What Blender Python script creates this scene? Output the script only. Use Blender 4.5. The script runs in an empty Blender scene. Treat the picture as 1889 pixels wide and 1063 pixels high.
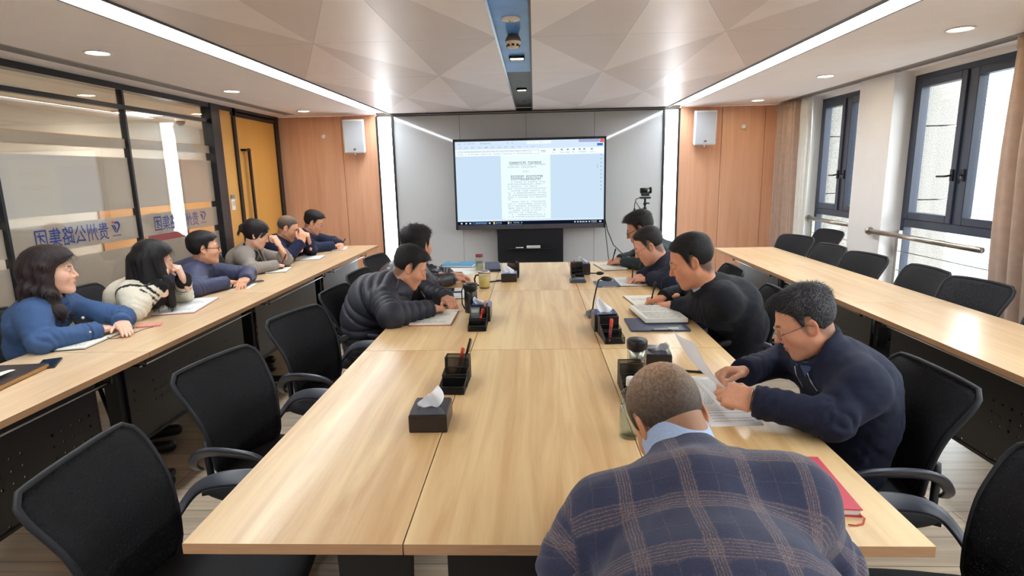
import bpy, bmesh, math, random
import numpy as np
from mathutils import Vector, Matrix

# ------------------------------------------------------------------ camera
scene = bpy.context.scene
COL = scene.collection
PI = math.pi

cam_data = bpy.data.cameras.new('camera')
cam_data.sensor_fit = 'HORIZONTAL'
cam_data.sensor_width = 36.0
cam_data.lens = 36.0 * 1076.0 / 1889.0
cam_data.clip_start = 0.05
cam_data.clip_end = 3000
cam = bpy.data.objects.new('camera', cam_data)
COL.objects.link(cam)
_X = Vector((0.9990957, 0.03689451, -0.02113218))      # image right
_D = Vector((-0.01356318, -0.19449329, -0.98081007))   # image down
_F = Vector((-0.04029658, 0.98020975, -0.19381701))    # viewing direction
_rows = []
# rows above are the camera axes written per world axis; rebuild the columns
R_cw = Matrix((_X, _D, _F))            # world -> camera (x right, y down, z forward)
right, down, fwd = Vector(R_cw[0]), Vector(R_cw[1]), Vector(R_cw[2])
cam.matrix_world = Matrix.Translation((0, 0, 1.55)) @ Matrix((
    (right.x, -down.x, -fwd.x, 0), (right.y, -down.y, -fwd.y, 0), (right.z, -down.z, -fwd.z, 0), (0, 0, 0, 1)))
scene.camera = cam

# ------------------------------------------------------------------ exposure
vs = scene.view_settings
scene.display_settings.display_device = 'sRGB'
vs.view_transform = 'Standard'
vs.look = 'None'
vs.exposure = 1.13
vs.gamma = 1.0
vs.use_curve_mapping = False

# ------------------------------------------------------------------ sky: bright overcast
world = bpy.data.worlds.new('overcast_sky')
scene.world = world
world.use_nodes = True
wn = world.node_tree
wn.nodes.clear()
w_out = wn.nodes.new('ShaderNodeOutputWorld')
w_bg = wn.nodes.new('ShaderNodeBackground')
w_tc = wn.nodes.new('ShaderNodeTexCoord')
w_sep = wn.nodes.new('ShaderNodeSeparateXYZ')
w_ramp = wn.nodes.new('ShaderNodeValToRGB')
w_ramp.color_ramp.elements[0].position = 0.0
w_ramp.color_ramp.elements[0].color = (0.95, 0.98, 1.0, 1)
w_ramp.color_ramp.elements[1].position = 0.5
w_ramp.color_ramp.elements[1].color = (0.96, 0.98, 1.0, 1)
wn.links.new(w_tc.outputs['Generated'], w_sep.inputs[0])
wn.links.new(w_sep.outputs['Z'], w_ramp.inputs[0])
wn.links.new(w_ramp.outputs[0], w_bg.inputs[0])
w_bg.inputs[1].default_value = 5.5
wn.links.new(w_bg.outputs[0], w_out.inputs[0])

LED_STRIP, LED_COLUMN, DOWNLIGHT = 12.0, 4.5, 30.0

# ------------------------------------------------------------------ helpers: colour and materials
def lin(c):
    return tuple(((v / 255.0) / 12.92 if v / 255.0 <= 0.04045 else ((v / 255.0 + 0.055) / 1.055) ** 2.4) for v in c[:3]) + (1.0,)

MATS = {}
def mat(name, rgb, rough=0.5, metal=0.0, var=0.06, vscale=30.0, bump=0.0, bscale=200.0, coat=0.0, stretch=None,
        alpha=1.0, spec=0.5, emis=None, estr=0.0, sheen=0.0, trans=0.0, ior=1.45):
    """Principled surface whose own colour is broken up by procedural noise."""
    if name in MATS:
        return MATS[name]
    m = bpy.data.materials.new(name)
    m.use_nodes = True
    nt = m.node_tree
    b = nt.nodes['Principled BSDF']
    b.inputs['Roughness'].default_value = rough
    b.inputs['Metallic'].default_value = metal
    b.inputs['Specular IOR Level'].default_value = spec
    b.inputs['IOR'].default_value = ior
    b.inputs['Alpha'].default_value = alpha
    b.inputs['Coat Weight'].default_value = coat
    b.inputs['Coat Roughness'].default_value = 0.12
    b.inputs['Sheen Weight'].default_value = sheen
    b.inputs['Transmission Weight'].default_value = trans
    c = lin(rgb)
    b.inputs['Base Color'].default_value = c
    tc = nt.nodes.new('ShaderNodeTexCoord')
    mp = nt.nodes.new('ShaderNodeMapping')
    if stretch:
        mp.inputs['Scale'].default_value = stretch
    nt.links.new(tc.outputs['Object'], mp.inputs[0])
    if var > 0:
        nz = nt.nodes.new('ShaderNodeTexNoise')
        nz.inputs['Scale'].default_value = vscale
        nz.inputs['Detail'].default_value = 3
        nt.links.new(mp.outputs[0], nz.inputs['Vector'])
        rp = nt.nodes.new('ShaderNodeValToRGB')
        rp.color_ramp.elements[0].position = 0.3
        rp.color_ramp.elements[1].position = 0.7
        rp.color_ramp.elements[0].color = tuple(v * (1 - var) for v in c[:3]) + (1,)
        rp.color_ramp.elements[1].color = tuple(min(1, v * (1 + var)) for v in c[:3]) + (1,)
        nt.links.new(nz.outputs['Fac'], rp.inputs[0])
        nt.links.new(rp.outputs[0], b.inputs['Base Color'])
    if bump > 0:
        n2 = nt.nodes.new('ShaderNodeTexNoise')
        n2.inputs['Scale'].default_value = bscale
        n2.inputs['Detail'].default_value = 2
        nt.links.new(mp.outputs[0], n2.inputs['Vector'])
        bp = nt.nodes.new('ShaderNodeBump')
        bp.inputs['Strength'].default_value = bump
        bp.inputs['Distance'].default_value = 0.002
        nt.links.new(n2.outputs['Fac'], bp.inputs['Height'])
        nt.links.new(bp.outputs[0], b.inputs['Normal'])
    if emis:
        b.inputs['Emission Color'].default_value = lin(emis)
        b.inputs['Emission Strength'].default_value = estr
    MATS[name] = m
    return m

def wood(name, light, dark, axis='y', rough=0.35, coat=0.0, fine=26.0, along=1.3, contrast=(0.36, 0.66), spec=0.5):
    """Wood veneer with grain running along one axis."""
    if name in MATS:
        return MATS[name]
    m = bpy.data.materials.new(name)
    m.use_nodes = True
    nt = m.node_tree
    b = nt.nodes['Principled BSDF']
    b.inputs['Roughness'].default_value = rough
    b.inputs['Coat Weight'].default_value = coat
    b.inputs['Coat Roughness'].default_value = 0.15
    b.inputs['Specular IOR Level'].default_value = spec
    tc = nt.nodes.new('ShaderNodeTexCoord')
    oi = nt.nodes.new('ShaderNodeObjectInfo')
    mp = nt.nodes.new('ShaderNodeMapping')
    sc = {'x': (along, fine, fine), 'y': (fine, along, fine), 'z': (fine, fine, along)}[axis]
    mp.inputs['Scale'].default_value = sc
    off = nt.nodes.new('ShaderNodeVectorMath')
    off.operation = 'SCALE'
    off.inputs[0].default_value = (37.0, 53.0, 71.0)
    nt.links.new(oi.outputs['Random'], off.inputs['Scale'])
    nt.links.new(tc.outputs['Object'], mp.inputs[0])
    nt.links.new(off.outputs[0], mp.inputs['Location'])
    n1 = nt.nodes.new('ShaderNodeTexNoise')
    n1.inputs['Scale'].default_value = 1.0
    n1.inputs['Detail'].default_value = 5
    n1.inputs['Roughness'].default_value = 0.6
    n1.inputs['Distortion'].default_value = 0.6
    nt.links.new(mp.outputs[0], n1.inputs['Vector'])
    mp2 = nt.nodes.new('ShaderNodeMapping')
    mp2.inputs['Scale'].default_value = tuple(v * (0.22 if v > along else 0.45) for v in sc)
    nt.links.new(tc.outputs['Object'], mp2.inputs[0])
    nt.links.new(off.outputs[0], mp2.inputs['Location'])
    n2 = nt.nodes.new('ShaderNodeTexNoise')
    n2.inputs['Scale'].default_value = 1.0
    n2.inputs['Detail'].default_value = 3
    nt.links.new(mp2.outputs[0], n2.inputs['Vector'])
    mx = nt.nodes.new('ShaderNodeMath')
    mx.operation = 'MULTIPLY_ADD'
    mx.inputs[1].default_value = 0.55
    nt.links.new(n1.outputs['Fac'], mx.inputs[0])
    m3 = nt.nodes.new('ShaderNodeMath')
    m3.operation = 'MULTIPLY'
    m3.inputs[1].default_value = 0.45
    nt.links.new(n2.outputs['Fac'], m3.inputs[0])
    nt.links.new(m3.outputs[0], mx.inputs[2])
    rp = nt.nodes.new('ShaderNodeValToRGB')
    rp.color_ramp.elements[0].position = contrast[0]
    rp.color_ramp.elements[0].color = lin(dark)
    rp.color_ramp.elements[1].position = contrast[1]
    rp.color_ramp.elements[1].color = lin(light)
    nt.links.new(mx.outputs[0], rp.inputs[0])
    nt.links.new(rp.outputs[0], b.inputs['Base Color'])
    MATS[name] = m
    return m

def glow(name, rgb, strength):
    if name in MATS:
        return MATS[name]
    m = bpy.data.materials.new(name)
    m.use_nodes = True
    nt = m.node_tree
    nt.nodes.clear()
    o = nt.nodes.new('ShaderNodeOutputMaterial')
    e = nt.nodes.new('ShaderNodeEmission')
    e.inputs[0].default_value = lin(rgb)
    e.inputs[1].default_value = strength
    nt.links.new(e.outputs[0], o.inputs[0])
    MATS[name] = m
    return m

def glassmat(name, rgb=(255, 255, 255), refl=0.04, rough=0.0, clear=1.0):
    """Thin pane: see-through with a mirror reflection that grows at grazing angles."""
    if name in MATS:
        return MATS[name]
    m = bpy.data.materials.new(name)
    m.use_nodes = True
    nt = m.node_tree
    nt.nodes.clear()
    o = nt.nodes.new('ShaderNodeOutputMaterial')
    t = nt.nodes.new('ShaderNodeBsdfTransparent')
    t.inputs[0].default_value = lin(rgb)
    g = nt.nodes.new('ShaderNodeBsdfGlossy')
    g.inputs['Roughness'].default_value = rough
    lw = nt.nodes.new('ShaderNodeLayerWeight')
    lw.inputs[0].default_value = 0.5
    pw = nt.nodes.new('ShaderNodeMath')
    pw.operation = 'POWER'
    pw.inputs[1].default_value = 4.0
    nt.links.new(lw.outputs['Facing'], pw.inputs[0])
    mr = nt.nodes.new('ShaderNodeMapRange')
    mr.inputs['To Min'].default_value = refl
    mr.inputs['To Max'].default_value = 0.95
    nt.links.new(pw.outputs[0], mr.inputs[0])
    mx = nt.nodes.new('ShaderNodeMixShader')
    nt.links.new(mr.outputs[0], mx.inputs[0])
    nt.links.new(t.outputs[0], mx.inputs[1])
    nt.links.new(g.outputs[0], mx.inputs[2])
    nt.links.new(mx.outputs[0], o.inputs[0])
    MATS[name] = m
    return m

def tinted(name, rough=0.6, bump=0.0, bscale=300.0, sheen=0.0, sss=0.0, spec=0.4, noise=0.08, nscale=60.0, coat=0.0):
    """Surface whose own local colours (lips, brows, trims) sit in the 'tint' attribute."""
    if name in MATS:
        return MATS[name]
    m = bpy.data.materials.new(name)
    m.use_nodes = True
    nt = m.node_tree
    b = nt.nodes['Principled BSDF']
    b.inputs['Roughness'].default_value = rough
    b.inputs['Sheen Weight'].default_value = sheen
    b.inputs['Specular IOR Level'].default_value = spec
    b.inputs['Coat Weight'].default_value = coat
    if sss:
        b.inputs['Subsurface Weight'].default_value = sss
        b.inputs['Subsurface Radius'].default_value = (0.012, 0.005, 0.003)
        b.inputs['Subsurface Scale'].default_value = 0.5
    at = nt.nodes.new('ShaderNodeAttribute')
    at.attribute_name = 'tint'
    tc = nt.nodes.new('ShaderNodeTexCoord')
    nz = nt.nodes.new('ShaderNodeTexNoise')
    nz.inputs['Scale'].default_value = nscale
    nz.inputs['Detail'].default_value = 4
    nt.links.new(tc.outputs['Object'], nz.inputs['Vector'])
    mr = nt.nodes.new('ShaderNodeMapRange')
    mr.inputs['From Min'].default_value = 0.3
    mr.inputs['From Max'].default_value = 0.7
    mr.inputs['To Min'].default_value = 1 - noise
    mr.inputs['To Max'].default_value = 1 + noise
    nt.links.new(nz.outputs['Fac'], mr.inputs[0])
    vm = nt.nodes.new('ShaderNodeVectorMath')
    vm.operation = 'SCALE'
    nt.links.new(at.outputs['Color'], vm.inputs[0])
    nt.links.new(mr.outputs[0], vm.inputs['Scale'])
    nt.links.new(vm.outputs[0], b.inputs['Base Color'])
    if bump > 0:
        n2 = nt.nodes.new('ShaderNodeTexNoise')
        n2.inputs['Scale'].default_value = bscale
        n2.inputs['Detail'].default_value = 2
        nt.links.new(tc.outputs['Object'], n2.inputs['Vector'])
        bp = nt.nodes.new('ShaderNodeBump')
        bp.inputs['Strength'].default_value = bump
        bp.inputs['Distance'].default_value = 0.002
        nt.links.new(n2.outputs['Fac'], bp.inputs['Height'])
        nt.links.new(bp.outputs[0], b.inputs['Normal'])
    MATS[name] = m
    return m

# ------------------------------------------------------------------ helpers: geometry
class MB:
    """Collects shapes for ONE mesh object."""
    def __init__(s):
        s.v, s.f, s.mi, s.sm = [], [], [], []
        s.mats = []

    def slot(s, m):
        if m is None:
            return 0
        if m not in s.mats:
            s.mats.append(m)
        return s.mats.index(m)

    def add(s, vs, fs, m=None, smooth=False, M=None):
        o = len(s.v)
        i = s.slot(m)
        for p in vs:
            p = Vector(p)
            s.v.append(tuple(M @ p) if M is not None else tuple(p))
        for f in fs:
            s.f.append(tuple(o + k for k in f))
            s.mi.append(i)
            s.sm.append(smooth)
        return s

    def box(s, c, d, m=None, bev=0.0, M=None, seg=2, rz=0.0):
        bm = bmesh.new()
        bmesh.ops.create_cube(bm, size=1.0)
        for v in bm.verts:
            v.co = Vector((v.co.x * d[0], v.co.y * d[1], v.co.z * d[2]))
        if bev > 0:
            bmesh.ops.bevel(bm, geom=bm.edges[:], offset=min(bev, 0.49 * min(d)), segments=seg, affect='EDGES', profile=0.5)
        T = Matrix.Translation(c) @ Matrix.Rotation(rz, 4, 'Z')
        if M is not None:
            T = M @ T
        bm.verts.index_update()
        s.add([v.co for v in bm.verts], [[v.index for v in f.verts] for f in bm.faces], m, bev > 0 and seg > 2, T)
        bm.free()
        return s

    def tube(s, pts, r, m=None, n=10, M=None, caps=True, flat=None, close=False):
        """Round (or flat=(w,h)) section swept along points."""
        pts = [Vector(p) for p in pts]
        rs = r if isinstance(r, (list, tuple)) else [r] * len(pts)
        N = len(pts)
        T = []
        for i in range(N):
            a = pts[(i - 1) % N] if (close or i > 0) else pts[i]
            b = pts[(i + 1) % N] if (close or i < N - 1) else pts[i]
            T.append((b - a).normalized())
        up = Vector((0, 0, 1)) if abs(T[0].z) < 0.9 else Vector((1, 0, 0))
        nrm = (up - T[0] * up.dot(T[0])).normalized()
        vs, fs = [], []
        for i in range(N):
            nrm = (nrm - T[i] * nrm.dot(T[i]))
            nrm = nrm.normalized() if nrm.length > 1e-6 else T[i].orthogonal().normalized()
            bn = T[i].cross(nrm)
            for k in range(n):
                a = 2 * PI * k / n
                if flat:
                    ca, sa = math.cos(a), math.sin(a)
                    e = 0.45
                    vs.append(pts[i] + bn * (math.copysign(abs(ca) ** e, ca) * flat[0] * rs[i]) + nrm * (math.copysign(abs(sa) ** e, sa) * flat[1] * rs[i]))
                else:
                    vs.append(pts[i] + (nrm * math.cos(a) + bn * math.sin(a)) * rs[i])
        for i in range(N if close else N - 1):
            j = (i + 1) % N
            for k in range(n):
                k2 = (k + 1) % n
                fs.append((i * n + k, i * n + k2, j * n + k2, j * n + k))
        if caps and not close:
            fs.append(tuple(range(n))[::-1])
            fs.append(tuple((N - 1) * n + k for k in range(n)))
        return s.add(vs, fs, m, True, M)

    def lathe(s, prof, m=None, n=24, M=None):
        vs, fs = [], []
        for (r, z) in prof:
            for k in range(n):
                a = 2 * PI * k / n
                vs.append((max(r, 1e-5) * math.cos(a), max(r, 1e-5) * math.sin(a), z))
        for i in range(len(prof) - 1):
            for k in range(n):
                k2 = (k + 1) % n
                fs.append((i * n + k, i * n + k2, (i + 1) * n + k2, (i + 1) * n + k))
        return s.add(vs, fs, m, True, M)

    def prism(s, poly, z0, z1, m=None, M=None):
        n = len(poly)
        vs = [(p[0], p[1], z0) for p in poly] + [(p[0], p[1], z1) for p in poly]
        fs = [tuple(range(n))[::-1], tuple(range(n, 2 * n))]
        for k in range(n):
            k2 = (k + 1) % n
            fs.append((k, k2, n + k2, n + k))
        return s.add(vs, fs, m, False, M)

    def sheet(s, fn, nu, nv, m=None, th=0.0, M=None, smooth=True):
        """Grid surface fn(u,v), u,v in 0..1, given a thickness th along its normals."""
        P = [[Vector(fn(i / nu, j / nv)) for j in range(nv + 1)] for i in range(nu + 1)]
        vs, fs = [], []
        W = nv + 1
        def nor(i, j):
            a = P[min(i + 1, nu)][j] - P[max(i - 1, 0)][j]
            b = P[i][min(j + 1, nv)] - P[i][max(j - 1, 0)]
            c = a.cross(b)
            return c.normalized() if c.length > 1e-9 else Vector((0, 0, 1))
        for i in range(nu + 1):
            for j in range(nv + 1):
                vs.append(P[i][j] + (nor(i, j) * th * 0.5 if th else Vector()))
        for i in range(nu):
            for j in range(nv):
                fs.append((i * W + j, (i + 1) * W + j, (i + 1) * W + j + 1, i * W + j + 1))
        if th:
            o = len(vs)
            for i in range(nu + 1):
                for j in range(nv + 1):
                    vs.append(P[i][j] - nor(i, j) * th * 0.5)
            for i in range(nu):
                for j in range(nv):
                    fs.append((o + i * W + j, o + i * W + j + 1, o + (i + 1) * W + j + 1, o + (i + 1) * W + j))
            ring = [i * W for i in range(nu + 1)] + [nu * W + j for j in range(1, nv + 1)] + \
                   [i * W + nv for i in range(nu - 1, -1, -1)] + [j for j in range(nv - 1, 0, -1)]
            for k in range(len(ring)):
                a, b = ring[k], ring[(k + 1) % len(ring)]
                fs.append((b, a, o + a, o + b))
        return s.add(vs, fs, m, smooth, M)

    def build(s, name, m=None, parent=None, loc=None):
        me = bpy.data.meshes.new(name)
        me.from_pydata(s.v, [], s.f)
        ms = s.mats if s.mats else [m]
        for q in ms:
            me.materials.append(q)
        me.polygons.foreach_set('material_index', s.mi)
        me.polygons.foreach_set('use_smooth', s.sm)
        me.update()
        o = bpy.data.objects.new(name, me)
        COL.objects.link(o)
        if parent is not None:
            o.parent = parent
        if loc is not None:
            o.location = loc
        return o

def tag(o, label=None, cat=None, group=None, kind=None):
    if label:
        o['label'] = label
    if cat:
        o['category'] = cat
    if group:
        o['group'] = group
    if kind:
        o['kind'] = kind
    return o

def thing(name, label, cat, loc=(0, 0, 0), rz=0.0, group=None):
    o = bpy.data.objects.new(name, None)
    o.empty_display_size = 0.05
    COL.objects.link(o)
    o.location = loc
    o.rotation_euler = (0, 0, rz)
    return tag(o, label, cat, group)

def struct(name, mb, m=None, parent=None):
    o = mb.build(name, m, parent)
    if parent is None:
        o['kind'] = 'structure'
    return o

KIDS = {}
def copy_tree(root, loc, rz, label, group=None):
    r = root.copy()
    COL.objects.link(r)
    r.location = loc
    r.rotation_euler = (0, 0, rz)
    r['label'] = label
    if group:
        r['group'] = group
    for ch in list(root.children):
        c = ch.copy()
        COL.objects.link(c)
        c.parent = r
        for g in list(ch.children):
            d = g.copy()
            COL.objects.link(d)
            d.parent = c
    return r

def RZ(a):
    return Matrix.Rotation(a, 4, 'Z')
def TR(*p):
    return Matrix.Translation(p)
# ================================================================== THE ROOM
ZC = 2.32                      # ceiling height
XL, XR = -3.36, 3.24           # glazed partition and window wall
YB, YF = 7.75, -1.6            # screen wall and the wall behind the photographer

M_BLACK = mat('black_metal', (22, 22, 24), rough=0.4, var=0.1)
M_FRAME = mat('dark_blue_aluminium', (54, 61, 78), rough=0.38, var=0.05, spec=0.5)
M_PAINT = mat('white_paint', (242, 235, 235), rough=0.7, var=0.015, vscale=6, bump=0.05, bscale=120)
M_PILLAR = mat('pillar_paint', (232, 229, 228), rough=0.6, var=0.015, vscale=6)
M_WARMWALL = mat('corridor_paint', (226, 220, 210), rough=0.8, var=0.02, vscale=5)

def floor_material():
    m = bpy.data.materials.new('grey_oak_planks')
    m.use_nodes = True
    nt = m.node_tree
    b = nt.nodes['Principled BSDF']
    b.inputs['Roughness'].default_value = 0.36
    tc = nt.nodes.new('ShaderNodeTexCoord')
    br = nt.nodes.new('ShaderNodeTexBrick')
    br.inputs['Scale'].default_value = 1.0
    br.inputs['Brick Width'].default_value = 1.25
    br.inputs['Row Height'].default_value = 0.19
    br.inputs['Mortar Size'].default_value = 0.0022
    br.inputs['Mortar Smooth'].default_value = 0.3
    br.inputs['Color1'].default_value = lin((186, 166, 142))
    br.inputs['Color2'].default_value = lin((164, 146, 126))
    br.inputs['Mortar'].default_value = lin((95, 82, 70))
    nt.links.new(tc.outputs['Object'], br.inputs['Vector'])
    mp = nt.nodes.new('ShaderNodeMapping')
    mp.inputs['Scale'].default_value = (1.6, 34, 1)
    nt.links.new(tc.outputs['Object'], mp.inputs[0])
    nz = nt.nodes.new('ShaderNodeTexNoise')
    nz.inputs['Scale'].default_value = 1.0
    nz.inputs['Detail'].default_value = 5
    nz.inputs['Distortion'].default_value = 0.8
    nt.links.new(mp.outputs[0], nz.inputs['Vector'])
    mr = nt.nodes.new('ShaderNodeMapRange')
    mr.inputs['From Min'].default_value = 0.3
    mr.inputs['From Max'].default_value = 0.7
    mr.inputs['To Min'].default_value = 0.76
    mr.inputs['To Max'].default_value = 1.12
    nt.links.new(nz.outputs['Fac'], mr.inputs[0])
    vm = nt.nodes.new('ShaderNodeVectorMath')
    vm.operation = 'SCALE'
    nt.links.new(br.outputs['Color'], vm.inputs[0])
    nt.links.new(mr.outputs[0], vm.inputs['Scale'])
    nt.links.new(vm.outputs[0], b.inputs['Base Color'])
    return m

mb = MB()
mb.box(((XL + XR) / 2, (YB + YF) / 2, -0.05), (XR - XL + 0.6, YB - YF + 0.4, 0.1))
struct('floor', mb, floor_material())
mb = MB()
mb.box((-4.45, (YB + 1.5 + YF) / 2, -0.05), (1.55, YB + 1.5 - YF + 0.4, 0.098))
struct('floor_corridor', mb, mat('corridor_tiles', (168, 150, 130), rough=0.3, var=0.05, vscale=4))

# ---- ceiling: plain side soffits
mb = MB()
mb.box(((XL - 2.03) / 2, (YB + YF) / 2, ZC + 0.05), (-2.03 - XL, YB - YF, 0.1))
mb.box(((XR + 0.2 + 1.86) / 2, (YB + YF) / 2, ZC + 0.05), (XR + 0.2 - 1.86, YB - YF, 0.1))
struct('ceiling', mb, M_PAINT)
mb = MB()
mb.box(((XL - 5.2) / 2 - 0.01, (YB + 1.5 + YF) / 2, ZC + 0.05), (5.2 + XL - 0.02, YB + 1.5 - YF, 0.1))
struct('ceiling_corridor', mb, M_WARMWALL)

# ---- ceiling: satin star of triangles, brushed reflection differences painted as two tones
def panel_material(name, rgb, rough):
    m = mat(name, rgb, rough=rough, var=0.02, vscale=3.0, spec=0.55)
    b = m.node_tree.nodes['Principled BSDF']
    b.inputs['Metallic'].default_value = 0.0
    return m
M_CP = [panel_material('ceiling_panel_sheen_bright', (240, 233, 235), 0.38), panel_material('ceiling_panel_sheen_dim', (222, 213, 214), 0.40)]
SLOT0, SLOT1 = -0.205, -0.015
NODE_Y = [3.6 + 1.27 * k for k in range(-4, 4)]
mb = MB()
def tri(a, b, c, m):
    cen = Vector(((a[0] + b[0] + c[0]) / 3, (a[1] + b[1] + c[1]) / 3))
    pts = []
    for p in (a, b, c):
        d = Vector(p) - cen
        d = d * (1 - 0.0035 / max(d.length, 0.01) * 0.7)
        pts.append((cen.x + d.x, cen.y + d.y))
    if (Vector(pts[1]) - Vector(pts[0])).cross(Vector(pts[2]) - Vector(pts[0])) < 0:
        pts = pts[::-1]
    mb.prism(pts, ZC, ZC + 0.02, m)
YEND = 7.64
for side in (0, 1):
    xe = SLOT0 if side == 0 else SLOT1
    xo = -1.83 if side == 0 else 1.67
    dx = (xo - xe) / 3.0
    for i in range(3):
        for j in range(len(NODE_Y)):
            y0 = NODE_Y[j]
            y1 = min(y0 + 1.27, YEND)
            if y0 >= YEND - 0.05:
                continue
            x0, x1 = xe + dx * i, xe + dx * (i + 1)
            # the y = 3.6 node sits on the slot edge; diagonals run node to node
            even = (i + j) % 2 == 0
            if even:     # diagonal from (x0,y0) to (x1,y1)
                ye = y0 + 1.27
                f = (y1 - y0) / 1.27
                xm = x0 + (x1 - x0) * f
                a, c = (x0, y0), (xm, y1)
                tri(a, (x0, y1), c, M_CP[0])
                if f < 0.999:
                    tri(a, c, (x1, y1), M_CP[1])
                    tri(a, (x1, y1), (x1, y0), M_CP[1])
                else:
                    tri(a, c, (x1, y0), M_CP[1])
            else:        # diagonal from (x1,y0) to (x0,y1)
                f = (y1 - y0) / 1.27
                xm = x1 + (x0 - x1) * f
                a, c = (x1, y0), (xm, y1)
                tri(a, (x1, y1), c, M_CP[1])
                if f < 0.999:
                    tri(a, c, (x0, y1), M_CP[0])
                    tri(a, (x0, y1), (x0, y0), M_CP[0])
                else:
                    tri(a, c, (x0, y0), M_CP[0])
# backing sheet just above, seen only in the hairline joints
mb.box(((-1.83 + SLOT0) / 2, (YF + YEND) / 2, ZC + 0.028), (SLOT0 + 1.83, YEND - YF, 0.012), mat('ceiling_joint', (236, 228, 222), rough=0.6))
mb.box(((1.67 + SLOT1) / 2, (YF + YEND) / 2, ZC + 0.028), (1.67 - SLOT1, YEND - YF, 0.012), MATS['ceiling_joint'])
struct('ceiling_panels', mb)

# ---- ceiling: the sunken service slot down the middle, blue soffit then charcoal
mb = MB()
M_BLUE = mat('blue_soffit_film', (92, 156, 255), rough=0.3, var=0.18, vscale=5, spec=0.5)
M_CHAR = mat('charcoal_soffit', (78, 74, 72), rough=0.45, var=0.06)
M_ALU = mat('polished_aluminium', (205, 203, 200), rough=0.18, metal=1.0, var=0.03)
SZ = ZC + 0.035
mb.box(((SLOT0 + SLOT1) / 2, (YF + 5.0) / 2, SZ + 0.01), (0.2, 5.0 - YF, 0.02), M_BLUE)
mb.box(((SLOT0 + SLOT1) / 2, (5.0 + 7.25) / 2, SZ + 0.01), (0.2, 7.25 - 5.0, 0.02), M_CHAR)
mb.box(((SLOT0 + SLOT1) / 2, (7.25 + 7.66) / 2, SZ + 0.01), (0.2, 0.41, 0.02), M_BLACK)
mb.box((SLOT0 - 0.004, (YF + YEND) / 2, ZC + 0.02), (0.012, YEND - YF, 0.044), M_ALU)
mb.box((SLOT1 + 0.004, (YF + YEND) / 2, ZC + 0.02), (0.012, YEND - YF, 0.044), M_CHAR)
struct('ceiling_slot', mb)

# black shadow gap where the panels stop short of the screen wall
mb = MB()
mb.box((-0.08, 7.69, ZC + 0.01), (3.5, 0.1, 0.04), M_BLACK)
struct('trim_1', mb)

# ---- ceiling: two light strips and their dark slot edges
M_LED = glow('led_strip_white', (238, 248, 253), LED_STRIP)
for n, (x0, x1, lab) in enumerate(((-2.01, -1.835, 'long white ceiling light strip on the glass partition side of the room'),
                                   (1.685, 1.845, 'long white ceiling light strip on the window side of the room'))):
    t = thing('ceiling_light_strip', lab, 'light', ((x0 + x1) / 2, (YF + 7.62) / 2, ZC))
    b = MB()
    b.box((0, 0, 0.02), (x1 - x0 - 0.012, 7.62 - YF - 0.02, 0.012), M_LED)
    b.build('diffuser', M_LED, t)
    b = MB()
    for sx in (-1, 1):
        b.box((sx * (x1 - x0) / 2, 0, 0.008), (0.012, 7.62 - YF, 0.036), M_CHAR)
    b.build('channel', M_CHAR, t)
# metal reveal beside each strip
mb = MB()
mb.box((-2.022, (YF + 7.62) / 2, ZC + 0.02), (0.02, 7.62 - YF, 0.02), M_FRAME)
mb.box((1.856, (YF + 7.62) / 2, ZC + 0.02), (0.016, 7.62 - YF, 0.02), M_FRAME)
struct('trim_2', mb)

# ---- ceiling: linear air grilles
M_GRILLE = mat('grille_grey', (150, 144, 140), rough=0.5, var=0.04)
for x, lab in ((-3.03, 'long grey air grille in the soffit above the glass partition'), (3.03, 'long grey air grille in the soffit along the windows')):
    t = thing('ceiling_air_grille', lab, 'air vent', (x, 3.0, ZC))
    b = MB()
    for s in (-1, 1):
        b.box((s * 0.05, 0, -0.003), (0.012, 8.9, 0.008), M_GRILLE)
    b.build('frame', M_GRILLE, t)
    b = MB()
    for k in range(5):
        b.box((-0.034 + 0.017 * k, 0, -0.001), (0.006, 8.88, 0.006), M_GRILLE)
    b.build('slat', M_GRILLE, t)
    b = MB()
    b.box((0, 0, 0.001), (0.1, 8.88, 0.003), M_BLACK)
    b.build('dark_duct', mat('duct_dark', (96, 92, 90), rough=0.8), t)

# ---- ceiling: round downlights
M_LAMP = glow('downlight_lens', (255, 236, 196), DOWNLIGHT)
M_WHITE = mat('white_plastic', (236, 234, 230), rough=0.4, var=0.02)
def downlight(x, y, label):
    t = thing('ceiling_downlight', label, 'light', (x, y, ZC), group='round downlights in the side soffits')
    b = MB()
    b.lathe([(0.058, 0.0), (0.075, -0.001), (0.078, -0.005), (0.074, -0.008), (0.062, -0.006), (0.058, 0.0)], M_WHITE, 28)
    b.build('rim', M_WHITE, t)
    b = MB()
    b.lathe([(0.0, -0.003), (0.059, -0.003)], M_LAMP, 28)
    b.build('lens', M_LAMP, t)
    return t
for (x, y, lab) in ((-2.64, 3.66, 'round downlight above the glass partition, nearest the camera'),
                    (-2.69, 5.36, 'round downlight above the glass partition, middle of the three'),
                    (-2.72, 7.09, 'round downlight above the wood panelling beside the door'),
                    (2.50, 3.73, 'round downlight above the window side, nearest the camera'),
                    (2.55, 5.44, 'round downlight above the window side, middle of the three'),
                    (2.62, 7.20, 'round downlight above the far curtain and right wood panelling'),
                    ):
    downlight(x, y, lab)

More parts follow.
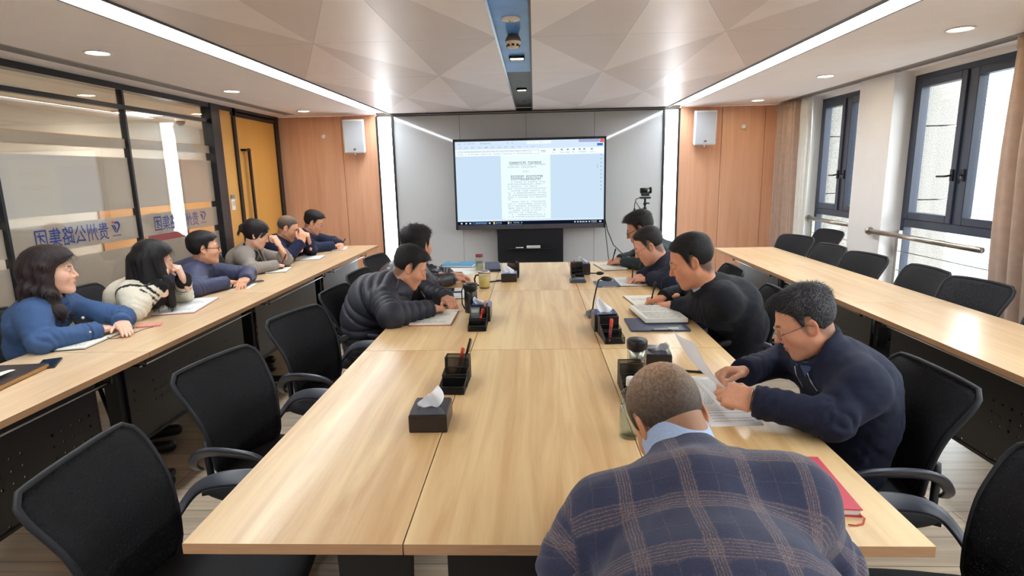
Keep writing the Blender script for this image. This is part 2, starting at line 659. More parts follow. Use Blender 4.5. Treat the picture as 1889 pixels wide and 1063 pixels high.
# ---- things in the slot
t = thing('smoke_detector', 'domed smoke detector hanging in the blue part of the ceiling slot', 'smoke detector', (-0.113, 3.68, SZ))
b = MB()
b.lathe([(0.0, 0.0), (0.03, 0.0), (0.046, -0.03), (0.048, -0.042), (0.0, -0.042)], mat('detector_base', (112, 96, 82), rough=0.5), 24)
b.build('base', MATS['detector_base'], t)
b = MB()
b.lathe([(0.046, -0.042), (0.043, -0.056), (0.03, -0.075), (0.0, -0.08)], mat('detector_cream', (232, 214, 190), rough=0.5), 24)
b.build('cover', MATS['detector_cream'], t)
b = MB()
for k in range(8):
    a = 2 * PI * k / 8
    b.box((0.037 * math.cos(a), 0.037 * math.sin(a), -0.064), (0.008, 0.016, 0.012), M_BLACK, rz=a)
b.build('vent', M_BLACK, t)
def spot(name, y, label, lit, size=(0.085, 0.075)):
    t = thing(name, label, 'light', (-0.11, y, SZ), group='square spotlights in the ceiling slot')
    b = MB()
    for sx in (-1, 1):
        b.box((sx * size[0] / 2, 0, -0.008), (0.008, size[1] + 0.008, 0.018), M_BLACK)
    for sy in (-1, 1):
        b.box((0, sy * size[1] / 2, -0.008), (size[0] + 0.008, 0.008, 0.018), M_BLACK)
    b.build('bezel', M_BLACK, t)
    b = MB()
    b.box((0, 0, -0.006), (size[0] - 0.01, size[1] - 0.01, 0.006), lit)
    b.build('lens', lit, t)
spot('ceiling_spotlight', 4.38, 'square warm spotlight in the blue part of the ceiling slot', glow('spot_warm', (255, 240, 205), 6.0), (0.1, 0.11))
spot('ceiling_spotlight', 6.0, 'square warm spotlight in the charcoal part of the ceiling slot', MATS['spot_warm'], (0.09, 0.12))
t = thing('sprinkler_plate', 'round white cover plate in the blue part of the ceiling slot', 'cover plate', (-0.111, 3.32, SZ))
b = MB()
b.lathe([(0.0, -0.012), (0.03, -0.012), (0.05, -0.006), (0.053, 0.0)], M_WHITE, 24)
b.build('plate', M_WHITE, t)
b = MB()
b.lathe([(0.0, -0.02), (0.012, -0.018), (0.014, -0.012)], M_ALU, 12)
b.build('nozzle', M_ALU, t)
t = thing('slot_sensor', 'small dark disc at the far end of the ceiling slot', 'sensor', (-0.1, 7.05, SZ))
b = MB()
b.lathe([(0.0, -0.014), (0.035, -0.012), (0.045, 0.0)], M_CHAR, 20)
b.build('disc', M_CHAR, t)

# ---- screen wall
M_PEACH = wood('peach_veneer', (234, 184, 152), (206, 148, 114), 'z', rough=0.42, fine=14, along=0.7, contrast=(0.3, 0.7))
mb = MB()
mb.box((0, YB + 0.12, 1.2), (7.2, 0.14, 2.6))
struct('wall_back', mb, mat('wall_core', (70, 60, 54), rough=0.9))
mb = MB()
for x0, x1 in ((XL + 0.02, -2.495), (-2.49, -2.03), (1.86, 2.387), (2.392, 2.928), (2.933, XR + 0.05)):
    mb.box(((x0 + x1) / 2, YB + 0.02, (ZC + 0.1) / 2), (x1 - x0, 0.04, ZC - 0.1), M_PEACH, bev=0.002, seg=1)
struct('wall_back_veneer', mb)
M_GREYGLASS = mat('grey_painted_glass', (194, 196, 199), rough=0.035, var=0.01, vscale=2, spec=0.6)
mb = MB()
for x0, x1 in ((-1.815, -0.955), (-0.951, -0.096), (-0.092, 0.780), (0.784, 1.655)):
    mb.box(((x0 + x1) / 2, YB + 0.025, (ZC - 0.02) / 2), (x1 - x0, 0.03, ZC - 0.02), M_GREYGLASS)
struct('wall_back_glass', mb)
mb = MB()
for x in (-2.022, -1.822, 1.662, 1.848):
    mb.box((x, YB + 0.012, (ZC - 0.03) / 2), (0.024, 0.06, ZC - 0.03), M_BLACK)
mb.box((-0.08, YB + 0.015, ZC - 0.02), (3.9, 0.05, 0.012), M_BLACK)
struct('trim_3', mb)
M_COLUMN = glow('column_light_white', (250, 252, 255), LED_COLUMN)
for x, lab in ((-1.922, 'tall white light column on the wall left of the screen'), (1.755, 'tall white light column on the wall right of the screen')):
    t = thing('wall_light_column', lab, 'light', (x, YB, 0))
    b = MB()
    b.box((0, 0.005, ZC / 2 + 0.03), (0.172 if x < 0 else 0.158, 0.03, ZC - 0.12), M_COLUMN)
    b.build('diffuser', M_COLUMN, t)
    b = MB()
    b.box((0, 0.005, 0.045), (0.172, 0.034, 0.08), M_BLACK)
    b.build('foot', M_BLACK, t)
mb = MB()
for x0, x1 in ((XL, -2.03), (1.86, XR)):
    mb.box(((x0 + x1) / 2, YB - 0.006, 0.05), (x1 - x0, 0.012, 0.1), M_BLACK)
struct('baseboard_back', mb)
for x, lab in ((-2.73, 'small round white sensor on the left wood panelling'), (2.66, 'small round white sensor on the right wood panelling')):
    t = thing('wall_sensor', lab, 'sensor', (x, YB, 2.06))
    b = MB()
    b.lathe([(0.0, 0.03), (0.02, 0.03), (0.03, 0.018), (0.03, 0.0)], M_WHITE, 20, Matrix.Rotation(PI / 2, 4, 'X'))
    b.build('cap', M_WHITE, t)

# ---- wall behind the photographer
mb = MB()
mb.box((0, YF - 0.05, 1.2), (7.2, 0.1, 2.6))
struct('wall_front', mb, M_PAINT)

# ---- glazed partition: frame, panes, frosted film with mirrored lettering
M_PFRAME = mat('partition_black', (27, 27, 32), rough=0.35, var=0.05)
BAYS = [(-1.6, -0.2), (-0.2, 1.06), (1.06, 2.32), (2.32, 3.58), (3.58, 4.84), (4.84, 6.12)]
mb = MB()
mb.box((XL, (YF + YB) / 2, ZC - 0.022), (0.09, YB - YF, 0.05), M_PFRAME)
mb.box((XL, (YF + 6.1) / 2, 0.05), (0.07, 6.1 - YF, 0.1), M_PFRAME)
for y in (-0.2, 1.06, 2.32, 3.58, 4.84):
    mb.box((XL, y, ZC / 2), (0.05, 0.022, ZC), M_PFRAME)
mb.box((XL, (YF + 6.1) / 2, 2.143), (0.045, 6.1 - YF, 0.035), M_PFRAME)
mb.box((XL, 6.19, ZC / 2), (0.11, 0.17, ZC), M_PFRAME, bev=0.004)
mb.box((XL, 6.595, ZC / 2), (0.09, 0.06, ZC), M_PFRAME)
mb.box((XL, 7.68, ZC / 2), (0.1, 0.09, ZC), M_PFRAME)
mb.box((XL, 7.1, 2.262), (0.09, 1.1, 0.05), M_PFRAME)
struct('wall_left', mb)

M_PANE = glassmat('partition_glass', (248, 250, 248), refl=0.10)
def film_material():
    m = bpy.data.materials.new('frosted_film')
    m.use_nodes = True
    nt = m.node_tree
    nt.nodes.clear()
    o = nt.nodes.new('ShaderNodeOutputMaterial')
    d = nt.nodes.new('ShaderNodeBsdfDiffuse')
    d.inputs[0].default_value = lin((212, 202, 196))
    tr = nt.nodes.new('ShaderNodeBsdfTranslucent')
    tr.inputs[0].default_value = lin((230, 220, 212))
    nz = nt.nodes.new('ShaderNodeTexNoise')
    nz.inputs['Scale'].default_value = 350
    mr = nt.nodes.new('ShaderNodeMapRange')
    mr.inputs['To Min'].default_value = 0.42
    mr.inputs['To Max'].default_value = 0.5
    nt.links.new(nz.outputs['Fac'], mr.inputs[0])
    mx = nt.nodes.new('ShaderNodeMixShader')
    nt.links.new(mr.outputs[0], mx.inputs[0])
    nt.links.new(d.outputs[0], mx.inputs[1])
    nt.links.new(tr.outputs[0], mx.inputs[2])
    nt.links.new(mx.outputs[0], o.inputs[0])
    return m
M_FILM = film_material()
M_LETTER = mat('lettering_blue', (36, 66, 150), rough=0.5, var=0.03)
M_LETTERRED = mat('lettering_red', (206, 70, 50), rough=0.5, var=0.03)

def text_mesh(body, height):
    cu = bpy.data.curves.new('lettering_source', 'FONT')
    cu.body = body
    cu.size = 1.0
    cu.offset = 0.004
    o = bpy.data.objects.new('lettering_source', cu)
    COL.objects.link(o)
    dg = bpy.context.evaluated_depsgraph_get()
    me = o.evaluated_get(dg).to_mesh()
    vs = [tuple(v.co) for v in me.vertices]
    fs = [tuple(p.vertices) for p in me.polygons]
    o.evaluated_get(dg).to_mesh_clear()
    bpy.data.objects.remove(o)
    bpy.data.curves.remove(cu)
    if not vs:
        return [], [], 0
    x0 = min(v[0] for v in vs); x1 = max(v[0] for v in vs)
    y0 = min(v[1] for v in vs); y1 = max(v[1] for v in vs)
    k = height / (y1 - y0)
    return [((v[0] - x0) * k, (v[1] - y0) * k, 0) for v in vs], fs, (x1 - x0) * k
TXT = text_mesh('贵州公路集团', 0.135)

for n, (y0, y1) in enumerate(BAYS):
    g = MB()
    g.box((XL, (y0 + y1) / 2, ZC / 2 + 0.04), (0.01, y1 - y0 - 0.02, ZC - 0.14), M_PANE)
    w = struct('window_%d' % (n + 1), g)
    f = MB()
    xs = XL - 0.008
    for (z0, z1) in ((0.1, 1.015), (1.075, 1.265), (1.325, 1.74), (1.815, 1.89)):
        f.box((xs, (y0 + y1) / 2, (z0 + z1) / 2), (0.003, y1 - y0 - 0.022, z1 - z0), M_FILM)
    f.build('frosted_film', M_FILM, w)
    if n >= 2:
        # the lettering faces the corridor, so from this side it reads mirrored
        L = MB()
        vs, fs, wid = TXT
        k = 0.69 / wid if wid else 1
        yr = y0 + 0.905
        L.add([(xs + 0.006, yr - v[0] * k, 1.105 + v[1]) for v in vs], fs, M_LETTER)
        # emblem: red dot, two leaning strokes closing to a point, hooked wing
        e0, ez = yr + 0.035, 1.105
        def ring(cx, cz, r, m, nn=20):
            L.add([(xs + 0.006, e0 + cx + r * math.cos(2 * PI * q / nn), ez + cz + r * math.sin(2 * PI * q / nn)) for q in range(nn)], [tuple(range(nn))], m)
        def quad(p, m):
            L.add([(xs + 0.006, e0 + a, ez + c) for a, c in p], [tuple(range(len(p)))], m)
        ring(0.022, 0.125, 0.011, M_LETTERRED)
        quad([(0.004, 0.104), (0.019, 0.104), (0.046, 0.05), (0.04, 0.038)], M_LETTER)
        quad([(0.026, 0.104), (0.040, 0.104), (0.056, 0.07), (0.049, 0.057)], M_LETTER)
        quad([(0.040, 0.128), (0.085, 0.128), (0.104, 0.104), (0.096, 0.082), (0.06, 0.036), (0.052, 0.042), (0.08, 0.085), (0.082, 0.1), (0.074, 0.112), (0.04, 0.112)], M_LETTER)
        for q in range(7):
            quad([(0.004 + q * 0.0145, 0.012), (0.012 + q * 0.0145, 0.012), (0.012 + q * 0.0145, 0.023), (0.004 + q * 0.0145, 0.023)], M_LETTER)
        L.build('lettering', M_LETTER, w)

# orange side panel, door with long pull handle
M_OCHRE = wood('ochre_door_veneer', (222, 168, 88), (206, 148, 70), 'z', rough=0.4, fine=8, along=0.5, contrast=(0.25, 0.75))
mb = MB()
mb.box((XL, 6.42, ZC / 2), (0.05, 0.3, ZC - 0.04), M_OCHRE)
struct('wall_left_panel', mb)
d = MB()
d.box((XL, 7.13, 1.12), (0.05, 1.01, 2.22), M_OCHRE)
door = struct('door_1', d)
h = MB()
hy, hx = 6.80, XL + 0.075
h.box((hx, hy, 1.36), (0.022, 0.04, 1.06), M_BLACK, bev=0.003)
for z in (1.87, 0.85):
    h.box((XL + 0.05, hy - 0.04, z), (0.075, 0.12, 0.022), M_BLACK, bev=0.003)
h.build('pull_handle', M_BLACK, door)
t = thing('wall_switch', 'white switch panel on the ochre strip beside the door', 'switch', (XL + 0.025, 6.40, 1.27))
b = MB()
b.box((0.004, 0, 0), (0.008, 0.075, 0.12), M_WHITE, bev=0.003)
b.build('plate', M_WHITE, t)
b = MB()
for q in range(2):
    b.box((0.01, -0.015 + 0.03 * q, 0.012), (0.004, 0.02, 0.05), mat('switch_grey', (205, 205, 205)))
b.build('rocker', MATS['switch_grey'], t)
b = MB()
b.box((0.006, 0, 0.085), (0.012, 0.07, 0.042), mat('switch_screen', (120, 135, 150), rough=0.3), bev=0.003)
b.build('display', MATS['switch_screen'], t)

# ---- corridor seen through the clear bands
mb = MB()
mb.box((-5.25, (YB + 1.5 + YF) / 2, 1.2), (0.1, YB + 1.5 - YF, 2.6))
mb.box((-4.3, YB + 1.5, 1.2), (2.0, 0.1, 2.6))
mb.box((-4.3, YF - 0.05, 1.2), (2.0, 0.1, 2.6))
struct('wall_corridor', mb, M_WARMWALL)
M_HONEY = wood('honey_veneer', (214, 160, 96), (190, 134, 76), 'y', rough=0.5, fine=10, along=0.8)
mb = MB()
for z0, z1 in ((0.1, 1.45), (1.72, 1.84), (1.96, 2.08)):
    mb.box((-5.19, 8.0, (z0 + z1) / 2), (0.03, 2.4, z1 - z0), M_HONEY)
for z0, z1 in ((1.72, 1.84), (1.96, 2.08)):
    mb.box((-5.19, 4.0, (z0 + z1) / 2), (0.03, 5.6, z1 - z0), M_HONEY)
struct('trim_4', mb)
t = thing('notice_board', 'dark red notice board on the corridor wall behind the glass', 'notice board', (-5.172, 8.05, 0.84))
b = MB()
b.box((0.006, 0, 0), (0.012, 0.95, 0.42), mat('notice_red', (110, 34, 38), rough=0.6))
b.build('board', MATS['notice_red'], t)
b = MB()
for s in (-1, 1):
    b.box((0.008, s * 0.485, 0), (0.02, 0.03, 0.45), M_HONEY)
    b.box((0.008, 0, s * 0.22), (0.02, 1.0, 0.03), M_HONEY)
b.build('frame', M_HONEY, t)
M_CORR_FILL = glow('corridor_fill_glow', (255, 247, 236), 14.0)  # glowing panels added to brighten the frosted film from behind
for k, y in enumerate((0.2, 2.4, 4.6, 6.8)):
    t = thing('corridor_fill_panel', 'added glowing square panel in the corridor, brightening the frosted film', 'light', (-4.4, y, ZC), group='added glowing panels in the corridor')
    b = MB()
    b.box((0, 0, -0.006), (0.5, 0.5, 0.01), M_CORR_FILL)
    b.build('diffuser', M_CORR_FILL, t)
    b = MB()
    for s in (-1, 1):
        b.box((s * 0.26, 0, -0.01), (0.02, 0.54, 0.02), M_WHITE)
        b.box((0, s * 0.26, -0.01), (0.5, 0.02, 0.02), M_WHITE)
    b.build('frame', M_WHITE, t)
t = thing('dome_camera', 'dark dome camera on the corridor ceiling behind the glass', 'camera', (-4.35, 7.3, ZC))
b = MB()
b.lathe([(0.0, -0.06), (0.06, -0.06), (0.07, -0.04), (0.07, 0.0)], M_WHITE, 20)
b.build('base', M_WHITE, t)
b = MB()
b.lathe([(0.0, -0.115), (0.03, -0.108), (0.05, -0.088), (0.056, -0.06)], M_BLACK, 20)
b.build('dome', M_BLACK, t)

# ---- window wall
WINS = [(-0.69, 0.41), (0.95, 2.03), (2.57, 3.60), (4.02, 5.31), (5.85, 6.93)]
mb = MB()
edges = [YF] + [e for w in WINS for e in w] + [YB]
for k in range(0, len(edges), 2):
    a, b_ = edges[k], edges[k + 1]
    xin = 3.07 if 0 < k < len(edges) - 1 else 3.2
    mb.box(((xin + 3.31) / 2, (a + b_) / 2, ZC / 2), (3.31 - xin, b_ - a, ZC), M_PILLAR, bev=0.004)
for a, b_ in WINS:
    mb.box((3.33, (a + b_) / 2, 0.1), (0.2, b_ - a, 0.2), M_PILLAR)
    mb.box((3.33, (a + b_) / 2, 2.31), (0.2, b_ - a, 0.06), M_PILLAR)
struct('wall_right', mb)
M_WPANE = glassmat('window_glass', (248, 251, 251), refl=0.03)
M_STEEL = mat('brushed_steel', (190, 184, 176), rough=0.28, metal=1.0, var=0.05)
for n, (a, b_) in enumerate(WINS):
    g = MB()
    x = 3.275
    def bar(y0, y1, z0, z1, dx=0.07):
        g.box((x, (y0 + y1) / 2, (z0 + z1) / 2), (dx, y1 - y0, z1 - z0), M_FRAME, bev=0.003, seg=1)
    bar(a, a + 0.05, 0.2, 2.285); bar(b_ - 0.05, b_, 0.2, 2.285)
    bar(a + 0.05, b_ - 0.05, 2.235, 2.285); bar(a + 0.05, b_ - 0.05, 0.2, 0.25)
    bar(a + 0.05, b_ - 0.05, 1.015, 1.085)
    mid = (a + b_) / 2 - 0.02
    bar(mid - 0.03, mid + 0.03, 1.085, 2.235)
    w = struct('window_%d' % (n + 7), g)
    for (s0, s1) in ((a + 0.05, mid - 0.03), (mid + 0.03, b_ - 0.05)):
        s = MB()
        for (y0, y1, z0, z1) in ((s0, s0 + 0.06, 1.085, 2.235), (s1 - 0.06, s1, 1.085, 2.235), (s0 + 0.06, s1 - 0.06, 1.085, 1.145), (s0 + 0.06, s1 - 0.06, 2.175, 2.235)):
            s.box((x - 0.012, (y0 + y1) / 2, (z0 + z1) / 2), (0.075, y1 - y0, z1 - z0), M_FRAME, bev=0.004, seg=1)
        so = s.build('sash', M_FRAME, w)
        p = MB()
        p.box((x, (s0 + s1) / 2, 1.66), (0.008, s1 - s0 - 0.11, 1.04), M_WPANE)
        p.build('pane', M_WPANE, so)
        # handle on the meeting side
        hh = MB()
        yh = s0 + 0.03 if s0 > mid else s1 - 0.03
        hh.box((x - 0.056, yh, 1.46), (0.014, 0.03, 0.09), M_BLACK, bev=0.003)
        dr = 1 if s0 > mid else -1
        hh.tube([(x - 0.06, yh, 1.46), (x - 0.085, yh, 1.455), (x - 0.09, yh + dr * 0.02, 1.452), (x - 0.09, yh + (0.12 if dr > 0 else -0.01), 1.45 if dr > 0 else 1.40)], 0.008, M_BLACK, 8)
        hh.build('handle', M_BLACK, so)
    p = MB()
    p.box((x, (a + b_) / 2, 0.635), (0.008, b_ - a - 0.09, 0.77), M_WPANE)
    p.build('lower_pane', M_WPANE, w)
for (a, b_, lab) in ((4.02, 5.31, 'stainless safety rail with wires across the nearer window'), (5.85, 6.93, 'stainless safety rail with wires across the farther window'),):
    t = thing('safety_rail', lab, 'rail', (3.16, (a + b_) / 2, 0))
    L = (b_ - a) / 2 - 0.03
    L2 = L + (0.13 if a < 5 else 0.0)
    b = MB()
    b.tube([(0 if a > 5 else -0.13, -L, 0.965), (0 if a > 5 else -0.13, L2, 0.965)], 0.022, M_STEEL, 14)
    b.build('handrail', M_STEEL, t)
    b = MB()
    b.tube([(0 if a > 5 else -0.13, L2 - 0.012, 0.965), (0 if a > 5 else -0.13, L2 + 0.018, 0.965)], [0.036, 0.03], M_STEEL, 16)
    if a < 5:
        b.tube([(-0.13, L2 - 0.02, 0.965), (-0.09, L2 - 0.02, 0.965)], 0.012, M_STEEL, 10)
    b.build('end_flange', M_STEEL, t)
    for z in (0.80, 0.63, 0.46):
        b = MB()
        b.tube([(0.05, -L, z), (0.05, L, z)], 0.004, M_STEEL, 6)
        b.build('wire', M_STEEL, t)
    b = MB()
    b.box((0.05, L - 0.02, 0.5), (0.03, 0.04, 0.96), M_STEEL)
    b.build('post', M_STEEL, t)

# ---- curtains
M_CURT = mat('beige_curtain', (180, 154, 138), rough=0.8, var=0.06, vscale=18, bump=0.2, bscale=500, sheen=0.3)
M_SHEER = mat('white_sheer', (232, 230, 224), rough=0.8, var=0.03, vscale=18, sheen=0.2)
def curtain(name, label, y0f, y1f, x0, amp, folds, m, z0=0.03, z1=2.29):
    t = thing(name, label, 'curtain', (x0, (y0f(0) + y1f(0)) / 2, 0))
    oy = t.location.y
    b = MB()
    def fn(u, v):
        z = z1 + (z0 - z1) * v
        y = y0f(v) + (y1f(v) - y0f(v)) * u - oy
        ph = 2 * PI * folds * u + 0.5 * math.sin(4 * v + 7 * u)
        x = amp * math.sin(ph) * (0.75 + 0.25 * math.sin(9 * u + 3 * v)) + 0.012 * math.sin(2.3 * ph + 2 * v)
        return (x, y, z)
    b.sheet(fn, int(folds * 16), 30, m, 0.004)
    b.build('cloth', m, t)
    b = MB()
    b.sheet(lambda u, v: (amp * math.sin(2 * PI * folds * u) * 0.9 - 0.004, y0f(0) + (y1f(0) - y0f(0)) * u - oy, z1 + 0.012 - 0.07 * v), int(folds * 16), 3, m, 0.006)
    b.build('heading_tape', m, t)
curtain('window_curtain', 'beige curtain gathered in the far corner by the wood panelling', lambda v: 7.02 - 0.1 * v, lambda v: 7.64, 3.06, 0.055, 6, M_CURT)
curtain('sheer_curtain', 'white sheer curtain beside the far beige curtain', lambda v: 6.80 + 0.0 * v, lambda v: 7.0, 3.06, 0.02, 4, M_SHEER)
curtain('window_curtain', 'beige curtain drawn back at the right edge, beside the nearer window',
        lambda v: 3.05, lambda v: 3.90 + 0.09 * math.sin(PI * v) - 0.14 * v, 2.99, 0.05, 6, M_CURT)

# ---- outside: granite piers, haze-pale hills, city
def granite():
    m = bpy.data.materials.new('speckled_granite')
    m.use_nodes = True
    nt = m.node_tree
    b = nt.nodes['Principled BSDF']
    b.inputs['Roughness'].default_value = 0.6
    tc = nt.nodes.new('ShaderNodeTexCoord')
    nz = nt.nodes.new('ShaderNodeTexNoise')
    nz.inputs['Scale'].default_value = 150
    nz.inputs['Detail'].default_value = 3
    nt.links.new(tc.outputs['Object'], nz.inputs['Vector'])
    rp = nt.nodes.new('ShaderNodeValToRGB')
    e = rp.color_ramp.elements
    e[0].position = 0.36; e[0].color = lin((96, 92, 88))
    e[1].position = 0.62; e[1].color = lin((162, 156, 149))
    nt.links.new(nz.outputs['Fac'], rp.inputs[0])
    nt.links.new(rp.outputs[0], b.inputs['Base Color'])
    return m
M_GRAN = granite()
mb = MB()
for yc in (-1.0, 0.68, 2.3, 3.80, 5.58, 7.15):
    z = -1.3
    while z < 3.6:
        mb.box((3.50, yc, z + 0.318), (0.37, 0.44, 0.625), M_GRAN, bev=0.004, seg=1)
        z += 0.634
struct('wall_outside_pier', mb)
mb = MB()
mb.box((200, 200, -48), (3000, 3000, 2))
struct('ground_outside', mb, mat('hazy_ground', (120, 124, 124), rough=1.0, var=0.25, vscale=0.03))
def hill(cx, cy, rx, ry, h, seed, m):
    rnd = random.Random(seed)
    ph = [rnd.uniform(0, 6) for _ in range(8)]
    b = MB()
    def fn(u, v):
        x, y = (u * 2 - 1), (v * 2 - 1)
        r = math.sqrt(x * x + y * y)
        k = max(0.0, 1 - r) ** 0.8
        z = h * k * (1 + 0.22 * math.sin(5 * x + ph[0]) + 0.2 * math.sin(6 * y + ph[1]) + 0.1 * math.sin(13 * x + 11 * y + ph[2]) + 0.05 * math.sin(31 * x - 17 * y + ph[3]))
        return (x * rx, y * ry, z)
    b.sheet(fn, 48, 48, m)
    return b
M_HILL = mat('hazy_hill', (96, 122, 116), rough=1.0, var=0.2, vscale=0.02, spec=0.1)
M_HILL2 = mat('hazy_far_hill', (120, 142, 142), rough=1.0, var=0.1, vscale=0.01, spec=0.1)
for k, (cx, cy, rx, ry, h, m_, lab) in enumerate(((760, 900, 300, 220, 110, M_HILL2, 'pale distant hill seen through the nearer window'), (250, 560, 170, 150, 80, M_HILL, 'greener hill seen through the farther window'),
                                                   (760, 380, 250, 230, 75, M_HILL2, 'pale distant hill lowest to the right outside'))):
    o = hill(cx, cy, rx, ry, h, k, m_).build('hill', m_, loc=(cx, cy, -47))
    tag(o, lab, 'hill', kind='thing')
M_BLDG = mat('pale_render', (150, 156, 154), rough=0.9, var=0.05, vscale=0.5)
M_ROOF = mat('teal_roof', (90, 134, 128), rough=0.8, var=0.1, vscale=0.3)
M_WIN = mat('far_window', (120, 140, 150), rough=0.3, var=0.1)
for (cx, cy, w, d_, h, lab, mroof) in ((60, 82, 26, 16, 37, 'pale city building with rooftop railing outside the nearer window', M_BLDG), (120, 170, 46, 20, 40, 'wide pale building beyond the nearer window', M_BLDG),
                               (40, 52, 26, 8, 22, 'low building with teal roof below the nearer window', M_ROOF), (95, 110, 22, 14, 30, 'pale block standing behind the teal roof outside', M_BLDG), (62, 130, 24, 14, 33, 'pale block seen low through the farther window', M_BLDG)):
    t = thing('city_building', lab, 'building', (cx, cy, -47), rz=0.6)
    b = MB()
    b.box((0, 0, h / 2), (w, d_, h), M_BLDG)
    b.build('wall', M_BLDG, t)
    b = MB()
    b.box((0, 0, h + 0.3), (w + 0.8, d_ + 0.8, 0.6), mroof)
    b.build('roof', mroof, t)
    b = MB()
    for i in range(int(w / 2)):
        b.box((-w / 2 + 1 + 2 * i, -d_ / 2, h + 1.1), (0.2, 0.2, 1.4), M_BLDG)
    b.box((0, -d_ / 2, h + 1.8), (w, 0.25, 0.25), M_BLDG)
    b.build('railing', M_BLDG, t)
    first = None
    for i in range(int(w / 5)):
        for j in range(4):
            if first is None:
                fb = MB()
                fb.box((0, 0, 0), (2.6, 0.2, 1.7), M_WIN)
                first = o = fb.build('window', M_WIN, t)
            else:
                o = first.copy()
                COL.objects.link(o)
            o.location = (-w / 2 + 2.6 + 5 * i, -d_ / 2 - 0.05, h - 3 - 4 * j)
# ================================================================== FURNITURE
ZT = 0.75
M_TABLE = wood('light_oak_table', (242, 210, 156), (200, 152, 98), 'y', rough=0.38, coat=0.15, fine=15, along=0.9, contrast=(0.33, 0.60))
M_DESK = wood('pale_oak_desk', (226, 196, 158), (200, 164, 124), 'y', rough=0.30, coat=0.15, fine=24, along=1.0, contrast=(0.34, 0.64))
M_EDGE = mat('oak_edge_band', (196, 152, 112), rough=0.45, var=0.08, vscale=12, stretch=(1, 1, 20))
M_DKMETAL = mat('powder_coated_black', (24, 24, 27), rough=0.42, var=0.08)
M_RUBBER = mat('castor_rubber', (20, 20, 21), rough=0.6, var=0.1)

def board(mbx, x0, x1, y0, y1, z1, th, top, edge):
    """A table board: veneered faces with an edge band of its own colour."""
    vs = [(x0, y0, z1), (x1, y0, z1), (x1, y1, z1), (x0, y1, z1), (x0, y0, z1 - th), (x1, y0, z1 - th), (x1, y1, z1 - th), (x0, y1, z1 - th)]
    mbx.add(vs, [(0, 1, 2, 3), (7, 6, 5, 4)], top)
    mbx.add(vs, [(0, 4, 5, 1), (1, 5, 6, 2), (2, 6, 7, 3), (3, 7, 4, 0)], edge)

tbl = thing('conference_table', 'long light oak conference table of nine boards in the middle of the room', 'table', (0.02, 1.143, 0))
XS = [(-0.82, -0.322), (-0.319, 0.274), (0.277, 0.825)]
YS = [(0.0, 1.437), (1.440, 2.807), (2.810, 4.08)]
for (y0, y1) in YS:
    for (x0, x1) in XS:
        b = MB()
        board(b, x0, x1, y0, y1, ZT, 0.026, M_TABLE, M_EDGE)
        b.build('tabletop_board', None, tbl)
for yc in (0.17, 1.25, 1.62, 2.62, 2.98, 3.75):
    for xc in (-0.435, 0.435):
        b = MB()
        b.prism([(xc - 0.07, -0.355), (xc + 0.07, -0.355), (xc + 0.095, 0.355), (xc - 0.095, 0.355)], -0.025, 0.025, M_DKMETAL, TR(0, yc, 0.36) @ Matrix.Rotation(PI / 2, 4, 'X'))
        b.box((xc, yc, 0.36), (0.10, 0.04, 0.70), M_DKMETAL, bev=0.006)
        b.box((xc, yc, 0.025), (0.44, 0.09, 0.05), M_DKMETAL, bev=0.01)
        b.box((xc, yc, 0.715), (0.30, 0.06, 0.018), M_DKMETAL)
        b.build('leg', M_DKMETAL, tbl)
for yc in (0.17, 1.62, 2.98):
    b = MB()
    b.box((0, yc + 0.0, 0.42), (0.5, 0.03, 0.60), M_DKMETAL)
    b.build('modesty_panel', M_DKMETAL, tbl)

# ---- training desks in two long rows
def perforated():
    m = bpy.data.materials.new('perforated_black_panel')
    m.use_nodes = True
    nt = m.node_tree
    b = nt.nodes['Principled BSDF']
    b.inputs['Base Color'].default_value = lin((26, 26, 29))
    b.inputs['Roughness'].default_value = 0.3
    o = nt.nodes['Material Output']
    tc = nt.nodes.new('ShaderNodeTexCoord')
    sp = nt.nodes.new('ShaderNodeSeparateXYZ')
    nt.links.new(tc.outputs['Object'], sp.inputs[0])
    def M(op, a, v=None):
        n = nt.nodes.new('ShaderNodeMath')
        n.operation = op
        nt.links.new(a, n.inputs[0])
        if v is not None:
            if isinstance(v, (int, float)):
                n.inputs[1].default_value = v
            else:
                nt.links.new(v, n.inputs[1])
        return n.outputs[0]
    def cell(a):
        return M('SUBTRACT', M('FRACT', M('MULTIPLY', a, 1 / 0.052)), 0.5)
    y, z = cell(sp.outputs['Y']), cell(sp.outputs['Z'])
    d = M('SQRT', M('ADD', M('MULTIPLY', y, y), M('MULTIPLY', z, z)))
    hole = M('LESS_THAN', d, 0.12)
    # two plain bands split the holes into fields
    fld = M('GREATER_THAN', M('FRACT', M('MULTIPLY', sp.outputs['Z'], 1 / 0.26)), 0.35)
    fy = M('GREATER_THAN', M('FRACT', M('MULTIPLY', M('ADD', sp.outputs['Y'], 10.0), 1 / 0.364)), 0.3)
    hole = M('MULTIPLY', M('MULTIPLY', hole, fld), fy)
    tr = nt.nodes.new('ShaderNodeBsdfTransparent')
    mx = nt.nodes.new('ShaderNodeMixShader')
    nt.links.new(hole, mx.inputs[0])
    nt.links.new(b.outputs[0], mx.inputs[1])
    nt.links.new(tr.outputs[0], mx.inputs[2])
    nt.links.new(mx.outputs[0], o.inputs[0])
    return m
M_PERF = perforated()

def castor(b, x, y, r=0.028):
    b.tube([(x - 0.018, y, r), (x + 0.018, y, r)], r, M_RUBBER, 14)
    b.box((x, y, r + 0.022), (0.02, 0.03, 0.03), M_DKMETAL)

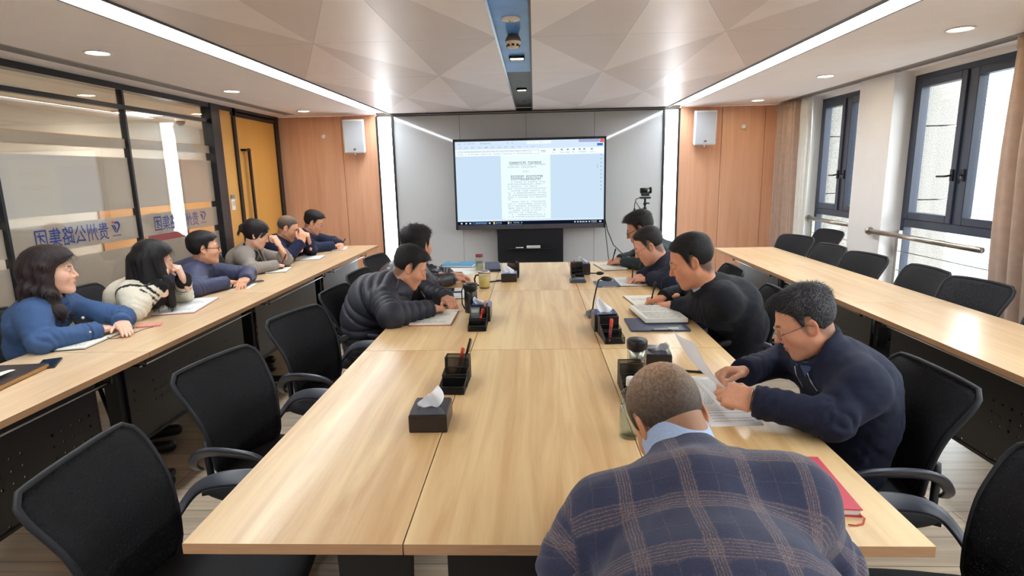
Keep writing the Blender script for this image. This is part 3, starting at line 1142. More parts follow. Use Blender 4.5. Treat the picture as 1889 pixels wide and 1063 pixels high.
def desk(label, side, y0, y1, group):
    """side -1: row by the partition, +1: row by the windows. Aisle edge at |x| = 1.84."""
    t = thing('training_desk', label, 'desk', (side * 2.135, (y0 + y1) / 2, 0), group=group)
    L = (y1 - y0) / 2 - 0.0015
    b = MB()
    board(b, -0.295, 0.295, -L, L, ZT, 0.026, M_DESK, M_EDGE)
    b.build('tabletop', None, t)
    ax = -side            # towards the aisle
    for s in (-1, 1):
        y = s * (L - 0.085)
        b = MB()
        b.box((0.02 * ax, y, 0.39), (0.075, 0.036, 0.62), M_DKMETAL, bev=0.008)
        b.box((0, y, 0.075), (0.54, 0.045, 0.04), M_DKMETAL, bev=0.012)
        b.box((0, y, 0.708), (0.42, 0.05, 0.03), M_DKMETAL, bev=0.006)
        leg = b.build('leg', M_DKMETAL, t)
        for sx in (-1, 1):
            c = MB()
            castor(c, sx * 0.235, y)
            c.build('castor', M_RUBBER, leg)
    b = MB()
    b.box((0.07 * ax, 0, 0.43), (0.006, 2 * L - 0.21, 0.42), M_PERF)
    for z in (0.215, 0.645):
        b.box((0.07 * ax, 0, z), (0.016, 2 * L - 0.2, 0.016), M_DKMETAL)
    b.build('modesty_panel', M_PERF, t)
    b = MB()
    for x in (-0.12, 0.02, 0.16):
        b.tube([(x, -L + 0.1, 0.64), (x, L - 0.1, 0.64)], 0.005, M_STEEL, 6)
    for s in (-1, 1):
        b.tube([(-0.14, s * (L - 0.12), 0.70), (-0.14, s * (L - 0.12), 0.64), (0.18, s * (L - 0.12), 0.64), (0.18, s * (L - 0.12), 0.70)], 0.006, M_DKMETAL, 6)
    b.build('wire_shelf', M_STEEL, t)
    b = MB()
    b.tube([(0.05 * ax, -L + 0.08, 0.69), (0.05 * ax, L - 0.08, 0.69)], 0.016, M_DKMETAL, 8)
    b.build('crossbar', M_DKMETAL, t)
LG, RG = 'training desks along the glass partition', 'training desks along the windows'
for y0, y1, lab in ((-0.2, 1.2, 'training desk along the partition, nearest the camera and mostly out of frame'),
                    (1.2, 2.6, 'training desk along the partition carrying the dark leather folder at the left edge'),
                    (2.6, 4.0, 'training desk along the partition in front of the woman in the cream cardigan'),
                    (4.0, 5.4, 'training desk along the partition in front of the woman in the grey blazer'),
                    (5.4, 6.75, 'training desk at the far end of the partition row, by the wood panelling')):
    desk(lab, -1, y0, y1, LG)
for y0, y1, lab in ((0.65, 2.05, 'training desk by the windows, nearest the camera and mostly out of frame'),
                    (2.05, 3.45, 'training desk by the windows at the right edge, with the curtain behind it'),
                    (3.45, 4.85, 'training desk by the windows in front of the white pillar'),
                    (4.85, 6.03, 'training desk at the far end of the window row, by the far curtain')):
    desk(lab, 1, y0, y1, RG)

# ---- chairs
def mesh_fabric():
    m = bpy.data.materials.new('black_mesh_fabric')
    m.use_nodes = True
    nt = m.node_tree
    b = nt.nodes['Principled BSDF']
    b.inputs['Base Color'].default_value = lin((27, 27, 31))
    b.inputs['Roughness'].default_value = 0.75
    b.inputs['Specular IOR Level'].default_value = 0.3
    o = nt.nodes['Material Output']
    tc = nt.nodes.new('ShaderNodeTexCoord')
    wv = nt.nodes.new('ShaderNodeTexVoronoi')
    wv.inputs['Scale'].default_value = 230
    nt.links.new(tc.outputs['Object'], wv.inputs['Vector'])
    mr = nt.nodes.new('ShaderNodeMapRange')
    mr.inputs['From Min'].default_value = 0.0
    mr.inputs['From Max'].default_value = 0.5
    mr.inputs['To Min'].default_value = 0.34
    mr.inputs['To Max'].default_value = 0.0
    nt.links.new(wv.outputs['Distance'], mr.inputs[0])
    tr = nt.nodes.new('ShaderNodeBsdfTransparent')
    mx = nt.nodes.new('ShaderNodeMixShader')
    nt.links.new(mr.outputs[0], mx.inputs[0])
    nt.links.new(b.outputs[0], mx.inputs[1])
    nt.links.new(tr.outputs[0], mx.inputs[2])
    nt.links.new(mx.outputs[0], o.inputs[0])
    return m
M_MESH = mesh_fabric()
M_SEATFAB = mat('black_seat_fabric', (24, 24, 27), rough=0.85, var=0.15, vscale=150, bump=0.3, bscale=700)
M_CHPL = mat('black_chair_plastic', (30, 31, 36), rough=0.36, var=0.06, spec=0.5)

M_CHFR = mat('chair_back_piping', (33, 34, 39), rough=0.6, var=0.08)

M_CHARM = mat('armrest_grey', (46, 49, 62), rough=0.34, var=0.05, spec=0.6)

def back_shape(u, v, w0, w1, z0, z1):
    """u across (-1..1), v up (0..1); the chair faces +x."""
    w = w0 + (w1 - w0) * (0.75 * v + 0.25 * v * v)
    # small-radius corners: tighter at the top
    if v > 0.80:
        q = (v - 0.80) / 0.20
        w *= 1 - 0.20 * (1 - math.sqrt(max(0.0, 1 - q * q)))
    if v < 0.12:
        q = 1 - v / 0.12
        w *= 1 - 0.22 * q * q
    zz = z0 + (z1 - z0) * v - 0.012 * (abs(u) ** 2.5) * max(0.0, v - 0.5) * 2
    x = -0.198 - 0.078 * v + 0.040 * u * u * (1 - 0.75 * v * v) + 0.026 * math.sin(PI * v) - 0.05 * max(0.0, v - 0.6) * abs(u) ** 2
    return (x, u * w, zz)

def make_chair(name, label, cat_group, arms, star, loc, rz):
    t = thing(name, label, 'chair', loc, rz, cat_group)
    b = MB()
    def seat_top(u, v):
        a, c = u * 2 - 1, v * 2 - 1
        r = 0.985
        k = max(abs(a), abs(c))
        sx, sy = 0.235 * a, 0.24 * c
        # squircle corners
        f = 1 - 0.10 * (abs(a * c)) ** 2.2
        edge = max(0.0, k - 0.72) / 0.28
        return (0.01 + sx * f, sy * f, 0.462 - 0.03 * edge ** 2 - 0.012 * (1 - c * c) * (1 - a * a))
    b.sheet(seat_top, 16, 16, M_SEATFAB, 0.035)
    b.build('seat', M_SEATFAB, t)
    b = MB()
    b.box((0.0, 0, 0.425), (0.36, 0.34, 0.022), M_CHPL, bev=0.01)
    b.build('seat_pan', M_CHPL, t)
    w0, w1, z0, z1 = 0.172, 0.228, 0.465, 0.875
    b = MB()
    b.sheet(lambda u, v: back_shape(u * 2 - 1, v, w0 - 0.004, w1 - 0.004, z0 + 0.005, z1 - 0.005), 18, 18, M_MESH, 0.010)
    back = b.build('backrest', M_MESH, t)
    b = MB()
    ring = []
    for k in range(19):
        ring.append(back_shape(-1 + 2 * k / 18, 0, w0, w1, z0, z1))
    for k in range(1, 19):
        ring.append(back_shape(1, k / 18, w0, w1, z0, z1))
    for k in range(1, 19):
        ring.append(back_shape(1 - 2 * k / 18, 1, w0, w1, z0, z1))
    for k in range(1, 18):
        ring.append(back_shape(-1, 1 - k / 18, w0, w1, z0, z1))
    b.tube(ring, 0.0085, M_CHFR, 8, close=True)
    b.build('back_frame', M_CHFR, back)
    b = MB()
    for s in range(4):
        v = 0.12 + 0.055 * s
        b.tube([back_shape(-0.9 + 1.8 * q / 10, v, w0, w1, z0, z1) for q in range(11)], 0.0035, M_CHPL, 5)
    b.build('lumbar_rib', M_CHPL, back)
    for s in (-1, 1):
        b = MB()
        b.tube([(0.02, s * 0.13, 0.418), (-0.16, s * 0.135, 0.415), (-0.225, s * 0.14, 0.45), (-0.222, s * 0.145, 0.53), (-0.212, s * 0.15, 0.60)], 0.014, M_CHPL, 8)
        b.build('back_support', M_CHPL, t)
    if arms:
        for s in (-1, 1):
            b = MB()
            pts = [(-0.205, s * 0.205, 0.515), (-0.185, s * 0.25, 0.56), (-0.14, s * 0.268, 0.61), (-0.07, s * 0.272, 0.633), (0.03, s * 0.272, 0.638),
                   (0.11, s * 0.27, 0.632), (0.15, s * 0.268, 0.605), (0.155, s * 0.262, 0.55), (0.13, s * 0.25, 0.47), (0.08, s * 0.21, 0.425)]
            # smooth the loop
            sm = []
            for i in range(len(pts) - 1):
                p0 = Vector(pts[max(0, i - 1)]); p1 = Vector(pts[i]); p2 = Vector(pts[i + 1]); p3 = Vector(pts[min(len(pts) - 1, i + 2)])
                for q in range(4):
                    x = q / 4.0
                    sm.append(0.5 * ((2 * p1) + (p2 - p0) * x + (2 * p0 - 5 * p1 + 4 * p2 - p3) * x * x + (3 * p1 - p0 - 3 * p2 + p3) * x ** 3))
            sm.append(Vector(pts[-1]))
            rr = []
            for k in range(len(sm)):
                f = k / (len(sm) - 1)
                rr.append(0.62 + 0.5 * math.exp(-((f - 0.42) / 0.2) ** 2))
            b.tube(sm, rr, M_CHARM, 12, flat=(0.024, 0.009))
            b.build('armrest', M_CHARM, t)
    if star:
        b = MB()
        b.lathe([(0.0, 0.42), (0.03, 0.42), (0.03, 0.26), (0.04, 0.25), (0.04, 0.1), (0.055, 0.09), (0.055, 0.06), (0.0, 0.06)], M_CHPL, 16)
        b.build('gas_column', M_CHPL, t)
        for k in range(5):
            a = 2 * PI * k / 5 + 0.3
            ca, sa = math.cos(a), math.sin(a)
            b = MB()
            b.tube([(0.03 * ca, 0.03 * sa, 0.088), (0.15 * ca, 0.15 * sa, 0.085), (0.28 * ca, 0.28 * sa, 0.066)], [1, 0.85, 0.6], M_CHPL, 8, flat=(0.026, 0.02))
            leg = b.build('leg', M_CHPL, t)
            c = MB()
            for q in (-1, 1):
                c.tube([(0.28 * ca - sa * (q * 0.012 - 0.007), 0.28 * sa + ca * (q * 0.012 - 0.007), 0.026), (0.28 * ca - sa * (q * 0.012 + 0.007), 0.28 * sa + ca * (q * 0.012 + 0.007), 0.026)], 0.026, M_RUBBER, 12)
            c.tube([(0.28 * ca, 0.28 * sa, 0.03), (0.28 * ca, 0.28 * sa, 0.07)], 0.009, M_CHPL, 8)
            c.build('castor', M_RUBBER, leg)
    else:
        for sx, sy in ((-1, -1), (-1, 1), (1, -1), (1, 1)):
            b = MB()
            b.tube([(0.17 * sx, 0.18 * sy, 0.42), (0.2 * sx, 0.2 * sy, 0.2), (0.22 * sx, 0.215 * sy, 0.012)], 0.012, M_DKMETAL, 8)
            b.build('leg', M_DKMETAL, t)
    return t

G1, G2 = 'black mesh task chairs around the conference table', 'black mesh training chairs behind the desks'
task = None
for x, y, rz, lab in ((-0.90, 1.36, 0.06, 'empty black mesh task chair at the bottom left corner, nearest the camera'),
                      (-0.98, 2.06, -0.24, 'empty black mesh task chair, second from the camera on the left of the table'),
                      (-0.98, 2.80, -0.32, 'empty black mesh task chair just in front of the man in the puffer jacket'),
                      (-0.98, 3.50, -0.1, 'black mesh task chair holding the man in the quilted puffer jacket'),
                      (-1.02, 4.14, -0.12, 'black mesh task chair holding the man in the dark leather jacket'),
                      (-1.12, 4.92, -0.2, 'empty black mesh task chair, farthest on the left of the table'),
                      (1.07, 1.93, PI + 0.03, 'black mesh task chair behind the man reading the papers'),
                      (1.10, 3.30, PI, 'black mesh task chair holding the man in the black coat'),
                      (1.12, 4.12, PI, 'black mesh task chair holding the writing man in the navy sweater'),
                      (1.12, 4.95, PI, 'black mesh task chair holding the man in the dark green jacket at the far right'),
                      (0.94, 1.23, PI - 0.06, 'empty black mesh task chair cut by the right edge of the photo'),
                      (0.22, 0.62, PI / 2, 'black mesh task chair under the man in the plaid blazer')):
    if task is None:
        task = make_chair('task_chair', lab, G1, True, True, (x, y, 0), rz)
    else:
        copy_tree(task, (x, y, 0), rz, lab, G1)
train = None
for x, y, rz, lab in ((2.38, 5.84, PI + 0.42, 'empty training chair at the far end of the window desks by the corner curtain'),
                      (2.92, 6.36, PI + 0.22, 'empty training chair standing back by the farther window, behind the others'),
                      (2.33, 5.16, PI + 0.12, 'empty training chair, second pushed in from the far end of the window desks'),
                      (2.33, 4.56, PI + 0.26, 'empty training chair pushed in beside the white pillar'),
                      (2.35, 3.94, PI + 0.04, 'empty training chair pushed in below the railing of the nearer window'),
                      (2.34, 3.41, PI + 0.22, 'empty training chair pushed in beside the right curtain'),
                      (2.32, 2.78, PI + 0.1, 'empty training chair at the right edge of the photo, its corner just showing'),
                      (-2.70, 2.92, 0.0, 'training chair holding the woman in the denim shirt'),
                      (-2.72, 3.66, 0.05, 'training chair holding the woman in the cream cardigan'),
                      (-2.72, 4.34, 0.0, 'training chair holding the man with black glasses by the partition'),
                      (-2.74, 5.20, 0.0, 'training chair holding the woman in the grey blazer'),
                      (-2.72, 5.80, 0.0, 'training chair holding the man with both hands at his mouth'),
                      (-2.72, 6.40, 0.0, 'training chair holding the farthest man of the partition row')):
    if train is None:
        train = make_chair('training_chair', lab, G2, False, False, (x, y, 0), rz)
    else:
        copy_tree(train, (x, y, 0), rz, lab, G2)

# ---- the big display on its stand
SCR = 0.51
def emi(name, rgb, k=1.0):
    return glow(name, rgb, SCR * k)
tv = thing('display_screen', 'large wall display showing a document page, in the middle of the grey wall', 'screen', (-0.055, 7.60, 1.404))
TW, TH = 1.94, 1.148
b = MB()
b.box((0, 0.04, 0), (TW, 0.07, TH), mat('display_shell', (34, 35, 40), rough=0.4), bev=0.006)
b.build('housing', MATS['display_shell'], tv)
b = MB()
for sx in (-1, 1):
    b.box((sx * (TW / 2 - 0.012), 0, 0), (0.024, 0.02, TH), MATS['display_shell'], bev=0.003)
b.box((0, 0, TH / 2 - 0.015), (TW, 0.02, 0.03), MATS['display_shell'], bev=0.003)
b.box((0, 0, -TH / 2 + 0.03), (TW, 0.02, 0.06), mat('display_chin', (74, 72, 78), rough=0.45), bev=0.003)
b.build('bezel', MATS['display_shell'], tv)
SX0, SX1, SZ1, SZ0 = -TW / 2 + 0.024, TW / 2 - 0.024, TH / 2 - 0.03, -TH / 2 + 0.06
b = MB()
def rect(u0, v0, u1, v1, m, lay=0):
    y = 0.004 - 0.0006 * lay
    x0, x1 = SX0 + (SX1 - SX0) * u0, SX0 + (SX1 - SX0) * u1
    z0, z1 = SZ1 + (SZ0 - SZ1) * v1, SZ1 + (SZ0 - SZ1) * v0
    b.add([(x0, y, z0), (x1, y, z0), (x1, y, z1), (x0, y, z1)], [(0, 1, 2, 3)], m)
e_bg = emi('screen_blue_grey', (196, 217, 236)); e_top = emi('screen_pale_blue', (206, 224, 242)); e_wh = emi('screen_white', (236, 247, 250))
e_pg = emi('screen_page', (228, 244, 246)); e_ink = emi('screen_ink', (96, 112, 124)); e_soft = emi('screen_soft_ink', (150, 166, 180)); e_bar = emi('screen_taskbar', (14, 20, 36))
e_tab = emi('screen_tab', (44, 74, 118)); e_ic = emi('screen_icon', (190, 210, 225)); e_fold = emi('screen_folder', (236, 208, 110)); e_red = emi('screen_red', (226, 96, 84)); e_btn = emi('screen_button', (62, 110, 190)); e_mauve = emi('screen_mauve', (160, 168, 206))
rect(0, 0, 1, 1, e_bg)
rect(0, 0, 1, 0.095, e_top, 1)
rect(0, 0.095, 1, 0.172, e_wh, 1)
rect(0.306, 0.172, 0.64, 0.935, e_pg, 1)
rect(0, 0.935, 1, 0.957, e_top, 1)
rect(0, 0.957, 1, 1, e_bar, 1)
rr = random.Random(7)
def marks(u0, u1, v, h, m, dens=0.8, w=0.0075, gap=0.003):
    u = u0
    while u < u1:
        if rr.random() < dens:
            k = rr.random()
            rect(u, v, u + w, v + h * 0.28, m, 2)
            if k > 0.3:
                rect(u + w * 0.35, v, u + w * 0.65, v + h, m, 2)
            if k < 0.7:
                rect(u, v + h * 0.7, u + w, v + h, m, 2)
        u += w + gap
marks(0.362, 0.575, 0.248, 0.024, e_ink, 0.95, 0.009, 0.0025)
marks(0.368, 0.6, 0.278, 0.014, e_soft, 0.9)
marks(0.35, 0.545, 0.304, 0.014, e_soft, 0.85)
marks(0.455, 0.49, 0.358, 0.013, e_soft, 0.8)
marks(0.372, 0.58, 0.41, 0.024, e_ink, 0.95, 0.009, 0.0025)
marks(0.372, 0.578, 0.443, 0.024, e_ink, 1.0, 0.009, 0.0025)
v = 0.482
for k in range(17):
    u0, u1 = 0.35, 0.603
    if k in (0, 4, 9, 15):
        u0 = 0.374
    if k in (2, 8, 14):
        u1 = 0.35 + rr.uniform(0.02, 0.17) if k == 8 else 0.54
    if k == 8:
        u1 = 0.37
    marks(u0, u1, v, 0.013, e_soft, 0.86)
    v += 0.0262
marks(0.02, 0.07, 0.022, 0.012, e_soft); marks(0.085, 0.13, 0.02, 0.012, e_soft); marks(0.17, 0.24, 0.02, 0.014, e_soft); marks(0.33, 0.40, 0.02, 0.014, e_soft)
rect(0.485, 0.008, 0.645, 0.04, e_wh, 2)
marks(0.50, 0.63, 0.016, 0.012, e_soft)
rect(0.83, 0.002, 0.97, 0.034, e_mauve, 2); rect(0.972, 0.002, 0.998, 0.04, e_red, 2); rect(0.952, 0.05, 0.99, 0.078, e_btn, 2)
u = 0.02
while u < 0.6:
    marks(u, u + 0.018, 0.066, 0.012, e_ink if abs(u - 0.2) < 0.03 else e_soft)
    u += 0.045
u = 0.015
while u < 0.5:
    marks(u, u + 0.012, 0.112, 0.016, e_soft, 1); marks(u, u + 0.012, 0.145, 0.012, e_soft, 0.8)
    u += 0.021
rect(0.508, 0.112, 0.565, 0.158, e_soft, 2); rect(0.510, 0.115, 0.563, 0.155, e_wh, 3)
marks(0.58, 0.61, 0.118, 0.022, e_ink, 1)
for u in (0.66, 0.71, 0.75, 0.79, 0.83, 0.86, 0.91):
    rect(u, 0.105, u + 0.014, 0.125, e_soft, 2); marks(u - 0.006, u + 0.024, 0.142, 0.011, e_soft)
for k in range(10):
    rect(0.975, 0.18 + 0.045 * k, 0.983, 0.192 + 0.045 * k, e_soft, 2)
rect(0.953, 0.30, 0.956, 0.345, e_soft, 2)
for u in (0.02, 0.052, 0.08, 0.214):
    rect(u, 0.970, u + 0.012, 0.988, e_ic, 2)
rect(0.10, 0.962, 0.205, 0.995, e_tab, 2); marks(0.115, 0.195, 0.972, 0.012, e_ic)
for u0, u1 in ((0.245, 0.3), (0.345, 0.44)):
    rect(u0, 0.968, u0 + 0.011, 0.99, e_fold, 2); marks(u0 + 0.018, u1, 0.973, 0.011, e_ic)
    rect(u0 - 0.005, 0.994, u1, 0.998, e_btn, 2)
for u in (0.80, 0.82, 0.838, 0.878, 0.898):
    rect(u, 0.972, u + 0.01, 0.988, e_ic, 2)
rect(0.852, 0.972, 0.872, 0.988, e_mauve, 2); marks(0.915, 0.955, 0.967, 0.009, e_ic); marks(0.915, 0.955, 0.982, 0.009, e_ic); rect(0.97, 0.97, 0.985, 0.988, e_ic, 2)
b.build('screen', None, tv)

st = thing('display_stand', 'black pedestal cabinet standing under the large display', 'stand', (-0.06, 7.66, 0))
b = MB()
b.box((0, 0, 0.42), (0.86, 0.10, 0.82), mat('stand_black', (17, 19, 27), rough=0.45), bev=0.004)
b.build('cabinet', MATS['stand_black'], st)
b = MB()
b.box((0, -0.09, 0.575), (0.56, 0.10, 0.012), M_DKMETAL, bev=0.003)
b.build('shelf', M_DKMETAL, st)
t = thing('eraser_box', 'small white box lying on the shelf of the display stand', 'box', (-0.02, 7.57, 0.581))
b = MB()
b.box((0, 0, 0.016), (0.18, 0.05, 0.032), M_WHITE, bev=0.004)
b.build('body', M_WHITE, t)
b = MB()
b.box((0, -0.026, 0.016), (0.17, 0.003, 0.006), mat('grey_label', (150, 150, 150)))
b.build('label_strip', MATS['grey_label'], t)
t = thing('marker_pen', 'white marker lying left of the box on the display stand shelf', 'pen', (-0.2, 7.57, 0.581))
b = MB()
b.tube([(-0.05, 0, 0.008), (0.05, 0, 0.008)], 0.008, M_WHITE, 10)
b.build('barrel', M_WHITE, t)
b = MB()
b.tube([(0.05, 0, 0.008), (0.085, 0, 0.008)], 0.0085, M_BLACK, 10)
b.build('cap', M_BLACK, t)

# ---- loudspeakers
M_SPW = mat('speaker_white', (226, 226, 228), rough=0.45, var=0.02)
M_SPG = mat('speaker_grille', (186, 188, 194), rough=0.5, var=0.06, vscale=400)
for x, rz, lab in ((-2.28, 0.2, 'white loudspeaker high on the left wood panelling'), (2.13, -0.16, 'white loudspeaker high on the right wood panelling')):
    t = thing('loudspeaker', lab, 'loudspeaker', (x, 7.58, 2.05), rz)
    T = Matrix.Rotation(0.14, 4, 'X')
    b = MB()
    b.box((0, 0, 0), (0.255, 0.17, 0.41), M_SPW, bev=0.012, M=T)
    b.build('cabinet', M_SPW, t)
    b = MB()
    b.box((0, -0.088, 0), (0.235, 0.012, 0.385), M_SPG, bev=0.004, M=T)
    b.build('grille', M_SPG, t)
    b = MB()
    b.box((-0.008, -0.096, -0.155), (0.012, 0.004, 0.022), mat('badge_red', (186, 60, 54)), M=T)
    b.box((0.008, -0.096, -0.155), (0.014, 0.004, 0.022), mat('badge_dark', (60, 58, 66)), M=T)
    b.build('badge', None, t)
    b = MB()
    b.box((0, 0.11, 0), (0.06, 0.11, 0.1), M_SPW)
    b.box((0, 0.15, 0), (0.10, 0.012, 0.2), M_SPW)
    b.tube([(0, -0.02, -0.2), (0, -0.02, -0.235)], 0.008, M_SPW, 8)
    b.build('bracket', M_SPW, t)

# ---- conference camera on a tripod, with cables
t = thing('tripod_camera', 'black conference camera on a tripod right of the display', 'camera', (1.23, 6.6, 0))
b = MB()
b.tube([(-0.055, 0, 1.325), (0.05, 0, 1.328)], 0.03, M_BLACK, 18)
b.tube([(0.05, 0, 1.328), (0.066, 0, 1.328)], 0.036, M_BLACK, 18)
b.box((0, 0, 1.285), (0.09, 0.05, 0.04), M_BLACK, bev=0.01)
b.build('camera_body', M_BLACK, t)
b = MB()
b.lathe([(0.0, 0.0), (0.012, 0.0), (0.015, -0.006), (0.02, -0.006), (0.02, 0.006)], M_STEEL, 16, TR(0.03, -0.032, 1.328) @ Matrix.Rotation(PI / 2, 4, 'X'))
b.build('lens', M_STEEL, t)
b = MB()
b.box((0, 0, 1.248), (0.12, 0.07, 0.022), M_BLACK, bev=0.008)
b.tube([(0, 0, 1.24), (0, 0, 0.5)], 0.012, M_BLACK, 10)
for z in (1.18, 1.13):
    b.tube([(0, 0, z - 0.012), (0, 0, z + 0.012)], 0.02, M_BLACK, 10)
b.tube([(0.0, 0, 1.19), (0.045, -0.02, 1.185)], 0.008, M_BLACK, 8)
b.build('column', M_BLACK, t)
for k in range(3):
    a = 2 * PI * k / 3 + 0.5
    b = MB()
    b.tube([(0, 0, 0.8), (0.33 * math.cos(a), 0.33 * math.sin(a), 0.01)], 0.011, M_BLACK, 8)
    b.build('leg', M_BLACK, t)
b = MB()
b.tube([(-0.05, 0.0, 1.25), (-0.10, 0, 1.235), (-0.115, 0, 1.17), (-0.115, 0, 1.0), (-0.1, 0.02, 0.6), (-0.05, 0.05, 0.1)], 0.005, M_BLACK, 6)
b.tube([(-0.115, 0, 1.13), (-0.115, 0, 1.03)], 0.012, M_BLACK, 8)
b.tube([(-0.10, 0, 1.2), (-0.05, 0, 1.12), (-0.015, 0, 1.04)], 0.004, M_BLACK, 6)
b.build('cable', M_BLACK, t)
t = tag(MB().tube([(0.90, 7.60, 0.98), (0.935, 7.56, 0.80), (1.0, 7.45, 0.62), (1.1, 7.2, 0.52), (1.2, 6.95, 0.50), (1.22, 6.9, 0.03)], 0.006, M_BLACK, 6).build('power_cord', M_BLACK),
        'black cord sagging from the display towards the tripod camera', 'cable')
t = tag(MB().tube([(0.905, 7.62, 0.92), (0.925, 7.6, 0.7), (0.96, 7.58, 0.4), (0.98, 7.56, 0.01)], 0.005, M_BLACK, 6).build('power_cord', M_BLACK),
        'black cord hanging straight down from the right end of the display', 'cable')
# ================================================================== THINGS ON THE TABLES
M_PAPER = mat('white_paper', (238, 238, 236), rough=0.7, var=0.015, vscale=20)
M_PAGE = mat('cream_page', (240, 236, 222), rough=0.75, var=0.02, vscale=20)
M_INK = mat('ink_grey', (110, 112, 122), rough=0.8)
M_BOXBLK = mat('dark_brown_leatherette', (44, 36, 34), rough=0.32, var=0.12, vscale=80, bump=0.1, bscale=400)
M_TISSUE = mat('tissue_white', (246, 247, 250), rough=0.8, var=0.01)
M_WIRE = mat('black_wire', (20, 20, 22), rough=0.4)
def wire_mesh():
    m = bpy.data.materials.new('wire_mesh_black')
    m.use_nodes = True
    nt = m.node_tree
    b = nt.nodes['Principled BSDF']
    b.inputs['Base Color'].default_value = lin((24, 23, 24))
    b.inputs['Roughness'].default_value = 0.4
    o = nt.nodes['Material Output']
    tc = nt.nodes.new('ShaderNodeTexCoord')
    sp = nt.nodes.new('ShaderNodeSeparateXYZ')
    nt.links.new(tc.outputs['Object'], sp.inputs[0])
    acc = None
    for ax in 'XYZ':
        a = nt.nodes.new('ShaderNodeMath'); a.operation = 'MULTIPLY'; a.inputs[1].default_value = 420
        nt.links.new(sp.outputs[ax], a.inputs[0])
        f = nt.nodes.new('ShaderNodeMath'); f.operation = 'FRACT'
        nt.links.new(a.outputs[0], f.inputs[0])
        g = nt.nodes.new('ShaderNodeMath'); g.operation = 'GREATER_THAN'; g.inputs[1].default_value = 0.38
        nt.links.new(f.outputs[0], g.inputs[0])
        if acc is None:
            acc = g.outputs[0]
        else:
            mm = nt.nodes.new('ShaderNodeMath'); mm.operation = 'ADD'
            nt.links.new(acc, mm.inputs[0]); nt.links.new(g.outputs[0], mm.inputs[1])
            acc = mm.outputs[0]
    th = nt.nodes.new('ShaderNodeMath'); th.operation = 'GREATER_THAN'; th.inputs[1].default_value = 1.5
    nt.links.new(acc, th.inputs[0])
    k = nt.nodes.new('ShaderNodeMath'); k.operation = 'MULTIPLY'; k.inputs[1].default_value = 0.8
    nt.links.new(th.outputs[0], k.inputs[0])
    tr = nt.nodes.new('ShaderNodeBsdfTransparent')
    mx = nt.nodes.new('ShaderNodeMixShader')
    nt.links.new(k.outputs[0], mx.inputs[0]); nt.links.new(b.outputs[0], mx.inputs[1]); nt.links.new(tr.outputs[0], mx.inputs[2])
    nt.links.new(mx.outputs[0], o.inputs[0])
    return m
M_WMESH = wire_mesh()

def tissue_box(label, x, y, size, rz=0.0, seed=0, top_rgb=(40, 44, 58), tall=0.075):
    t = thing('tissue_box', label, 'tissue box', (x, y, ZT), rz, 'tissue boxes on the conference table')
    w, d, h = size
    b = MB()
    b.box((0, 0, h / 2), (w, d, h), M_BOXBLK, bev=0.004)
    b.build('body', M_BOXBLK, t)
    mt = mat('tissue_lid_%d_%d_%d' % top_rgb, top_rgb, rough=0.18, var=0.05, spec=0.6)
    b = MB()
    n = 28
    ov = [(0.032 * math.cos(2 * PI * k / n), 0.022 * math.sin(2 * PI * k / n)) for k in range(n)]
    rc = []
    for k in range(n):
        a = 2 * PI * k / n
        c, s = math.cos(a), math.sin(a)
        q = max(abs(c) / (w / 2 - 0.002), abs(s) / (d / 2 - 0.002))
        rc.append((c / q, s / q))
    vs = [(p[0], p[1], h + 0.003) for p in ov] + [(p[0], p[1], h + 0.003) for p in rc] + [(p[0], p[1], h + 0.0002) for p in rc] + [(p[0], p[1], h + 0.0002) for p in ov]
    fs = []
    for k in range(n):
        j = (k + 1) % n
        fs += [(k, n + k, n + j, j), (n + k, 2 * n + k, 2 * n + j, n + j), (3 * n + j, 3 * n + k, k, j)]
    b.add(vs, fs, mt)
    b.build('lid', mt, t)
    rnd = random.Random(seed)
    p1, p2 = rnd.uniform(0, 6), rnd.uniform(0, 6)
    b = MB()
    lean = math.cos(p1)
    def fn(u, v):
        a = (u - 0.5) * 2
        w_ = 0.010 + 0.030 * math.sin(PI * min(1.0, 0.12 + 0.80 * v)) + 0.006 * v
        hgt = tall * v * (0.72 + 0.28 * a * (1 if lean > 0 else -1))
        return (a * w_ + 0.016 * v * v * lean, 0.010 * math.sin(a * 4.2 + p1 + 2.5 * v) * (0.5 + 0.5 * v) + 0.022 * v * math.sin(p2), h - 0.004 + hgt)
    b.sheet(fn, 12, 12, M_TISSUE, 0.0012)
    b.build('tissue', M_TISSUE, t)
    return t

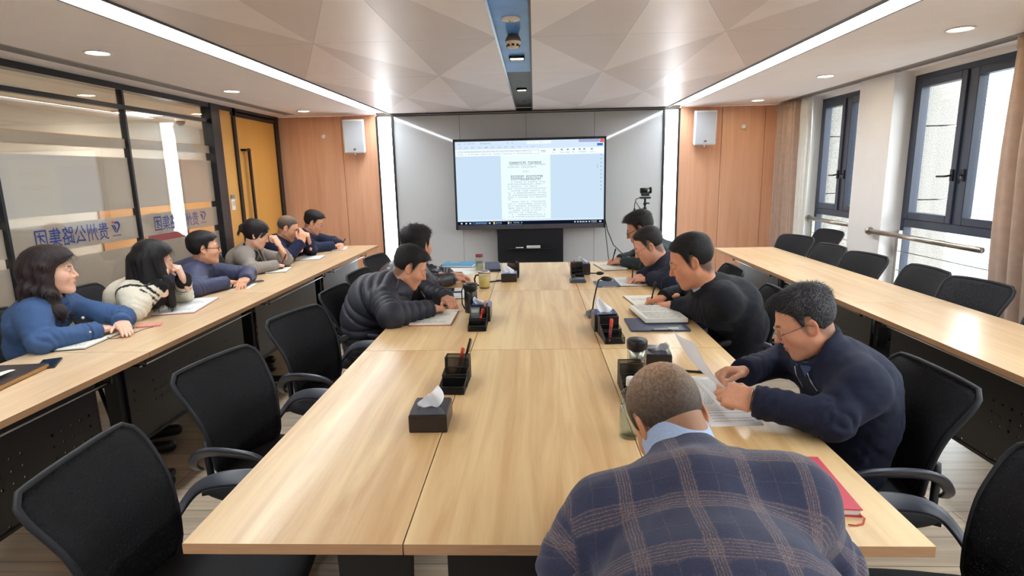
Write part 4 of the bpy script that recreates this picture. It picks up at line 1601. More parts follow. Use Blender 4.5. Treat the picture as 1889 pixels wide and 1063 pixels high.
def organizer(label, x, y, rz=0.0, s=1.0):
    """Black wire-mesh desk tidy: a tall pen cup at the back, a step of low trays in front."""
    t = thing('desk_organizer', label, 'desk organizer', (x, y, ZT), rz, 'black mesh desk organizers on the conference table')
    w = 0.092 * s
    def walls(b, x0, x1, y0, y1, h0, h1, z0=0.002):
        for (ax, ay, bx, by, ha, hb) in ((x0, y0, x1, y0, h0, h0), (x1, y0, x1, y1, h0, h1), (x1, y1, x0, y1, h1, h1), (x0, y1, x0, y0, h1, h0)):
            dx, dy = bx - ax, by - ay
            L_ = math.hypot(dx, dy)
            nx, ny = -dy / L_ * 0.0008, dx / L_ * 0.0008
            b.add([(ax - nx, ay - ny, z0), (bx - nx, by - ny, z0), (bx - nx, by - ny, hb), (ax - nx, ay - ny, ha),
                   (ax + nx, ay + ny, z0), (bx + nx, by + ny, z0), (bx + nx, by + ny, hb), (ax + nx, ay + ny, ha)],
                  [(0, 1, 2, 3), (5, 4, 7, 6), (3, 2, 6, 7), (1, 0, 4, 5), (1, 5, 6, 2), (0, 3, 7, 4)], M_WMESH)
    def rim(b, x0, x1, y0, y1, h0, h1):
        b.tube([(x0, y0, h0), (x1, y0, h0), (x1, y1, h1), (x0, y1, h1)], 0.0022, M_WIRE, 6, close=True)
    parts = (('pen_cup', -w / 2, w / 2, 0.045, 0.095, 0.098, 0.098), ('middle_tray', -w / 2, w / 2, -0.02, 0.045, 0.052, 0.060), ('front_tray', -w / 2, w / 2, -0.095, -0.02, 0.030, 0.040))
    for nm, x0, x1, y0, y1, h0, h1 in parts:
        b = MB()
        walls(b, x0, x1, y0, y1, h0, h1)
        b.box(((x0 + x1) / 2, (y0 + y1) / 2, 0.0022), (x1 - x0, y1 - y0, 0.0025), M_WIRE)
        p = b.build(nm, M_WMESH, t)
        r = MB()
        rim(r, x0, x1, y0, y1, h0, h1)
        for cx, cy, ch in ((x0, y0, h0), (x1, y0, h0), (x1, y1, h1), (x0, y1, h1)):
            r.tube([(cx, cy, 0.002), (cx, cy, ch)], 0.0018, M_WIRE, 6)
        r.build('wire_rim', M_WIRE, p)
    return t

PENM = {}
def pen(label, p0, p1, rgb=(24, 24, 27), cap=None, r=0.0046, name='pen', group=None):
    """A pen from its writing tip p0 to its top p1."""
    a, b_ = Vector(p0), Vector(p1)
    t = thing(name, label, 'pen', tuple(a), group=group)
    d = b_ - a
    m = mat('pen_%d_%d_%d' % rgb, rgb, rough=0.3, var=0.05)
    b = MB()
    b.tube([d * 0.10, d * 0.62], r, m, 10)
    b.build('barrel', m, t)
    b = MB()
    b.tube([(0, 0, 0), d * 0.04, d * 0.10], [0.0008, 0.0022, r * 0.95], M_STEEL, 10)
    b.build('tip', M_STEEL, t)
    mc = mat('pen_%d_%d_%d' % (cap or rgb), cap or rgb, rough=0.3, var=0.05)
    b = MB()
    b.tube([d * 0.62, d * 0.98, d], [r * 1.12, r * 1.12, r * 0.6], mc, 10)
    o = d.normalized().orthogonal() * (r * 1.5)
    b.tube([d * 0.66 + o, d * 0.96 + o], 0.0011, mc, 6)
    b.build('cap', mc, t)
    return t

def notebook(label, corners, cover, th=0.014, z=ZT, open_=True, ribbon=None, lines=True, page=None, group=None, written=0.5, strap=False, fan=0.0, name='notebook'):
    """corners: near-left, near-right, far-right, far-left on the table (xy)."""
    P = [Vector((c[0], c[1])) for c in corners]
    cen = sum(P, Vector((0, 0))) / 4
    t = thing(name, label, 'notebook', (cen.x, cen.y, z), group=group)
    def at(u, v):
        a = P[0].lerp(P[1], u)
        b_ = P[3].lerp(P[2], u)
        q = a.lerp(b_, v) - cen
        return q
    mc = mat('cover_%d_%d_%d' % cover, cover, rough=0.45, var=0.06)
    e = 0.012
    def slab(b, u0, u1, v0, v1, z0, z1, m, bulge=0.0, n=10):
        # page block along v with a gentle swell towards the spine
        vs, fs = [], []
        for i in range(n + 1):
            v = v0 + (v1 - v0) * i / n
            k = (i / n)
            zz = z1 + bulge * math.sin(PI * min(1, max(0, k if bulge > 0 else k))) ** 0.7
            for (u, zq) in ((u0, z0), (u1, z0), (u1, zz), (u0, zz)):
                q = at(u, v)
                vs.append((q.x, q.y, zq))
        for i in range(n):
            for k in range(4):
                j = (k + 1) % 4
                fs.append((i * 4 + k, i * 4 + j, (i + 1) * 4 + j, (i + 1) * 4 + k))
        fs.append((0, 3, 2, 1)); fs.append((n * 4, n * 4 + 1, n * 4 + 2, n * 4 + 3))
        b.add(vs, fs, m)
    b = MB()
    slab(b, 0, 1, 0, 1, 0.0, 0.003, mc, 0, 2)
    if not open_:
        slab(b, 0, 1, 0, 1, th - 0.003, th, mc, 0, 2)
        slab(b, 0, 0.02, 0, 1, 0.003, th - 0.003, mc, 0, 2)
    b.build('cover', mc, t)
    mp = page or M_PAPER
    def inkrows(b, v0, v1, zf):
        rnd = random.Random(int(abs(cen.x * 971 + cen.y * 313) * 100))
        nrow = 13
        for k in range(nrow):
            v = v0 + (v1 - v0) * (k + 0.5) / nrow
            for (c0, c1) in ((0.08, 0.92),):
                a, b2 = at(c0, v), at(c1, v)
                dv = (at(0.5, v + 0.0035) - at(0.5, v))
                b.add([(a.x, a.y, zf), (b2.x, b2.y, zf), (b2.x + dv.x, b2.y + dv.y, zf), (a.x + dv.x, a.y + dv.y, zf)], [(0, 1, 2, 3)], M_RULE)
            if k < nrow * written:
                u = 0.1
                while u < 0.85:
                    if rnd.random() < 0.75:
                        a, b2 = at(u, v + 0.006), at(u + 0.022, v + 0.006)
                        dv = (at(0.5, v + 0.012) - at(0.5, v)) 
                        b.add([(a.x, a.y, zf), (b2.x, b2.y, zf), (b2.x + dv.x, b2.y + dv.y, zf), (a.x + dv.x, a.y + dv.y, zf)], [(0, 1, 2, 3)], M_INK)
                    u += 0.033
    if open_:
        for (v0, v1) in ((0.02, 0.497), (0.503, 0.98)):
            b = MB()
            slab(b, 0.015, 0.985, v0, v1, 0.003, th * 0.8, mp, fan if v0 < 0.1 else fan * 0.3)
            pg = b.build('pages', mp, t)
            if lines and fan == 0:
                b = MB()
                inkrows(b, v0 + 0.03, v1 - 0.03, th * 0.8 + 0.0004)
                b.build('ruling', M_RULE, pg)
    else:
        b = MB()
        slab(b, 0.02, 0.985, 0.015, 0.985, 0.003, th - 0.003, mp)
        b.build('pages', mp, t)
    if ribbon:
        mr = mat('ribbon_%d_%d_%d' % ribbon[0], ribbon[0], rough=0.6)
        b = MB()
        b.tube([(p[0] - cen.x, p[1] - cen.y, p[2] - z) for p in ribbon[1]], 1.0, mr, 8, flat=(0.0022, 0.0006))
        b.build('ribbon', mr, t)
    return t
M_RULE = mat('page_rule', (206, 208, 214), rough=0.8)

def sheet_of_paper(label, corners, z=ZT, rows=16, seed=1, group='printed sheets on the conference table', blank=0.0, th=0.0012, lift=0.0):
    P = [Vector((c[0], c[1])) for c in corners]
    cen = sum(P, Vector((0, 0))) / 4
    t = thing('paper_sheet', label, 'paper', (cen.x, cen.y, z), group=group)
    def at(u, v):
        return P[0].lerp(P[1], u).lerp(P[3].lerp(P[2], u), v) - cen
    b = MB()
    b.sheet(lambda u, v: (at(u, v).x, at(u, v).y, th / 2 + lift * max(0, v - 0.6) ** 2), 4, 8, M_PAPER, th)
    pg = b.build('sheet', M_PAPER, t)
    rnd = random.Random(seed)
    b = MB()
    zf = th + 0.0003
    for k in range(rows):
        v = 0.1 + (0.8 - blank) * (k + 0.5) / rows
        u = 0.12
        end = 0.88 if rnd.random() < 0.85 else rnd.uniform(0.3, 0.7)
        while u < end:
            w_ = rnd.uniform(0.015, 0.05)
            a, b2, dv = at(u, v), at(min(end, u + w_), v), at(0.5, v + 0.012) - at(0.5, v)
            zz = zf + lift * max(0, v - 0.6) ** 2
            b.add([(a.x, a.y, zz), (b2.x, b2.y, zz), (b2.x + dv.x, b2.y + dv.y, zz), (a.x + dv.x, a.y + dv.y, zz)], [(0, 1, 2, 3)], M_INK)
            u += w_ + 0.012
    b.build('print', M_INK, pg)
    return t

# ---- left side of the table
tissue_box('dark brown tissue box nearest the camera, tissue standing up, left of the table centre', -0.346, 1.778, (0.122, 0.146, 0.058), 0.02, 3, (42, 44, 56))
organizer('black mesh organizer right behind the nearest tissue box, two pens in its cup', -0.312, 2.12, -0.03)
pen('red pen leaning in the organizer behind the nearest tissue box', (-0.315, 2.185, 0.762), (-0.288, 2.195, 0.880), (186, 52, 34), r=0.0055)
pen('black pencil leaning tallest in the organizer behind the nearest tissue box', (-0.30, 2.17, 0.762), (-0.258, 2.205, 0.915), (34, 30, 30))
organizer('black mesh organizer in front of the dark thermos flask', -0.306, 2.99, 0.02)
tissue_box('tissue box with a blue sheen beside the thermos, behind its organizer', -0.302, 3.165, (0.105, 0.14, 0.085), 0.0, 5, (70, 100, 170), 0.05)
pen('red marker lying up in the organizer in front of the thermos', (-0.30, 2.99, 0.765), (-0.285, 3.04, 0.84), (190, 50, 40), r=0.006)
pen('orange pencil standing in the organizer in front of the thermos', (-0.285, 3.05, 0.765), (-0.272, 3.07, 0.875), (200, 120, 60))
t = thing('calculator', 'small grey calculator standing in the organizer in front of the thermos', 'calculator', (-0.325, 3.035, 0.757))
b = MB(); b.box((0, 0, 0.045), (0.05, 0.008, 0.09), mat('calculator_grey', (120, 126, 130), rough=0.4), bev=0.002); b.build('case', MATS['calculator_grey'], t)
b = MB(); b.box((0, -0.0045, 0.07), (0.038, 0.001, 0.018), mat('calculator_screen', (170, 184, 176), rough=0.3)); b.build('display', MATS['calculator_screen'], t)
t = thing('thermos_flask', 'tall dark olive thermos flask with a side strap, left of the table centre', 'thermos', (-0.380, 3.335, ZT))
M_THER = mat('thermos_olive', (28, 29, 25), rough=0.25, var=0.1, spec=0.6)
b = MB(); b.lathe([(0, 0), (0.036, 0), (0.038, 0.004), (0.038, 0.125), (0.034, 0.132), (0, 0.132)], M_THER, 28); b.build('body', M_THER, t)
b = MB(); b.lathe([(0.035, 0.132), (0.041, 0.134), (0.042, 0.165), (0.038, 0.172), (0, 0.172)], M_BLACK, 28); b.build('lid', M_BLACK, t)
b = MB(); b.tube([(-0.04, 0, 0.16), (-0.052, 0, 0.13), (-0.052, 0, 0.05), (-0.038, 0, 0.02)], 1.0, M_BLACK, 8, flat=(0.009, 0.003)); b.build('strap', M_BLACK, t)
notebook('open ruled notebook with red edges under the arm of the man in the puffer jacket', [(-0.690, 3.022), (-0.455, 3.022), (-0.455, 3.36), (-0.66, 3.39)], (176, 60, 52), 0.014,
         ribbon=((176, 44, 44), [(-0.47, 3.30, 0.762), (-0.435, 3.33, 0.758), (-0.42, 3.38, 0.757), (-0.425, 3.43, 0.775), (-0.41, 3.46, 0.755)]), page=M_PAGE, written=0.3)
notebook('open white notepad with a phone and pens on it, beyond the thermos', [(-0.645, 3.690), (-0.462, 3.692), (-0.498, 4.04), (-0.70, 4.02)], (40, 38, 40), 0.012, written=0.25)
t = thing('mobile_phone', 'black phone lying on the notepad beyond the thermos', 'phone', (-0.635, 3.93, ZT + 0.0104), 0.08)
b = MB(); b.box((0, 0, 0.005), (0.15, 0.075, 0.009), M_BLACK, bev=0.004); b.build('body', M_BLACK, t)
b = MB(); b.box((0, 0, 0.0098), (0.142, 0.068, 0.0006), mat('phone_glass', (14, 14, 17), rough=0.08)); b.build('screen', MATS['phone_glass'], t)
pen('black pen lying across the notepad beyond the thermos', (-0.49, 3.86, ZT + 0.0155), (-0.62, 3.85, ZT + 0.0155), (22, 22, 24))
t = thing('tea_mug', 'glass mug of yellow tea with a steel lid and dark handle', 'mug', (-0.362, 4.06, ZT))
M_GLS = glassmat('clear_glass', (244, 248, 246), refl=0.06)
M_TEA = mat('yellow_tea', (226, 198, 116), rough=0.2, var=0.05)
b = MB(); b.lathe([(0, 0.0), (0.036, 0.0), (0.04, 0.004), (0.041, 0.105)], M_GLS, 28); b.build('glass', M_GLS, t)
b = MB(); b.lathe([(0, 0.009), (0.036, 0.009), (0.0365, 0.085), (0, 0.085)], M_TEA, 24); b.build('tea', M_TEA, t)
b = MB(); b.lathe([(0, 0.0095), (0.0362, 0.0095), (0.034, 0.02), (0.02, 0.026), (0, 0.022)], mat('tea_leaves', (110, 104, 50), rough=0.8, var=0.4, vscale=300), 24); b.build('tea_leaves', MATS['tea_leaves'], t)
b = MB(); b.lathe([(0, 0.128), (0.036, 0.127), (0.042, 0.122), (0.042, 0.106), (0, 0.106)], M_STEEL, 28); b.build('lid', M_STEEL, t)
b = MB(); b.tube([(-0.038, 0, 0.095), (-0.06, 0, 0.092), (-0.07, 0, 0.065), (-0.064, 0, 0.03), (-0.039, 0, 0.018)], 0.006, M_BLACK, 8); b.build('handle', M_BLACK, t)
t = thing('glass_bottle', 'small glass bottle with a red cap standing by the keyboard', 'bottle', (-0.467, 4.82, ZT))
b = MB(); b.lathe([(0, 0), (0.032, 0), (0.034, 0.004), (0.034, 0.105), (0.030, 0.115), (0.0275, 0.115)], M_GLS, 24); b.build('glass', M_GLS, t)
b = MB(); b.lathe([(0, 0.008), (0.030, 0.008), (0.030, 0.075), (0, 0.075)], glassmat('pale_water', (214, 222, 216), refl=0.04), 20); b.build('water', MATS['pale_water'], t)
b = MB(); b.lathe([(0.0, 0.142), (0.03, 0.141), (0.032, 0.137), (0.032, 0.116), (0, 0.116)], mat('cap_dark', (70, 62, 58), rough=0.3), 24); b.build('cap', MATS['cap_dark'], t)
b = MB(); b.lathe([(0.0322, 0.136), (0.0327, 0.134), (0.0327, 0.124), (0.0322, 0.122)], mat('cap_red', (170, 52, 50), rough=0.4), 24); b.build('red_band', MATS['cap_red'], t)
t = thing('document_folder', 'thick sky-blue document folder at the far left corner of the table', 'folder', (-0.672, 5.09, ZT), -0.12)
M_SKY = mat('folder_blue', (64, 150, 196), rough=0.5, var=0.04)
b = MB(); b.box((0, 0, 0.022), (0.285, 0.20, 0.004), M_SKY); b.box((0, 0, 0.003), (0.285, 0.20, 0.004), M_SKY); b.box((-0.141, 0, 0.0125), (0.003, 0.2, 0.019), M_SKY); b.build('cover', M_SKY, t)
b = MB(); b.box((0.004, 0, 0.0125), (0.27, 0.19, 0.014), M_PAPER); b.build('papers', M_PAPER, t)
b = MB(); b.box((-0.05, 0.05, 0.0243), (0.09, 0.03, 0.0006), mat('folder_yellow', (216, 190, 110), rough=0.6)); b.build('label_patch', MATS['folder_yellow'], t)
sheet_of_paper('white sheet with a pen lying on it, before the sky-blue folder', [(-0.772, 4.612), (-0.498, 4.618), (-0.485, 4.80), (-0.765, 4.80)], rows=4, seed=4, blank=0.3)
sheet_of_paper('white sheet lying between the pen sheet and the sky-blue folder', [(-0.768, 4.81), (-0.51, 4.81), (-0.52, 4.97), (-0.76, 4.97)], rows=5, seed=9)
pen('black pen lying on the white sheet in front of the sky-blue folder', (-0.59, 4.70, ZT + 0.0062), (-0.70, 4.71, ZT + 0.0062), (22, 22, 24))
kb = thing('keyboard', 'dark blue-grey computer keyboard lying lengthwise at the far end of the table', 'keyboard', (-0.367, 4.955, ZT), 0.08)
M_KB = mat('keyboard_case', (44, 48, 66), rough=0.4)
M_KEY = mat('key_grey', (70, 76, 104), rough=0.45)
b = MB(); b.box((0, 0, 0.009), (0.135, 0.42, 0.018), M_KB, bev=0.005); b.build('case', M_KB, kb)
for i in range(6):
    for j in range(15):
        b = MB()
        b.box((-0.052 + 0.0208 * i, -0.193 + 0.0276 * j, 0.0205), (0.0165, 0.0225, 0.005), M_KEY, bev=0.0015, seg=1)
        b.build('key', M_KEY, kb)
tissue_box('tissue box at the middle of the far half of the table, blue-topped, tissue leaning', -0.197, 4.335, (0.116, 0.135, 0.062), 0.0, 9, (66, 92, 150))
organizer('black mesh organizer half hidden behind the far blue-topped tissue box', -0.175, 4.53, 0.0)
pen('brown pencil standing in the organizer behind the far blue-topped tissue box', (-0.16, 4.595, 0.762), (-0.15, 4.60, 0.86), (150, 90, 60))
pen('black pen lying left of the far blue-topped tissue box', (-0.36, 4.26, ZT + 0.0046), (-0.258, 4.325, ZT + 0.0046), (24, 24, 26))

# ---- right side of the table
organizer('black mesh organizer at the far right, behind the flat microphone', 0.325, 4.49, 0.0)
tissue_box('navy tissue box at the far right beside its organizer', 0.39, 4.60, (0.085, 0.12, 0.085), 0.0, 12, (60, 86, 140), 0.06)
pen('red pen standing in the far right organizer', (0.32, 4.555, 0.762), (0.305, 4.55, 0.865), (186, 60, 50))
M_MICB = mat('microphone_grey', (78, 83, 94), rough=0.35, var=0.05)
def microphone(label, x, y, rz, stalk, head):
    t = thing('gooseneck_microphone', label, 'microphone', (x, y, ZT), rz, 'gooseneck microphones on the conference table')
    b = MB()
    b.prism([(-0.05, -0.055), (0.05, -0.055), (0.058, -0.045), (0.058, 0.05), (0.045, 0.06), (-0.045, 0.06), (-0.058, 0.05), (-0.058, -0.045)], 0, 0.018, M_MICB)
    b.box((0, 0.0, 0.022), (0.095, 0.095, 0.01), M_MICB, bev=0.004)
    b.build('base', M_MICB, t)
    b = MB(); b.box((0.015, -0.02, 0.0282), (0.05, 0.03, 0.0025), mat('mic_display', (150, 170, 196), rough=0.2)); b.build('display', MATS['mic_display'], t)
    b = MB(); b.lathe([(0.016, 0.027), (0.014, 0.038), (0.006, 0.048), (0, 0.048)], M_BLACK, 14, TR(stalk[0][0], stalk[0][1], 0)); b.tube(stalk, 0.0042, M_BLACK, 8); b.build('gooseneck', M_BLACK, t)
    b = MB(); b.tube(head, [0.008, 0.013, 0.014, 0.010, 0.004], M_BLACK, 12); b.build('microphone_head', M_BLACK, t)
    return t
microphone('desk microphone with its stalk folded flat to the right, far right of the table', 0.312, 4.25, 0.0, [(-0.03, 0.03, 0.04), (-0.02, 0.03, 0.055), (0.03, 0.03, 0.06), (0.14, 0.02, 0.058)],
           [(0.14, 0.02, 0.058), (0.15, 0.02, 0.058), (0.17, 0.019, 0.058), (0.185, 0.018, 0.058), (0.195, 0.018, 0.058)])
microphone('desk microphone with an upright stalk and horizontal head, right of the table centre', 0.345, 3.20, 0.06, [(-0.03, -0.02, 0.04), (-0.025, -0.02, 0.09), (-0.01, -0.018, 0.16), (0.002, -0.016, 0.208), (0.018, -0.016, 0.216)],
           [(0.018, -0.016, 0.216), (0.03, -0.016, 0.216), (0.055, -0.016, 0.213), (0.07, -0.016, 0.212), (0.078, -0.016, 0.212)])
notebook('open notebook of the farthest writing man on the right', [(0.562, 4.70), (0.760, 4.74), (0.72, 5.08), (0.505, 5.06)], (30, 34, 32), 0.016, page=M_PAGE, written=0.3)
t = thing('document_folder', 'flat slate-blue folder peeking out under the second open notebook on the right', 'folder', (0.51, 4.13, ZT), 0.05)
M_SLATE = mat('folder_slate', (66, 84, 112), rough=0.4, var=0.05)
b = MB(); b.box((0, 0, 0.004), (0.16, 0.22, 0.007), M_SLATE, bev=0.002); b.build('cover', M_SLATE, t)
b = MB(); b.box((0, -0.11, 0.0045), (0.1, 0.004, 0.006), M_STEEL); b.build('clip', M_STEEL, t)
notebook('open white notebook in front of the man in the navy sweater', [(0.596, 4.040), (0.800, 4.046), (0.790, 4.37), (0.580, 4.365)], (40, 42, 48), 0.012, written=0.2)
notebook('open notebook with brown cover edges under the hands of the man in the black coat', [(0.600, 3.350), (0.770, 3.350), (0.760, 3.70), (0.560, 3.70)], (110, 62, 48), 0.013, page=M_PAGE, written=0.4)
t = thing('document_folder', 'navy clip folder lying beneath the handwritten book, right of the table', 'folder', (0.628, 2.985, ZT), 0.0)
M_NAVY = mat('folder_navy', (46, 60, 92), rough=0.4, var=0.05)
b = MB(); b.box((0, 0, 0.0045), (0.295, 0.255, 0.008), M_NAVY, bev=0.002); b.build('cover', M_NAVY, t)
b = MB(); b.box((0.0, -0.124, 0.0098), (0.10, 0.012, 0.004), M_BLACK, bev=0.0015); b.box((0.0, -0.124, 0.012), (0.07, 0.005, 0.003), M_STEEL); b.build('clip', M_BLACK, t)
b = MB(); b.box((0.07, -0.09, 0.0089), (0.05, 0.016, 0.0006), mat('cream_sticker', (224, 214, 176), rough=0.7)); b.build('sticker', MATS['cream_sticker'], t)
notebook('thick open book of handwriting lying on the navy clip folder', [(0.572, 2.985), (0.800, 2.990), (0.775, 3.325), (0.540, 3.325)], (34, 36, 40), 0.030, z=ZT + 0.0088, page=M_PAGE, written=1.0)
organizer('black mesh organizer holding a red marker, right of the table centre', 0.362, 2.745, 0.08)
pen('red-capped marker leaning on the front of the organizer right of the table centre', (0.345, 2.665, 0.757), (0.358, 2.70, 0.862), (120, 40, 40), (206, 64, 48), r=0.0065)
tissue_box('navy tissue box behind the red marker organizer, tissue standing tall', 0.352, 2.93, (0.12, 0.125, 0.088), 0.05, 16, (56, 76, 128), 0.085)
t = thing('glass_tumbler', 'tall glass tea tumbler with a black screw lid, behind the plaid man\'s head', 'bottle', (0.392, 2.20, ZT))
b = MB(); b.lathe([(0, 0), (0.034, 0), (0.037, 0.004), (0.037, 0.118)], M_GLS, 28); b.build('glass', M_GLS, t)
b = MB(); b.lathe([(0.030, 0.075), (0.031, 0.117), (0.029, 0.117), (0.028, 0.075)], M_STEEL, 24); b.build('strainer', M_STEEL, t)
b = MB(); b.lathe([(0, 0.011), (0.033, 0.011), (0.033, 0.055), (0, 0.055)], glassmat('pale_tea', (226, 214, 184), refl=0.04), 24); b.build('tea', MATS['pale_tea'], t)
b = MB(); b.lathe([(0, 0.156), (0.036, 0.156), (0.040, 0.150), (0.040, 0.122), (0.037, 0.118), (0, 0.118)], M_BLACK, 28); b.build('lid', M_BLACK, t)
t = thing('water_bottle', 'clear water bottle with a white cap left of the plaid man\'s head', 'bottle', (0.284, 1.68, ZT))
b = MB(); b.lathe([(0, 0), (0.032, 0), (0.035, 0.006), (0.035, 0.115), (0.030, 0.140), (0.015, 0.155), (0.013, 0.165)], M_GLS, 28); b.build('bottle', M_GLS, t)
b = MB(); b.lathe([(0, 0.0085), (0.0318, 0.0085), (0.0318, 0.10), (0, 0.10)], glassmat('water_clear', (232, 240, 240), refl=0.05), 24); b.build('water', MATS['water_clear'], t)
b = MB(); b.lathe([(0, 0.19), (0.014, 0.189), (0.0155, 0.185), (0.0155, 0.164), (0, 0.164)], M_WHITE, 20); b.build('cap', M_WHITE, t)
tissue_box('dark tissue box half hidden behind the black-lidded tumbler', 0.505, 2.36, (0.105, 0.14, 0.06), -0.1, 20, (48, 52, 66), 0.05)
organizer('black mesh organizer half hidden by the clear water bottle', 0.35, 2.03, 0.0, 0.9)
sheet_of_paper('lowest printed sheet under the reading man\'s left forearm', [(0.548, 1.742), (0.715, 1.752), (0.735, 1.99), (0.55, 1.99)], rows=9, seed=21)
sheet_of_paper('printed sheet fanned out in front of the reading man, nearest the tumbler', [(0.535, 1.88), (0.735, 1.875), (0.720, 2.165), (0.525, 2.225)], z=ZT + 0.0022, rows=20, seed=22)
sheet_of_paper('printed sheet fanned out under the reading man\'s right hand', [(0.62, 1.89), (0.800, 1.93), (0.775, 2.19), (0.60, 2.18)], z=ZT + 0.0044, rows=18, seed=23)
pen('black pen lying beyond the fanned printed sheets', (0.575, 2.262, ZT + 0.0052), (0.68, 2.235, ZT + 0.0052), (22, 22, 24))
notebook('closed red notebook with a ribbon at the right near corner of the table', [(0.600, 1.262), (0.748, 1.250), (0.765, 1.505), (0.612, 1.515)], (206, 62, 82), 0.020, open_=False,
         ribbon=((196, 60, 44), [(0.742, 1.262, 0.757), (0.748, 1.240, 0.754), (0.735, 1.222, 0.752), (0.716, 1.216, 0.752), (0.70, 1.218, 0.7525)]))

# ---- partition desks
t = thing('leather_folder', 'dark leather folder with a tan edge at the left edge of the photo', 'folder', (-2.245, 2.21, ZT), 0.12)
M_LTHR = mat('folder_dark_leather', (52, 40, 36), rough=0.4, var=0.1, bump=0.1)
b = MB(); b.box((0, 0, 0.012), (0.235, 0.31, 0.020), M_LTHR, bev=0.004); b.build('cover', M_LTHR, t)
b = MB(); b.box((0.119, 0.0, 0.011), (0.004, 0.30, 0.014), mat('tan_edge', (168, 124, 74), rough=0.6)); b.build('edge', MATS['tan_edge'], t)
t = tag(MB().sheet(lambda u, v: (-2.30 + 0.13 * u, 2.04 + 0.20 * v, ZT + 0.027 + 0.012 * math.sin(3 * u + 2 * v) ** 2), 8, 8, M_PAPER, 0.001).build('crumpled_paper', M_PAPER), 'crumpled white paper lying on the dark leather folder', 'paper')
t = thing('mobile_phone', 'black phone lying beside the dark leather folder', 'phone', (-2.185, 2.42, ZT), 0.5)
b = MB(); b.box((0, 0, 0.0045), (0.075, 0.15, 0.008), M_BLACK, bev=0.004); b.build('body', M_BLACK, t)
b = MB(); b.box((0, 0, 0.0088), (0.068, 0.142, 0.0006), MATS['phone_glass']); b.build('screen', MATS['phone_glass'], t)
notebook('open notebook with black cover and elastic cord in front of the woman in denim', [(-2.365, 2.60), (-2.195, 2.645), (-2.225, 3.05), (-2.41, 3.01)], (24, 26, 28), 0.013, page=M_PAGE, written=0.3,
         ribbon=((24, 24, 26), [(-2.21, 2.82, 0.765), (-2.185, 2.81, 0.756), (-2.165, 2.84, 0.752), (-2.15, 2.95, 0.752), (-2.145, 3.02, 0.752), (-2.125, 3.06, 0.752)]))
t = thing('mobile_phone', 'phone in a pink case on the partition desk between the two notebooks', 'phone', (-2.168, 3.095, ZT), 0.35)
M_PINK = mat('phone_case_pink', (214, 140, 130), rough=0.35, var=0.1, vscale=60)
b = MB(); b.box((0, 0, 0.005), (0.125, 0.07, 0.009), M_PINK, bev=0.004); b.build('case', M_PINK, t)
b = MB(); b.box((-0.045, 0.015, 0.0102), (0.024, 0.026, 0.002), M_PINK, bev=0.001); b.build('camera_bump', M_PINK, t)
notebook('large open notebook in front of the woman in the cream cardigan', [(-2.312, 3.322), (-2.082, 3.385), (-2.160, 3.82), (-2.405, 3.765)], (150, 70, 60), 0.014, written=0.5)
sheet_of_paper('white printed sheet in front of the man with black glasses', [(-2.335, 4.10), (-2.125, 4.165), (-2.165, 4.40), (-2.37, 4.36)], rows=10, seed=31, group='sheets on the partition desks')
t = thing('spectacle_case', 'slim dark case lying on the white sheet on the partition desk', 'glasses case', (-2.185, 4.37, ZT + 0.002), 1.1)
b = MB(); b.box((0, 0, 0.007), (0.16, 0.045, 0.013), mat('case_dark', (64, 58, 54), rough=0.4), bev=0.006); b.build('lid', MATS['case_dark'], t)
b = MB(); b.box((0, 0, 0.003), (0.161, 0.046, 0.004), M_STEEL, bev=0.001); b.build('base', M_STEEL, t)
t = thing('computer_mouse', 'small black mouse under the hand of the man with black glasses', 'mouse', (-2.245, 4.235, ZT), 0.2)
b = MB(); b.box((0, 0, 0.014), (0.055, 0.09, 0.026), M_BLACK, bev=0.012, seg=4); b.build('shell', M_BLACK, t)
b = MB(); b.tube([(0, 0.026, 0.026), (0, 0.034, 0.026)], 0.004, M_STEEL, 8); b.build('wheel', M_STEEL, t)
notebook('small open notebook under the pen of the woman in the grey blazer', [(-2.305, 4.82), (-2.145, 4.88), (-2.195, 5.12), (-2.35, 5.07)], (30, 30, 30), 0.011, page=M_PAGE, written=0.4)
notebook('open notebook in a dark cover before the man with hands at his mouth', [(-2.345, 5.56), (-2.125, 5.62), (-2.155, 5.87), (-2.375, 5.83)], (38, 34, 32), 0.012, written=0.2)
notebook('small open notebook at the far end of the partition desks', [(-2.225, 6.27), (-2.09, 6.32), (-2.14, 6.56), (-2.28, 6.51)], (34, 32, 32), 0.011, written=0.3)
# ================================================================== PEOPLE
# Each figure is grown from a field of blended, tapering limbs along its own skeleton, then meshed as one surface.
F32 = np.float32
def va(*a):
    return np.array(a, dtype=np.float64)
def nrm(v):
    v = np.asarray(v, float)
    return v / max(np.linalg.norm(v), 1e-9)
def smin(a, b, k):
    h = np.maximum(k - np.abs(a - b), 0.0) / k
    return np.minimum(a, b) - h * h * k * 0.25
def smax(a, b, k):
    return -smin(-a, -b, k)
def seg_t(P, a, b):
    ab = b - a
    return np.clip(((P - a) @ ab) / max(ab @ ab, 1e-9), 0, 1)
def seg(P, a, b, ra, rb):
    a, b = np.asarray(a, float), np.asarray(b, float)
    t = seg_t(P, a, b)
    d = P - a - t[:, None] * (b - a)
    return np.sqrt((d * d).sum(1)) - (ra + (rb - ra) * t)
def ball(P, c, r):
    d = P - np.asarray(c, float)
    return np.sqrt((d * d).sum(1)) - r
def ell(P, c, r):
    q = P - np.asarray(c, float)
    r = np.asarray(r, float)
    k0 = np.sqrt(((q / r) ** 2).sum(1))
    k1 = np.sqrt(((q / (r * r)) ** 2).sum(1))
    return k0 * (k0 - 1.0) / np.maximum(k1, 1e-6)
def sstep(x, a, b):
    t = np.clip((x - a) / (b - a), 0, 1)
    return t * t * (3 - 2 * t)

